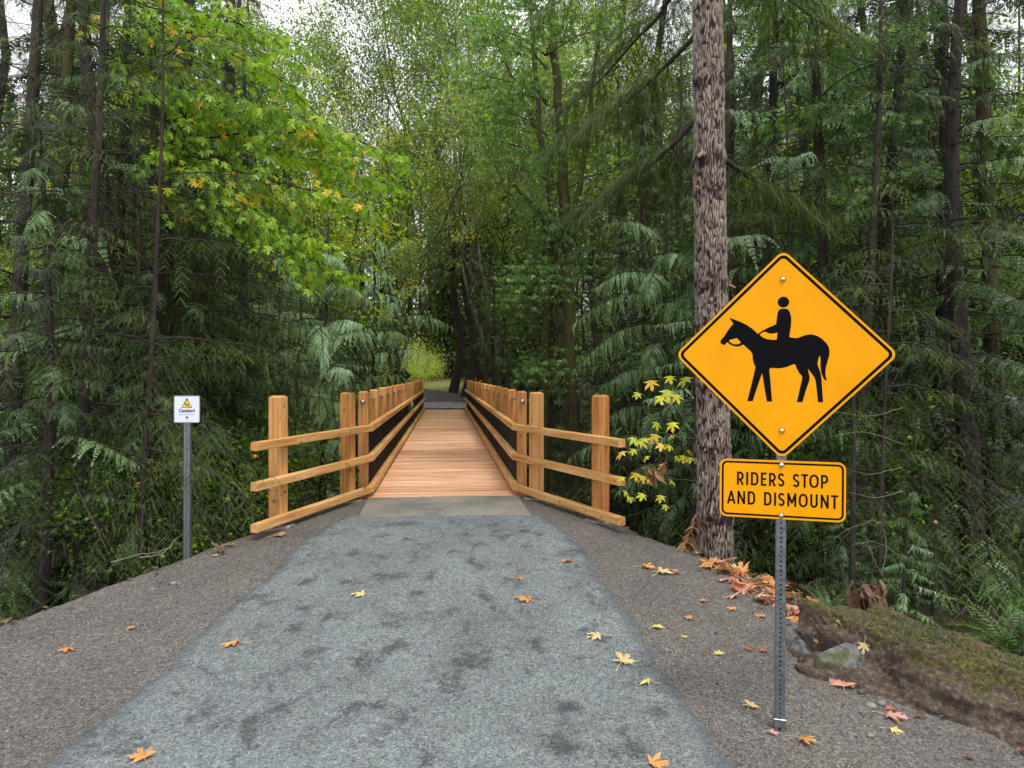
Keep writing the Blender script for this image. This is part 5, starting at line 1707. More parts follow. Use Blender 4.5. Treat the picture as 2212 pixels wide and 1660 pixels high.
tx, ty = P_(120, 9.0)
near_maple('maple_tree', 'bright green maple reaching its boughs in from the left with a few yellow leaves', tx, ty,
    [(tx, ty, gz(tx, ty) - .4), V3(118, 900, 9.0), V3(125, 500, 9.0), V3(140, 330, 9.0), V3(150, 60, 9.1), V3(170, -200, 9.2)], .10, [
    ([V3(140, 345, 9), V3(290, 330, 8.9), V3(400, 305, 8.8), V3(540, 290, 8.7), V3(650, 290, 8.6), V3(760, 300, 8.6), V3(830, 330, 8.6), V3(880, 360, 8.6)], .022, .30),
    ([V3(140, 350, 9), V3(300, 328, 8.8), V3(430, 342, 8.6), V3(560, 385, 8.4), V3(650, 408, 8.3), V3(750, 425, 8.2), V3(815, 455, 8.2)], .022, .30),
    ([V3(130, 330, 9), V3(300, 336, 8.6), V3(420, 372, 8.3), V3(540, 450, 8.1), V3(630, 508, 8.0), V3(710, 530, 8.0)], .020, .35),
    ([V3(430, 342, 8.6), V3(520, 420, 8.5), V3(590, 500, 8.4), V3(640, 560, 8.3), V3(670, 620, 8.3)], .009, .2),
    ([V3(540, 290, 8.7), V3(600, 320, 8.9), V3(680, 350, 9.0), V3(770, 380, 9.0), V3(840, 400, 9.0)], .009, .15),
    ([V3(276, 72, 9.0), V3(380, 40, 8.6), V3(480, 40, 8.4), V3(580, 80, 8.3), V3(660, 150, 8.2)], .012, .02),
    ([V3(300, 325, 8.8), V3(400, 270, 8.6), V3(520, 240, 8.4), V3(640, 250, 8.3), V3(740, 290, 8.2)], .012, .2),
    ([V3(560, 385, 8.4), V3(610, 440, 8.4), V3(650, 500, 8.4), V3(690, 560, 8.4), V3(735, 585, 8.4)], .009, .25),
    ([V3(150, 30, 9.1), V3(276, 72, 9.0), V3(400, 95, 8.9), V3(500, 120, 8.8), V3(600, 170, 8.7), V3(680, 240, 8.7)], .020, .08),
    ([V3(145, 150, 9.1), V3(290, 135, 9.2), V3(400, 165, 9.2), V3(520, 215, 9.2), V3(620, 265, 9.1), V3(720, 310, 9.0)], .018, .12),
    ([V3(160, -120, 9.2), V3(300, -30, 9.4), V3(420, 20, 9.4), V3(520, 45, 9.5), V3(620, 80, 9.5)], .016, .08),
    ([V3(160, -80, 9.2), V3(330, 20, 9.9), V3(470, 75, 10.2), V3(560, 140, 10.3), V3(640, 200, 10.4)], .016, .25),
    ([V3(140, 250, 9.0), V3(270, 200, 8.5), V3(400, 210, 8.4), V3(500, 250, 8.4), V3(590, 330, 8.4)], .014, .3),
    ([V3(150, 60, 9.0), V3(276, 150, 9.6), V3(400, 230, 9.8), V3(500, 330, 9.8), V3(560, 420, 9.8)], .012, .25),
    ([V3(130, 480, 9.0), V3(250, 430, 8.6), V3(380, 420, 8.5), V3(470, 450, 8.5), V3(540, 520, 8.5)], .012, .5),
    ], M['maple'], 401, 290, .135, twig_step=.12, tone=(.42, .80), yellow=.028, droop=1.05)

tx, ty = P_(2150, 9.5)
near_maple('maple_tree', 'green maple reaching its mossy boughs in from the upper right', tx, ty,
    [(tx, ty, gz(tx, ty) - .4), V3(2150, 900, 9.5), V3(2130, 400, 9.5), V3(2120, 100, 9.5), V3(2100, -200, 9.5)], .13, [
    ([V3(2130, 90, 9.5), V3(1990, 62, 9.4), V3(1900, 78, 9.3), V3(1830, 98, 9.2), V3(1750, 92, 9.2), V3(1660, 120, 9.2)], .024, .25),
    ([V3(2130, 200, 9.5), V3(1990, 160, 9.8), V3(1860, 140, 10), V3(1740, 95, 10.2), V3(1640, 60, 10.3)], .018, .25),
    ([V3(2130, 320, 9.5), V3(2000, 260, 9.2), V3(1880, 240, 9.1), V3(1760, 235, 9.0), V3(1640, 262, 9.0)], .018, .3),
    ([V3(2110, -100, 9.5), V3(1980, -50, 9.7), V3(1830, -10, 9.8), V3(1700, 10, 9.9), V3(1600, 40, 10)], .018, .25),
    ([V3(2130, 420, 9.5), V3(2040, 380, 9.1), V3(1930, 370, 8.9), V3(1840, 400, 8.9)], .014, .35),
    ], M['bluegreen'], 402, 60, .13, twig_step=.13, tone=(.45, .78), yellow=.03)

# ---- mossy many-stemmed maple right of the bridge
mx, my = P_(1240, 13.0)
mz = gz(mx, my)
mm = empty('maple_tree', (mx, my, mz)); tag(mm, 'mossy many-stemmed old maple standing close right of the bridge railing', 'tree')
Om = np.array([mx, my, mz])
stems = [
    ([(mx, my, mz - .4), V3(1242, 1050, 13), V3(1236, 900, 13), V3(1232, 760, 13), V3(1230, 660, 13), V3(1226, 560, 13), V3(1218, 440, 13), V3(1216, 330, 13), V3(1205, 200, 13), V3(1195, 90, 13), V3(1190, -60, 13)], .155, .06),
    ([V3(1238, 760, 13), V3(1222, 660, 13), V3(1205, 560, 13), V3(1192, 460, 13), V3(1180, 370, 13), V3(1168, 300, 13.2), V3(1160, 200, 13.3), V3(1150, 60, 13.4), V3(1146, -60, 13.5)], .075, .035),
    ([V3(1226, 560, 13), V3(1240, 470, 12.8), V3(1256, 380, 12.7), V3(1270, 300, 12.6), V3(1280, 180, 12.6), V3(1300, 40, 12.6)], .06, .03),
    ([V3(1205, 560, 13), V3(1190, 520, 12.8), V3(1170, 470, 12.6), V3(1140, 430, 12.5), V3(1110, 400, 12.4)], .05, .025),
    ([V3(1168, 300, 13.2), V3(1130, 220, 13.4), V3(1100, 150, 13.6), V3(1060, 60, 13.8)], .05, .02),
    ([V3(1190, 470, 13), V3(1196, 560, 13.3), V3(1182, 700, 13.4), V3(1178, 860, 13.4), (mx - .5, my + .4, mz)], .07, .08),
]
for pts, a, b in stems:
    P = smooth_poly(np.array([np.array(p, float) for p in pts]) - Om, 34)
    P[1:-1] += rng.normal(0, .012, (32, 3))
    R = np.linspace(a, b, 34) * (1 + .10 * rng.randn(34))
    if a > .13: R[:3] *= (1.5, 1.3, 1.1)
    link('stem', MB().add(*tube(P, R, 14)).mesh('stem', [M['bark_moss']], True), mm)
clus = [(1200, 600, 70, 45, .5), (1130, 640, 55, 45, .6), (1180, 510, 60, 35, .5), (1250, 560, 50, 35, .45), (1120, 600, 40, 35, .75), (1240, 470, 60, 40, .4), (1195, 800, 75, 45, .45), (1150, 790, 35, 40, .35),
        (1255, 775, 18, 15, .92), (1110, 90, 55, 40, .75), (1060, 60, 60, 45, .7), (1030, 160, 60, 60, .75), (1140, 180, 60, 55, .55), (1090, 240, 70, 50, .5), (1300, 340, 55, 40, .6),
        (1240, 290, 60, 40, .5), (1340, 365, 35, 25, .9), (1180, 340, 50, 40, .5), (1260, 180, 60, 60, .5), (1210, 60, 70, 50, .55), (1130, -10, 80, 50, .6), (1310, 60, 60, 50, .5), (1120, 350, 70, 60, .55), (1060, 300, 50, 60, .75), (1150, 440, 60, 40, .6)]
parts = []; tw = MB()
rr_ = np.random.RandomState(55)
for (cx, cy, wx, wy, tn_) in clus:
    D0 = 12.6 + rr_.uniform(-.9, .9)
    n = int(wx * wy / 16)
    px_ = cx + rr_.normal(0, .5, n) * wx; py_ = cy + rr_.normal(0, .5, n) * wy
    py_ = cy + (np.round((py_ - cy) / 22) * 22) + rr_.uniform(-7, 7, n)     # leaves lie in layers
    D = D0 + rr_.normal(0, .35, n)
    pos = np.stack([(px_ - 1106) / 1534 * D, D, EYE - (py_ - 812) / 1534 * D], 1) - Om
    M_ = rot_z(rr_.uniform(0, 6.28, n)) @ rot_y(rr_.normal(.55, .35, n)) @ rot_x(rr_.normal(0, .4, n)) * (.15 * rr_.uniform(.65, 1.2, n))[:, None, None]
    tt = tn_ + rr_.uniform(-.15, .15, n); tt = np.where(rr_.rand(n) < .07, rr_.uniform(.9, 1.05, n), tt)
    parts.append(stamp(PL1[rr_.randint(4)], M_, pos, tt))
    c = V3(cx, cy, D0) - Om
    for q in range(9):
        e = pos[rr_.randint(n)]
        a_ = c + np.array([rr_.uniform(-.1, .3), 0, -.25]); mid = (a_ + e) / 2 + rr_.normal(0, .06, 3)
        tw.add(*tube([a_, mid, e], [.009, .006, .003], 4))
    # tie the cluster to the nearest stem
    tgt = V3(1200 + (cy - 400) * .06, cy + 60, 13) - Om
    tw.add(*tube([tgt, (tgt + c) / 2 + np.array([0, 0, .1]), c], [.02, .014, .008], 5))
V, F, T = merge(parts)
link('branches', tw.mesh('branches', [M['bark_moss']], True), mm)
link('crown', make_mesh('crown', V, [(F, 0)], {'tone': ('FLOAT', T)}, False, [M['bluegreen']]), mm)

# ---- thin dark conifer poles on the left
def pole_tree(pts, r0, label, seed, nb=16, Lr=(.8, 2.4), tpls=NT, mat='hemlock', z_from=.8):
    r = np.random.RandomState(seed)
    P = smooth_poly(np.array([np.array(p, float) for p in pts]), 30)
    O = P[0].copy(); O[2] = gz(O[0], O[1]); P = P - O; P[0, 2] -= .3
    root = empty('conifer_sapling', O); tag(root, label, 'tree')
    link('trunk', MB().add(*tube(P, np.linspace(r0, r0 * .18, 30) * (1 + .05 * r.randn(30)), 10)).mesh('trunk', [M['bark']], True), root)
    wood = MB(); parts = []
    top = P[-1, 2]
    for k in range(nb):
        z = z_from + (top - z_from) * (k + r.uniform(0, 1)) / nb
        c = np.array([np.interp(z, P[:, 2], P[:, q]) for q in range(3)])
        a = r.uniform(0, 6.28) if k % 3 else r.uniform(-.7, .7)
        L = r.uniform(*Lr) * (1.1 - .5 * z / top)
        t = np.linspace(0, 1, 9)
        B = c + np.stack([t * L * math.cos(a), t * L * math.sin(a), L * (.10 * t - .30 * t ** 2)], 1) + r.normal(0, .012, (9, 3)) * (t > 0)[:, None]
        wood.add(*tube(B, np.linspace(.011, .003, 9), 4))
        (V, F, T), wd_ = limb_foliage(B, seed * 7 + k, tpls, step=.13, tw=.55, hang=.6, size=.5, dens=.75, start=.22)
        parts.append((V, F, T))
        for w_ in wd_[::2]: wood.add(*tube(w_, [.003, .0025, .0015], 3))
    V, F, T = merge(parts)
    link('branches', wood.mesh('branches', [M['bark']], True), root)
    link('crown', make_mesh('crown', V, [(F, 0)], {'tone': ('FLOAT', T)}, False, [M[mat]]), root)
    return root
pole_tree([V3(303, 1190, 7.7), V3(312, 1000, 7.7), V3(326, 780, 7.7), V3(338, 560, 7.7), V3(345, 400, 7.7), V3(352, 240, 7.7), V3(352, 60, 7.7), V3(356, -120, 7.7)], .036, 'thin dark conifer pole with bare level twigs left of the caution sign', 31, 20, z_from=1.0)
pole_tree([V3(285, 1180, 8.3), V3(290, 900, 8.3), V3(296, 700, 8.3), V3(300, 500, 8.3), V3(290, 300, 8.3), V3(285, 100, 8.3)], .032, 'second dark conifer pole, just left behind the first', 32, 16)
pole_tree([V3(640, 1000, 12.0), V3(640, 840, 12), V3(652, 640, 12), V3(650, 500, 12.2), V3(655, 380, 12.4)], .035, 'thin young hemlock behind the left end fence', 33, 12, (.8, 1.8))
pole_tree([V3(1690, 1150, 8.6), V3(1700, 900, 8.6), V3(1705, 600, 8.6), V3(1700, 300, 8.6), V3(1690, 100, 8.6)], .03, 'slim hemlock pole directly behind the amber diamond', 34, 18, (.8, 2.0))
pole_tree([V3(1900, 1200, 7.2), V3(1910, 900, 7.2), V3(1925, 600, 7.2), V3(1930, 400, 7.2)], .026, 'slim dark hemlock right of the plaque', 35, 14, (.6, 1.5))

# ---- drooping cedar boughs that stand out in front (parts of two leaning cedars)
def hero_cedar(x, y, label, boughs, top, seed, tone=.72, r0=.08):
    r = np.random.RandomState(seed)
    z0 = gz(x, y); O = np.array([x, y, z0])
    root = empty('cedar_tree', O); tag(root, label, 'tree')
    n = 12; P = np.stack([np.linspace(0, .15, n), np.zeros(n), np.linspace(-.4, top - z0, n)], 1)
    wood = MB(); wood.add(*tube(P, np.linspace(r0, .015, n), 9))
    for b_, (a, e, sag, spray) in enumerate(boughs):
        a = np.array(a) - O; e = np.array(e) - O
        t = np.linspace(0, 1, 12)[:, None]
        B = a + (e - a) * t + np.array([0, 0, 1.0]) * (np.sin(t * math.pi) * .12 - 0) * np.linalg.norm(e - a) - np.array([0, 0, sag]) * (t ** 3) * 0
        wood.add(*tube(B, np.linspace(.014, .003, 12), 5))
        L = np.linalg.norm(e - a); parts = []
        T_ = np.gradient(B, axis=0)
        steps = np.arange(.12, 1.0, .082 * max(.9, spray) / L); steps = np.concatenate([steps, [1.0]])
        for s_ in steps:
            c = np.array([np.interp(s_, t[:, 0], B[:, q]) for q in range(3)])
            tt_ = np.array([np.interp(s_, t[:, 0], T_[:, q]) for q in range(3)])
            ang = math.atan2(tt_[1], tt_[0]); slope = math.atan2(tt_[2], math.hypot(tt_[0], tt_[1]))
            for sd in (-1, 1):
                M_ = rot_z(np.array(ang + sd * math.radians(r.uniform(35, 70) * (1.1 - .7 * s_)))) @ rot_y(np.array(-slope * .4 + r.uniform(-.1, .5))) @ rot_x(np.array(sd * r.uniform(-.2, .6)))
                sc_ = spray * (.5 + .8 * math.sin(math.pi * min(1, s_ * .85 + .12))) * r.uniform(.75, 1.2)
                parts.append(stamp(CH[r.randint(4)], (M_ * sc_)[None], c[None], np.array([tone - .12 + r.uniform(-.2, .15)])))  # tone sets how much pale sheen is painted on the bough
        V, F, T = merge(parts)
        link('bough', make_mesh('bough', V, [(F, 0)], {'tone': ('FLOAT', T)}, False, [M['cedar']]), root)
    link('trunk', wood.mesh('trunk', [M['bark']], True), root)
def B_(x0, y0, x1, y1, D0, D1=None, spray=1.0):
    return (tuple(V3(x0, y0, D0)), tuple(V3(x1, y1, D1 or D0 - .8)), .3, spray)
x, y = P_(690, 11.6)
hero_cedar(x, y, 'young cedar with pale drooping sprays just left of the bridge railing', [
    B_(690, 690, 590, 730, 11.6), B_(690, 780, 575, 830, 11.6), B_(690, 720, 780, 700, 11.6), B_(690, 780, 780, 715, 11.6), B_(690, 640, 760, 620, 11.6), B_(690, 850, 750, 815, 11.6),
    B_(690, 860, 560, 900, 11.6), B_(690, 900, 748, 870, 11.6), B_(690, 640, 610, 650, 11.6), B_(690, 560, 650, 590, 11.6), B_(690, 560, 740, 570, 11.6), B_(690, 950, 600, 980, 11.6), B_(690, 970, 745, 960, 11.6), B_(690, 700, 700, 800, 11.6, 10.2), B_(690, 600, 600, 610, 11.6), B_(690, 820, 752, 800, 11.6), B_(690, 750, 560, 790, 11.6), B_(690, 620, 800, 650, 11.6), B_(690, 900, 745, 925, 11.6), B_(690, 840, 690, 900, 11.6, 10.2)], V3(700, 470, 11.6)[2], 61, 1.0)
def B2_(x0, y0, x1, y1, D0, D1=None): return B_(x0, y0, x1, y1, D0, D1 or D0 - .8, 1.9)
x, y = P_(850, 26)
hero_cedar(x, y, 'small cedar with bright pointed sprays over the left railing', [
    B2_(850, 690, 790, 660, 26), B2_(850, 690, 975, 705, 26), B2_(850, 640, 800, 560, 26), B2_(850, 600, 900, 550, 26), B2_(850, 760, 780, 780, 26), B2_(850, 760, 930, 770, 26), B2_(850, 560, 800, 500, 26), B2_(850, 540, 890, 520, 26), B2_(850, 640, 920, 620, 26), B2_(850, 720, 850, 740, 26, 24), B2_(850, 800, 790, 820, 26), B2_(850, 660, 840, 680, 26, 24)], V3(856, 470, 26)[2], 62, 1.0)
def auto_boughs(px, D, y0, y1, n, ln, seed):
    r = np.random.RandomState(seed); out = []
    for k in range(n):
        f = (k + r.uniform(0, .8)) / n; y = y0 + (y1 - y0) * f; s = -1 if k % 2 else 1
        l = ln * (.45 + .65 * f) * r.uniform(.7, 1.15)
        if k % 4 == 3: out.append(B_(px, y, px + s * l * .3, y + l * .5, D, D - l / 1534 * D * .8, D / 12.5))
        else: out.append(B_(px, y, px + s * l, y + l * r.uniform(-.25, .25), D, D - r.uniform(.1, .8) * l / 1534 * D, D / 12.5))
    return out
for px_, D_, ya, yb, n_, ln_, lab, sd_ in ((800, 20.5, 540, 900, 16, 95, 'cedar with pointed pale sprays between the two drooping cedars', 65), (590, 13.2, 560, 1000, 16, 130, 'cedar with level pale boughs above the outer left fence post', 66),
                                      (1330, 15.5, 480, 900, 14, 110, 'small cedar with hanging sprays right behind the mossy maple', 67), (1760, 8.8, 900, 1200, 12, 120, 'low cedar with fern-like sprays behind the plaque corner', 68), (1860, 9.6, 560, 1050, 14, 130, 'cedar with fine hanging sprays right of the diamond', 69)):
    x, y = P_(px_, D_)
    hero_cedar(x, y, lab, auto_boughs(px_, D_, ya, yb, n_, ln_, sd_), V3(px_, ya - 90, D_)[2], sd_, .9 if px_ < 900 else .6)
x, y = P_(1420, 10.8)
hero_cedar(x, y, 'cedar hanging long curtain sprays between the maple and the fir trunk', [
    B_(1420, 600, 1290, 620, 10.8), B_(1420, 640, 1240, 700, 10.8), B_(1420, 700, 1250, 790, 10.8), B_(1420, 520, 1330, 480, 10.8), B_(1420, 800, 1290, 850, 10.8), B_(1420, 560, 1480, 560, 10.8), B_(1420, 660, 1490, 680, 10.8), B_(1420, 880, 1280, 930, 10.8),
    B_(1420, 750, 1400, 800, 10.8, 9.4), B_(1420, 900, 1400, 960, 10.8, 9.4), B_(1420, 600, 1400, 640, 10.8, 9.4), B_(1420, 950, 1230, 990, 10.8), B_(1420, 1000, 1340, 1060, 10.8), B_(1420, 820, 1480, 860, 10.8)], V3(1426, 400, 10.8)[2], 63, .8)
x, y = P_(1060, 27)
hero_cedar(x, y, 'cedar with dark hanging sprays above the far right railing', [
    B_(1070, 700, 990, 720, 27), B_(1070, 740, 1000, 760, 27), B_(1070, 770, 1110, 800, 27), B_(1070, 640, 1010, 660, 27), B_(1070, 660, 1140, 700, 27), B_(1070, 730, 1160, 760, 27), B_(1070, 600, 1120, 620, 27)], V3(1070, 520, 27)[2], 64, .5, .12)

# ---- yellow-leaved sapling right of the end fence
sx_, sy_ = P_(1440, 7.6)
sz_ = gz(sx_, sy_)
sap = empty('maple_sapling', (sx_, sy_, sz_)); tag(sap, 'thin maple sapling with big yellow leaves right of the end fence', 'sapling')
Os = np.array([sx_, sy_, sz_])
mb = MB()
def st(*pts, r=(.006, .003)):
    P = smooth_poly(np.array(pts) - Os, 10); mb.add(*tube(P, np.linspace(r[0], r[1], 10), 5))
st(Os - np.array([0, 0, .2]), V3(1442, 1050, 7.6), V3(1440, 950, 7.6), V3(1441, 880, 7.6), V3(1444, 815, 7.6), r=(.009, .004))
st(V3(1442, 1020, 7.6), V3(1420, 980, 7.6), V3(1390, 940, 7.5)); st(V3(1441, 1000, 7.6), V3(1470, 970, 7.5), V3(1505, 975, 7.4))
st(V3(1442, 1080, 7.6), V3(1400, 1060, 7.5), V3(1370, 1020, 7.4)); st(V3(1444, 830, 7.6), V3(1420, 815, 7.6), V3(1405, 820, 7.5)); st(V3(1444, 825, 7.6), V3(1465, 815, 7.5), V3(1480, 815, 7.5))
st(V3(1442, 1090, 7.6), V3(1400, 1070, 7.5), V3(1350, 1070, 7.3)); st(V3(1441, 910, 7.6), V3(1425, 905, 7.5), V3(1412, 912, 7.5))
link('stem', mb.mesh('stem', [M['twig']], True), sap)
yl = [(1405, 822, .24, .75), (1446, 812, .20, .1), (1482, 814, .26, .0), (1440, 842, .25, .35), (1425, 855, .2, .3), (1460, 852, .2, .1), (1378, 848, .15, .2), (1418, 912, .17, .15), (1452, 912, .2, .1),
      (1365, 944, .22, .3), (1392, 946, .22, .4), (1418, 938, .26, .6), (1380, 952, .2, .35), (1452, 940, .12, .5), (1428, 958, .17, .4), (1446, 962, .17, .55), (1370, 970, .15, .1), (1345, 975, .2, .5), (1398, 985, .14, .3),
      (1460, 985, .13, .2), (1476, 984, .15, .1), (1492, 988, .16, .2), (1508, 990, .14, .3), (1486, 972, .12, .1), (1375, 1022, .2, .3), (1388, 1028, .17, .85), (1400, 1035, .16, .8), (1448, 1036, .15, .0), (1388, 1066, .17, .15), (1350, 1060, .18, .1), (1362, 1074, .14, .2), (1428, 1070, .16, .05), (1436, 1090, .13, .4), (1344, 1030, .15, .3)]
for (a, b, s, t) in yl:
    Vt, Ft, _ = PL2[rnd.randrange(5)]
    D = 7.45 + rnd.uniform(-.25, .25)
    me = make_mesh('leaf', Vt, [(Ft, 0)], {'tone': ('FLOAT', np.full(len(Vt), t))}, False, [M['yellow']])
    o = link('leaf', me, sap)
    c = V3(a, b, D) - Os
    R = Matrix.Rotation(rnd.uniform(3.6, 5.8), 4, 'Z') @ Matrix.Rotation(rnd.uniform(.45, 1.0), 4, 'Y') @ Matrix.Rotation(rnd.uniform(-.4, .4), 4, 'X')
    o.matrix_basis = Matrix.Translation(c) @ R @ Matrix.Scale(s * .86, 4)
    # stalk
    h = R @ Vector((0, 0, 0))
for (a, b, s) in ((1412, 1012, .26), (1436, 1000, .22), (1398, 1008, .18)):
    Vt, Ft, _ = palmate(2, rnd.randrange(99), .8)
    me = make_mesh('withered_leaf', Vt, [(Ft, 0)], {'tone': ('FLOAT', np.full(len(Vt), .1))}, False, [M['dead_spray']])
    o = link('withered_leaf', me, sap)
    o.matrix_basis = Matrix.Translation(V3(a, b, 7.3) - Os) @ Matrix.Rotation(rnd.uniform(4, 5.5), 4, 'Z') @ Matrix.Rotation(1.25, 4, 'Y') @ Matrix.Scale(s, 4)

# ---- sword ferns
def fern_mesh(seed, nf=13, L=.75, np_=24, w=.085):
    r = np.random.RandomState(seed); parts = []; wd_ = MB()
    for k in range(nf):
        a = k / nf * 6.283 + r.uniform(-.25, .25); l = L * r.uniform(.7, 1.15); e = r.uniform(.75, 1.25)
        t = np.linspace(0, 1, np_)
        ang = e - t * 1.7 * r.uniform(.8, 1.15)
        dx = np.cumsum(np.cos(ang)) * l / np_; dz = np.cumsum(np.sin(ang)) * l / np_
        P = np.stack([dx * math.cos(a), dx * math.sin(a), dz], 1)
        wd_.add(*tube(P[::4], np.linspace(.004, .001, len(P[::4])), 3))
        side = np.array([-math.sin(a), math.cos(a), 0])
        V, F, T = [], [], []
        tb = r.uniform(.2, .7)
        for q in range(2, np_):
            f = q / np_; ll = w * math.sin(math.pi * min(1, f * .85 + .13)) ** .6
            if f > .9: ll *= .6
            fw = np.array([math.cos(a) * math.cos(ang[q]), math.sin(a) * math.cos(ang[q]), math.sin(ang[q])])
            for s in (-1, 1):
                d = side * s * .95 + fw * .3 + np.array([0, 0, r.uniform(-.25, .05)]); b = len(V)
                V += [P[q] - fw * .009, P[q] + d * ll * .5 + fw * .010, P[q] + d * ll, P[q] + d * ll * .5 - fw * .012]
                F.append((b, b + 1, b + 2, b + 3)); tt = tb + r.uniform(-.08, .08); T += [tt] * 4
        parts.append((np.array(V), np.array(F), np.array(T)))
    return merge(parts), wd_
ferns = []
for s in range(4):
    (V, F, T), w_ = fern_mesh(500 + s)
    ferns.append((make_mesh('fronds', V, [(F, 0)], {'tone': ('FLOAT', T)}, False, [M['fern']]), w_.mesh('stalks', [M['twig']])))
def on_ground(px, py, it=30, zoff=0.0):
    D = 5.0
    for _ in range(it):
        x = (px - 1106) / 1534 * D
        z = gz(x, D) + zoff
        Dn = (EYE - z) * 1534 / max(30, (py - 812)); D = D + (Dn - D) * .5
    return (px - 1106) / 1534 * D, D, z
fs_ = [  # x, y, scale, label
    (*P_(1790, 5.6), .62, 'sword fern arching behind the mossy boulder'), (*P_(1925, 4.9), .55, 'bright sword fern right behind the boulder'), (*P_(1500, 7.9), .6, 'sword fern left of the fir trunk base'),
    (*P_(1650, 6.9), .6, 'sword fern in the shade right of the fir base'), (*P_(1400, 8.6), .7, 'sword fern on the bank below the yellow sapling'), (*P_(1290, 10.6), .9, 'sword fern under the right end fence'),
    (*P_(640, 9.4), .8, 'sword fern behind the left end fence'), (*P_(500, 8.2), .7, 'sword fern right of the caution post'), (*P_(440, 7.9), .55, 'small fern behind the caution post'), (*P_(350, 7.6), .6, 'fern between the conifer poles and the caution post'),
    (*P_(240, 6.6), .7, 'fern at the left edge of the gravel'), (*P_(150, 6.2), .8, 'leftmost fern on the gravel bank'), (*P_(2030, 5.4), .8, 'fern right of the boulder top'), (*P_(2120, 5.0), .9, 'rightmost fern on the bank'), (*P_(700, 10.4), .9, 'fern hanging over the ravine edge on the left'), (*P_(1180, 11.2), .8, 'fern beside the right bridge post'),
]
for x, y, s, lab in fs_:
    fr, sk = ferns[rnd.randrange(4)]
    o = empty('sword_fern', (x, y, gz(x, y) - .03), rnd.uniform(0, 6)); o.scale = (s,) * 3
    tag(o, lab, 'fern', 'ferns along the banks'); link('fronds', fr, o); link('stalks', sk, o)

# ---- low growth on both banks
low = []
for _ in range(900):
    y = rng.uniform(3.2, 13.5); x = rng.uniform(-9.5, 8)
    c = float(path_c(y)); a = x - c
    e = float(np.interp(y, YE, ER if a > 0 else EL))
    if abs(a) < e + .42 and y < 10.6: continue
    if abs(a) < 1.9 and y < 35: continue
    if math.hypot(x - 2.3, y - 4.5) < 1.0: continue
    if x > 0 and y < 6.6 and a < e + .5: continue
    if x > 0 and 3.4 < y < 6.4 and x / y < .40: continue
    if x < -1 and y < 5.6: continue
    if any((x - p) ** 2 + (y - q) ** 2 < .62 ** 2 for p, q in low): continue
    low.append((x, y))
    k = ['shrub', 'hemlock_small', 'cedar_small', 'hemlock_small', 'cedar_small'][rng.randint(5)]
    if len(low) % 3 == 0: k = 'fern'
    side = 'left' if x < -1 else 'right'
    if k == 'fern':
        fr, sk = ferns[rnd.randrange(4)]
        o = empty('sword_fern', (x, y, gz(x, y) - .03), rnd.uniform(0, 6)); o.scale = (rng.uniform(.7, 1.2),) * 3
        tag(o, '%s sword fern %s' % ('small' if o.scale[0] < .87 else ('middling' if o.scale[0] < 1.03 else 'large'), where(x, y)), 'fern', 'undergrowth ferns, %s bank' % side); link('fronds', fr, o); link('stalks', sk, o)
    else:
        nm = {'shrub': 'leafy shrub', 'hemlock_small': 'hemlock seedling', 'cedar_small': 'cedar seedling', 'vine_maple': 'low sprawling maple'}[k]
        sc_ = {'shrub': (.45, .8), 'hemlock_small': (.14, .32), 'cedar_small': (.14, .32), 'vine_maple': (.25, .4)}[k]
        ss_ = rng.uniform(*sc_)
        plant(k, x, y, '%s %s %s' % ('taller' if ss_ > (sc_[0] + sc_[1]) / 2 else 'lower', nm, where(x, y)), cat='shrub' if k == 'shrub' else 'seedling', name='shrub' if k == 'shrub' else 'seedling', s=ss_, group='%ss in the undergrowth, %s bank' % (nm, side))
print('low growth', len(low))

# ---- mossy boulder
def boulder():
    nu, nv = 170, 84
    a = np.arange(nu) / nu * 2 * math.pi; b = np.linspace(-.6, math.pi / 2, nv)
    A, B = np.meshgrid(a, b)
    x = np.cos(A) * np.cos(B); y = np.sin(A) * np.cos(B); z = np.sin(B)
    k = 1 + .20 * fbm(x * 1.6 + 3, y * 1.6, z * 1.6, o=3) + .085 * fbm(x * 5, y * 5, z * 5, o=5) - .05 * sstep(.1, .6, fbm(x * 3 + 9, y * 3, z * 3, o=3))
    X_ = np.sign(x) * np.abs(x) ** .85 * 1.02 * k; Y_ = np.sign(y) * np.abs(y) ** .9 * .46 * k; Z_ = z * .43 * k
    rock = sstep(.3, .1, np.hypot(X_ - .45, (Z_ - .0) * 2.5)) * .7
    moss = sstep(.45, 1.0, Z_ / .43) * .62 + .15 * (Z_ < .05)
    i = np.arange(nv - 1)[:, None] * nu; j = np.arange(nu)[None]; j2 = (j + 1) % nu
    F = np.stack([i + j, i + j2, i + nu + j2, i + nu + j], -1).reshape(-1, 4)
    return make_mesh('boulder', np.stack([X_, Y_, Z_], -1).reshape(-1, 3), [(F, 0)], {'rock': ('FLOAT', rock.ravel()), 'moss': ('FLOAT', moss.ravel())}, True, [M['boulder']])
bo = link('boulder', boulder(), None, (2.76, 4.38, -.46), (0, math.radians(12), math.radians(-36)))
tag(bo, 'mossy earth covered boulder with a pale grey rock face at the lower right', 'boulder')

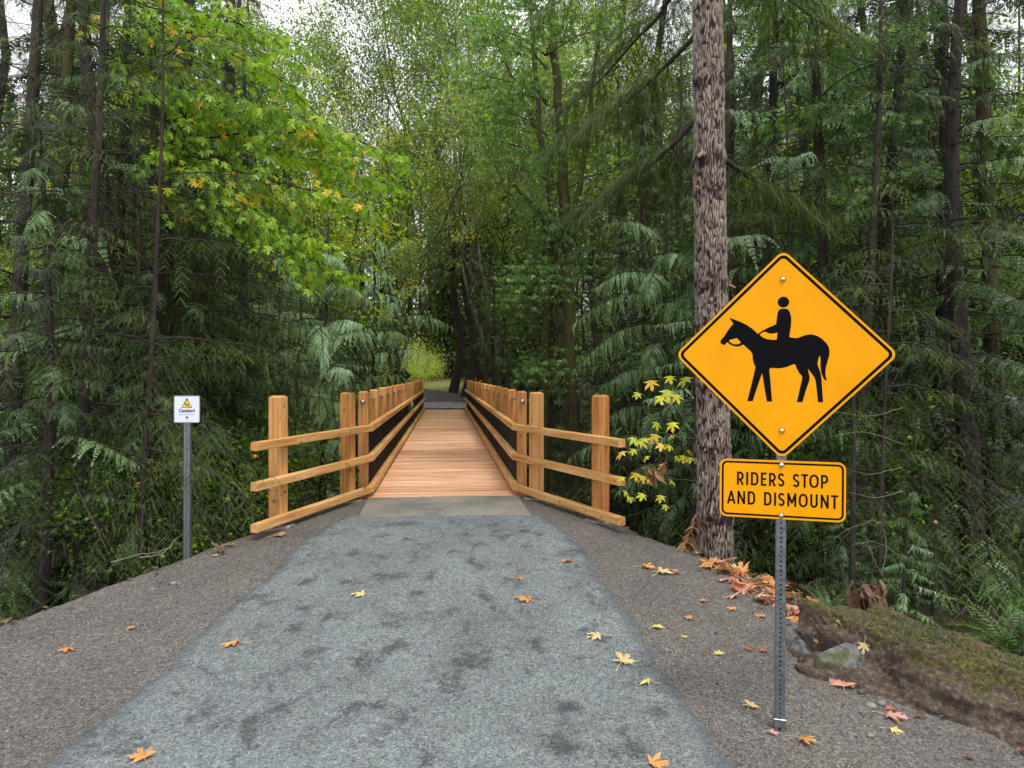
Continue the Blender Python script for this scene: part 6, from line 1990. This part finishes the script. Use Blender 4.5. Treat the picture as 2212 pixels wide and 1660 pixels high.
def rock_face(seed, sx, sy, sz):
    r = np.random.RandomState(seed); nu, nv = 44, 24
    A, B = np.meshgrid(np.arange(nu) / nu * 2 * math.pi, np.linspace(-math.pi / 2, math.pi / 2, nv))
    P = np.stack([np.cos(A) * np.cos(B), np.sin(A) * np.cos(B), np.sin(B)], -1).reshape(-1, 3)
    # knock flats into it, like broken granite
    for _ in range(26):
        n_ = r.normal(0, 1, 3); n_ /= np.linalg.norm(n_); h = r.uniform(.62, .9)
        d = P @ n_; k = d > h; P[k] -= (d[k] - h)[:, None] * n_
    P *= 1 + .03 * fbm(P[:, 0] * 6, P[:, 1] * 6, P[:, 2] * 6, o=3)[:, None]
    P *= (sx, sy, sz)
    i = np.arange(nv - 1)[:, None] * nu; j = np.arange(nu)[None]; j2 = (j + 1) % nu
    F = np.stack([i + j, i + j2, i + nu + j2, i + nu + j], -1).reshape(-1, 4)
    return make_mesh('rock_face', P, [(F, 0)], None, False, [M['granite']])
for lx, ly, lz, s, sd_ in ((-.66, -.20, .02, (.27, .22, .27), 5), (-.40, -.27, -.04, (.22, .18, .20), 6), (-.88, -.06, -.04, (.18, .2, .2), 7), (.30, -.36, -.02, (.12, .10, .07), 8), (-.78, -.12, -.06, (.16, .15, .13), 9)):
    link('rock_face', rock_face(sd_, *s), bo, (lx, ly, lz), (.2, .1, sd_))
def boulder_cover():
    r = np.random.RandomState(71); me_ = bo.data
    n0 = len(me_.vertices); co = np.empty(n0 * 3, dtype=np.float32); me_.vertices.foreach_get('co', co); co = co.reshape(-1, 3)
    mo = np.empty(n0, dtype=np.float32); me_.attributes['moss'].data.foreach_get('value', mo)
    p = np.clip(mo, 0.02, 1) ** 1.5; p /= p.sum()
    k = r.choice(n0, 7000, p=p); pos = co[k] + r.normal(0, .006, (7000, 3)); n = len(pos)
    V = np.array([(0, -.0022, 0), (0, .0022, 0), (.004, 0, .014)]); F = np.array([(0, 1, 2)])
    M_ = rot_z(r.uniform(0, 6.28, n)) @ rot_y(r.normal(0, .6, n)) * r.uniform(.6, 1.7, n)[:, None, None]
    return stamp((V, F, np.zeros(3)), M_, pos, r.uniform(-.1, .6, n))
V, F, T = boulder_cover()
mc = link('moss', make_mesh('moss', V, [(F, 0)], {'tone': ('FLOAT', T)}, False, [M['hemlock']]), bo)
# river stones beside it
def stone_me(seed):
    r = np.random.RandomState(seed); nu, nv = 14, 9
    A, B = np.meshgrid(np.arange(nu) / nu * 2 * math.pi, np.linspace(-math.pi / 2, math.pi / 2, nv))
    x = np.cos(A) * np.cos(B); y = np.sin(A) * np.cos(B) * r.uniform(.6, .9); z = np.sin(B) * r.uniform(.45, .6)
    k = 1 + .1 * fbm(x + seed, y, z, o=2)
    i = np.arange(nv - 1)[:, None] * nu; j = np.arange(nu)[None]; j2 = (j + 1) % nu
    F = np.stack([i + j, i + j2, i + nu + j2, i + nu + j], -1).reshape(-1, 4)
    t = r.uniform(.1, .75)
    return make_mesh('stone', np.stack([x * k, y * k, z * k], -1).reshape(-1, 3), [(F, 0)], {'tone': ('FLOAT', np.full(nu * nv, t))}, True, [M['pebble']])
stn = [stone_me(k) for k in range(6)]
for px_, py_, s, lab in ((1862, 1497, .034, 'dark round river stone beside the pink leaf'), (1882, 1527, .032, 'flat grey stone in front of the boulder'), (1905, 1522, .034, 'flat oval stone at the right edge of the gravel'), (1865, 1545, .022, 'small grey stone below the boulder'),
                         (1660, 1236, .03, 'dark pebble in the leaf litter'), (1640, 1255, .028, 'rounded stone at the edge of the leaf litter'), (1700, 1350, .03, 'stone left of the boulder'), (1610, 1262, .02, 'small pale stone on the gravel shoulder'),
                         (375, 1262, .03, 'round stone left on the gravel shoulder'), (330, 1275, .025, 'small stone at the far left gravel'), (345, 1258, .02, 'pale little stone left of the caution post'), (1880, 1590, .02, 'small brown stone low at the right'), (640, 1250, .012, 'tiny stone on the path edge'), (1640, 1560, .015, 'little stone left of the sign base')):
    x, y, z = on_ground(px_, py_)
    tag(link('stone', stn[rnd.randrange(6)], None, (x, y, z + s * .2), (0, 0, rnd.uniform(0, 6))), lab, 'stone', 'loose river stones').scale = (s, s, s)

# ---- loose gravel: far too many to count
def loose_gravel():
    r = np.random.RandomState(21); n = 34000
    y = 1.6 + 8.2 * r.uniform(0, 1, n) ** 1.5; x = r.uniform(-5.2, 4.6, n)
    c = path_c(y); a = x - c
    e = np.where(a > 0, np.interp(y, YE, ER), np.interp(y, YE, EL))
    XLf, XRf = np.interp(y, PY, PL), np.interp(y, PY, PR)
    on = (x > XLf - .02) & (x < XRf + .02)
    dn = vnoise(x * 2.3, y * 2.3)
    ed = np.minimum(x - XLf, XRf - x)
    keep = (np.abs(a) < e + .3) & (~on | (r.rand(n) < .08) | ((ed < .12) & (r.rand(n) < .75)) | ((ed < .3) & (r.rand(n) < .25))) & ((dn > -.3) | (r.rand(n) < .4))
    keep &= np.hypot((x - 2.45) / 1.0, (y - 4.5) / .6) > 1
    uu, vv = to_uv(x, y); keep &= ~((np.abs(uu) < 1.05) & (vv > -1.55))
    x, y, on = x[keep], y[keep], on[keep]; n = len(x)
    z = terrain(x, y) + np.where(on, .028, .0)
    O6 = np.array([(1, 0, 0), (-1, 0, 0), (0, .8, 0), (0, -.8, 0), (0, 0, .6), (0, 0, -.6)], float)
    F = np.array([(0, 2, 4), (2, 1, 4), (1, 3, 4), (3, 0, 4), (2, 0, 5), (1, 2, 5), (3, 1, 5), (0, 3, 5)])
    s = .0030 + .0055 * r.uniform(0, 1, n) ** 3 + .009 * (r.rand(n) < .012)
    M_ = rot_z(r.uniform(0, 6.28, n)) @ rot_y(r.uniform(-.5, .5, n)) * s[:, None, None]
    return stamp((O6, F, np.zeros(6)), M_, np.stack([x, y, z + s * .25], 1), np.clip(r.normal(.45, .22, n), 0, 1))
V, F, T = loose_gravel()
tag(link('loose_gravel', make_mesh('loose_gravel', V, [(F, 0)], {'tone': ('FLOAT', T)}, False, [M['pebble']]), None), kind='stuff')

# ---- dead leaves and twigs strewn over the forest floor
def litter():
    r = np.random.RandomState(31); n = 5200
    y = r.uniform(3.4, 12.5, n); x = r.uniform(-8, 7, n)
    c = path_c(y); a = x - c; e = np.where(a > 0, np.interp(y, YE, ER), np.interp(y, YE, EL))
    k = (np.abs(a) > e - .05 - .5 * r.rand(n) ** 3) & ~((np.abs(a) < 1.8) & (y > 9.4))
    x, y = x[k], y[k]; n = len(x); z = terrain(x, y)
    M_ = rot_z(r.uniform(0, 6.28, n)) @ rot_y(r.normal(0, .35, n)) @ rot_x(r.normal(0, .35, n)) * (r.uniform(.05, .11, n))[:, None, None]
    return stamp(palmate(1, 3, .25), M_, np.stack([x, y, z + .025], 1), r.uniform(0, 1, n))
V, F, T = litter()
def crumbs():
    r = np.random.RandomState(33); n = 5200
    y = 2.2 + 7.4 * r.uniform(0, 1, n) ** 1.3; x = r.uniform(-5, 4.4, n)
    c_ = path_c(y); a_ = x - c_; e_ = np.where(a_ > 0, np.interp(y, YE, ER), np.interp(y, YE, EL))
    on = (x > np.interp(y, PY, PL)) & (x < np.interp(y, PY, PR))
    k = (np.abs(a_) < e_ + .2) & (~on | (r.rand(n) < .12)) & (r.rand(n) < .35 + .65 * (np.abs(a_) / e_) ** 3); x, y, on = x[k], y[k], on[k]; n = len(x)
    z = terrain(x, y) + np.where(on, .034, .008)
    V_ = np.array([(-.5, 0, 0), (0, .16, .06), (.5, 0, 0), (0, -.16, .03)]); F_ = np.array([(0, 3, 1), (1, 3, 2)])
    M_ = rot_z(r.uniform(0, 6.28, n)) @ rot_y(r.normal(0, .2, n)) @ rot_x(r.normal(0, .5, n)) * (.008 + .028 * r.rand(n) ** 3)[:, None, None]
    return stamp((V_, F_, np.zeros(4)), M_, np.stack([x, y, z], 1), r.uniform(0, 1, n))
V2, F2, T2_ = crumbs(); V, F, T = merge([(V, F, T), (V2, F2, T2_)])
tag(link('leaf_litter', make_mesh('leaf_litter', V, [(F, 0)], {'tone': ('FLOAT', T)}, False, [M['f_brown']])), kind='stuff')
def sticks():
    r = np.random.RandomState(41); mb = MB()
    for k in range(260):
        y = r.uniform(3.6, 12); x = r.uniform(-8, 6.5); a = x - float(path_c(y)); e = float(np.interp(y, YE, ER if a > 0 else EL))
        if abs(a) < e + .05: continue
        L = r.uniform(.2, .9); t = np.linspace(-.5, .5, 5); an = r.uniform(0, 3.14)
        px_ = x + t * L * math.cos(an); py_ = y + t * L * math.sin(an)
        z = terrain(px_, py_) + .015 + r.uniform(0, .12) * (t + .5)
        mb.add(*tube(np.stack([px_, py_, z], 1) + r.normal(0, .012, (5, 3)), np.linspace(.006, .002, 5), 4))
    return mb
tag(link('twigs', sticks().mesh('twigs', [M['twig_pale']], True)), kind='stuff')

# ---- pale bare twigs and withered growth at the right edge
def bare_branch(label, pts_list, r0, mat):
    O = np.array(pts_list[0][0]); O = np.array([O[0], O[1], gz(O[0], O[1])])
    mb = MB()
    for pts in pts_list:
        P = smooth_poly(np.array(pts) - O, 12); P[1:-1] += rng.normal(0, .004, (10, 3)); mb.add(*tube(P, np.linspace(r0, r0 * .35, 12), 5))
    tag(link('bare_branch', mb.mesh('bare_branch', [mat], True), None, O), label, 'branch')
bare_branch('pale bare twig arching over the boulder at the right edge', [[V3(1945, 1290, 5.6), V3(1905, 1240, 5.5), V3(1880, 1190, 5.5), V3(1868, 1140, 5.5)], [V3(1905, 1240, 5.5), V3(1915, 1180, 5.5), V3(1895, 1125, 5.5), V3(1840, 1140, 5.4), V3(1800, 1165, 5.4)], [V3(1940, 1200, 5.6), V3(1890, 1170, 5.5), V3(1840, 1180, 5.5)], [V3(1945, 1330, 5.4), V3(1880, 1300, 5.3), V3(1800, 1330, 5.2)]], .0028, M['twig_pale'])
bare_branch('thin pale dead twigs right of the plaque', [[V3(1950, 1010, 6.2), V3(1880, 1025, 6.1), V3(1830, 1012, 6.0)], [V3(1950, 1060, 6.2), V3(1890, 1075, 6.1), V3(1830, 1062, 6.0)], [V3(1950, 960, 6.2), V3(1870, 935, 6.1), V3(1790, 945, 6.0)], [V3(1950, 880, 6.4), V3(1880, 900, 6.3), V3(1800, 890, 6.2)]], .003, M['twig_pale'])
bare_branch('pale fallen branch lying left of the caution post', [[V3(240, 1215, 6.4), V3(300, 1200, 6.4), V3(345, 1192, 6.5), V3(375, 1178, 6.6)], [V3(300, 1205, 6.3), V3(350, 1196, 6.4), V3(385, 1160, 6.7)]], .007, M['twig_pale'])
bare_branch('thin pale twigs crossing behind the yellow sapling', [[V3(1530, 905, 7.4), V3(1460, 880, 7.5), V3(1400, 862, 7.6), V3(1330, 800, 7.7)], [V3(1520, 950, 7.4), V3(1440, 938, 7.5), V3(1390, 930, 7.6)], [V3(1525, 1040, 7.4), V3(1460, 1035, 7.5), V3(1410, 1025, 7.6)]], .003, M['twig_pale'])
# the rusty dead cedar sprig
x, y, z = on_ground(1475, 1190)
dm = []
for k in range(34):
    f = k / 33; sd = -1 if k % 2 else 1
    M_ = rot_z(np.array((0 if sd > 0 else math.pi) + rnd.uniform(-.6, .6))) @ rot_y(np.array(.2 + rnd.uniform(-.2, .3))) @ rot_x(np.array(rnd.uniform(-.8, .8))) * (.55 * (1.2 - .7 * f))
    dm.append(stamp(CH[k % 4], M_[None], np.array([[.14 * f, -.05 + rnd.uniform(-.03, .03), .03 + .36 * f]]), np.array([.2])))
V, F, T = merge(dm)
tag(link('dead_cedar_sprig', make_mesh('dead_cedar_sprig', V, [(F, 0)], {'tone': ('FLOAT', T)}, False, [M['dead_spray']]), None, (x, y, z)), 'rust brown dead cedar sprig left of the fir trunk base', 'sprig')
def withered(px, py, D, label, s, seed):
    r = np.random.RandomState(seed); parts = []
    c = V3(px, py, D); O = np.array([c[0], c[1], gz(c[0], c[1])])
    for k in range(26):
        n = 9; t = np.linspace(0, 1, n); L = s * r.uniform(.55, 1.25); a = r.uniform(0, 6.28); w = s * r.uniform(.05, .10) * np.sin(math.pi * np.clip(t * .9 + .08, 0, 1)) ** .7
        o_ = np.array([r.uniform(-.07, .07), r.uniform(-.04, .04), r.uniform(-.05, .03)]) * s / .3
        rd = .05 * r.uniform(.3, 1.6)
        P = o_ + np.stack([math.cos(a) * rd * np.sin(t * 2.2), math.sin(a) * rd * np.sin(t * 2.2), .03 * np.sin(t * 3) - t ** 1.3 * L], 1) + r.normal(0, .006, (n, 3))
        tw_ = a + r.uniform(-1.4, 1.4) + t * r.uniform(-1.5, 1.5)
        sd = np.stack([-np.sin(tw_), np.cos(tw_), 0 * t], 1); ou = np.stack([np.cos(tw_), np.sin(tw_), 0 * t], 1)
        V = np.concatenate([P - sd * w[:, None] + ou * w[:, None] * .7, P + ou * r.uniform(-.01, .02, n)[:, None], P + sd * w[:, None] + ou * w[:, None] * .6]) + (c - O)
        F = np.array([(q, q + 1, n + q + 1, n + q) for q in range(n - 1)] + [(n + q, n + q + 1, 2 * n + q + 1, 2 * n + q) for q in range(n - 1)])
        parts.append((V, F, np.clip(r.uniform(-.3, 1, 3 * n) + r.uniform(-.3, .3), 0, 1)))
    V, F, T = merge(parts)
    root = empty('withered_plant', O); tag(root, label, 'plant')
    link('leaves', make_mesh('leaves', V, [(F, 0)], {'tone': ('FLOAT', T)}, True, [M['f_brown']]), root)
    link('stem', MB().add(*tube(smooth_poly(np.array([(0, 0, -.1), (.02, 0, (c - O)[2] * .5), tuple(c - O)]), 8), [.006] * 8, 5)).mesh('stem', [M['twig_pale']]), root)
withered(1872, 1262, 5.0, 'withered brown leaves hanging limp behind the boulder', .30, 1)
withered(1918, 1325, 4.8, 'second withered brown clump at the right edge', .24, 2)

# ---- fallen maple leaves, each one a thing
def fallen_mesh(seed, mat):
    r = np.random.RandomState(seed)
    V, F, T = palmate(2, seed, .10)
    V = V.copy()
    V[:, 2] += .18 * np.abs(V[:, 0] * math.cos(seed) + V[:, 1] * math.sin(seed)) ** 1.5 + .05 * r.uniform(-1, 1, len(V))
    V[:, 2] -= V[:, 2].min() * .9
    st_ = tube(np.array([(0, 0, V[0, 2]), (-.22, .03, .05), (-.48, .0, .02)]), [.010, .009, .012], 4)
    n = len(V)
    t = np.concatenate([np.clip(r.uniform(-.5, 1, n), 0, 1), np.zeros(len(st_[0]))])
    return make_mesh('leaf', np.concatenate([V, st_[0]]), [(F, 0), (st_[1][0] + n, 0)], {'tone': ('FLOAT', t)}, False, [mat])
FM = {k: [fallen_mesh(700 + 11 * i_ + q, M[k]) for q in range(4)] for i_, k in enumerate(('f_orange', 'f_red', 'f_pink', 'f_pale', 'f_yellow', 'f_brown'))}
def fall(px, py, s, col, label, group=None, zoff=0.0, lift=0.012, onpath=True):
    x, y, z = on_ground(px, py, zoff=(.026 if onpath else .004) + zoff)
    o = link('fallen_leaf', FM[col][rnd.randrange(4)], None, (x, y, z + lift * .2), (rnd.uniform(-.12, .12), rnd.uniform(-.12, .12), rnd.uniform(0, 6.28)))
    o.scale = (s * 1.58, s * 1.58, s * 1.58)
    tag(o, label, 'leaf', group or 'fallen maple leaves')
    return o
FL = [
    (592, 1160, .12, 'f_orange', 'orange leaf beside the outer left fence footing', 0), (1228, 1213, .09, 'f_orange', 'orange leaf on the upper right of the path', 1), (1117, 1251, .065, 'f_orange', 'small orange leaf in the upper middle of the path', 1),
    (788, 1286, .105, 'f_yellow', 'yellow green leaf on the left of the path', 1), (1146, 1300, .125, 'f_orange', 'curled orange leaf in the middle right of the path', 1), (515, 1393, .11, 'f_orange', 'orange leaf near the left edge of the path', 1),
    (1298, 1377, .105, 'f_pale', 'pale orange leaf toward the right edge of the path', 1), (1343, 1438, .125, 'f_pale', 'largest golden leaf near the right edge of the path', 1), (1405, 1478, .075, 'f_yellow', 'thin yellow leaf on the right edge of the path', 1),
    (312, 1643, .095, 'f_orange', 'orange leaf in the bottom left corner of the path', 1), (1402, 1655, .10, 'f_orange', 'orange leaf at the bottom edge of the path', 1), (1388, 1226, .105, 'f_orange', 'orange leaf on the gravel left of the golden one', 0),
    (1425, 1242, .15, 'f_pale', 'large golden leaf on the right gravel shoulder', 0), (1465, 1238, .09, 'f_pink', 'pink leaf right of the large golden leaf', 0), (1523, 1299, .055, 'f_orange', 'small orange leaf on the open right gravel', 0), (1495, 1337, .055, 'f_orange', 'small orange leaf below another on the right gravel', 0),
    (1413, 1358, .08, 'f_yellow', 'pale yellow leaf beside the path edge', 0), (1478, 1380, .045, 'f_yellow', 'tiny yellow leaf on the right gravel', 0), (1549, 1417, .06, 'f_yellow', 'small pale yellow leaf halfway to the sign post', 0), (1620, 1531, .075, 'f_pale', 'pale golden leaf left of the sign post base', 0),
    (1726, 1598, .085, 'f_orange', 'bright orange leaf right of the sign post base', 0), (1822, 1487, .13, 'f_pink', 'big pink leaf in front of the boulder', 0), (1915, 1547, .10, 'f_pink', 'pink leaf at the right edge of the gravel', 0), (1922, 1578, .06, 'f_yellow', 'yellow leaf below the pink one at the right edge', 0),
    (1775, 1450, .06, 'f_pink', 'folded pink leaf under the boulder', 0), (768, 1237, .03, 'f_orange', 'tiny orange leaf fragment on the path', 1), (1590, 1318, .07, 'f_orange', 'orange leaf at the lower edge of the leaf drift', 0), (1640, 1335, .08, 'f_orange', 'yellow orange leaf just below the leaf drift', 0),
    (1650, 1410, .06, 'f_red', 'dark red leaf left of the post by the boulder', 0), (1622, 1408, .05, 'f_red', 'small dark red leaf beside another red one', 0), (1835, 1478, .07, 'f_orange', 'orange leaf lying on the big pink leaf', 0), (1660, 1585, .05, 'f_pink', 'pale pink scrap beside the sign base', 0),
    (1568, 1208, .10, 'f_orange', 'orange leaf at the top of the leaf drift', 0), (1502, 1196, .07, 'f_pale', 'pale leaf near the fir trunk base', 0), (1525, 1212, .06, 'f_orange', 'small orange leaf left of the drift top', 0), (325, 1212, .09, 'f_orange', 'orange leaf beside the pale fallen branch', 0),
    (470, 1200, .05, 'f_pale', 'pale leaf right of the caution post base', 0), (1925, 1530, .05, 'f_red', 'red leaf behind the pink one at the right edge', 0), (280, 1360, .05, 'f_orange', 'small orange leaf on the left gravel', 0), (150, 1400, .08, 'f_orange', 'orange leaf far out on the left gravel', 0), (2060, 1560, .09, 'f_orange', 'orange leaf far out on the right gravel', 0),
]
for px_, py_, s, col, lab, onp in FL:
    fall(px_, py_, s, col, lab, onpath=bool(onp))
# the leaf drift along the bank
r_ = np.random.RandomState(91)
for k in range(130):
    f = r_.rand(); px_ = 1545 + 180 * f + r_.normal(0, 16); py_ = 1212 + 88 * f + r_.normal(0, 15 + 12 * f)
    if px_ > 1760 or py_ > 1345: continue
    col = ['f_orange', 'f_orange', 'f_red', 'f_pink', 'f_pale', 'f_brown', 'f_pink', 'f_orange'][r_.randint(8)]
    cn = {'f_orange': 'orange', 'f_red': 'red', 'f_pink': 'pink', 'f_pale': 'golden', 'f_brown': 'brown'}[col]
    o = fall(px_, py_, r_.uniform(.07, .135), col, '%s maple leaf in the leaf drift left of the boulder' % cn, group='%s leaves in the leaf drift' % cn, zoff=r_.uniform(0, .02), onpath=False)
    o.rotation_euler = (r_.normal(0, .4), r_.normal(0, .4), r_.uniform(0, 6.28))
for k in range(26):
    px_ = 400 + r_.normal(0, 60); py_ = 1188 + r_.normal(0, 9) - (px_ - 400) * .10
    col = ['f_brown', 'f_pale', 'f_orange', 'f_brown'][r_.randint(4)]
    cn = {'f_orange': 'orange', 'f_pale': 'pale', 'f_brown': 'brown'}[col]
    o = fall(px_, py_, r_.uniform(.09, .15), col, '%s curled leaf heaped behind the caution post' % cn, group='%s leaves heaped behind the caution post' % cn, onpath=False)
    o.rotation_euler = (r_.normal(0, .7), r_.normal(0, .7), r_.uniform(0, 6.28))
# on the boulder
bpy.context.view_layer.update()
dg = bpy.context.evaluated_depsgraph_get()
for px_, py_, col, s, lab in ((1867, 1390, 'f_pale', .075, 'pale golden leaf lying on top of the boulder'), (1770, 1385, 'f_pale', .045, 'small pale leaf on the left of the boulder'), (1810, 1340, 'f_yellow', .05, 'thin yellow leaf near the top of the boulder')):
    d = (at(px_, py_, 5) - Vector((0, 0, EYE))).normalized()
    inv = bo.matrix_world.inverted()
    hit, p, nrm_, _ = bo.ray_cast(inv @ Vector((0, 0, EYE)), (inv.to_3x3() @ d).normalized())
    if hit:
        w = bo.matrix_world @ p; nw_ = (bo.matrix_world.to_3x3() @ nrm_).normalized()
        o = link('fallen_leaf', FM[col][1], None, w + nw_ * .006)
        o.rotation_euler = (nw_.to_track_quat('Z', 'Y') @ Euler((0, 0, rnd.uniform(0, 6))).to_quaternion()).to_euler(); o.scale = (s * 1.38,) * 3
        tag(o, lab, 'leaf', 'fallen maple leaves')
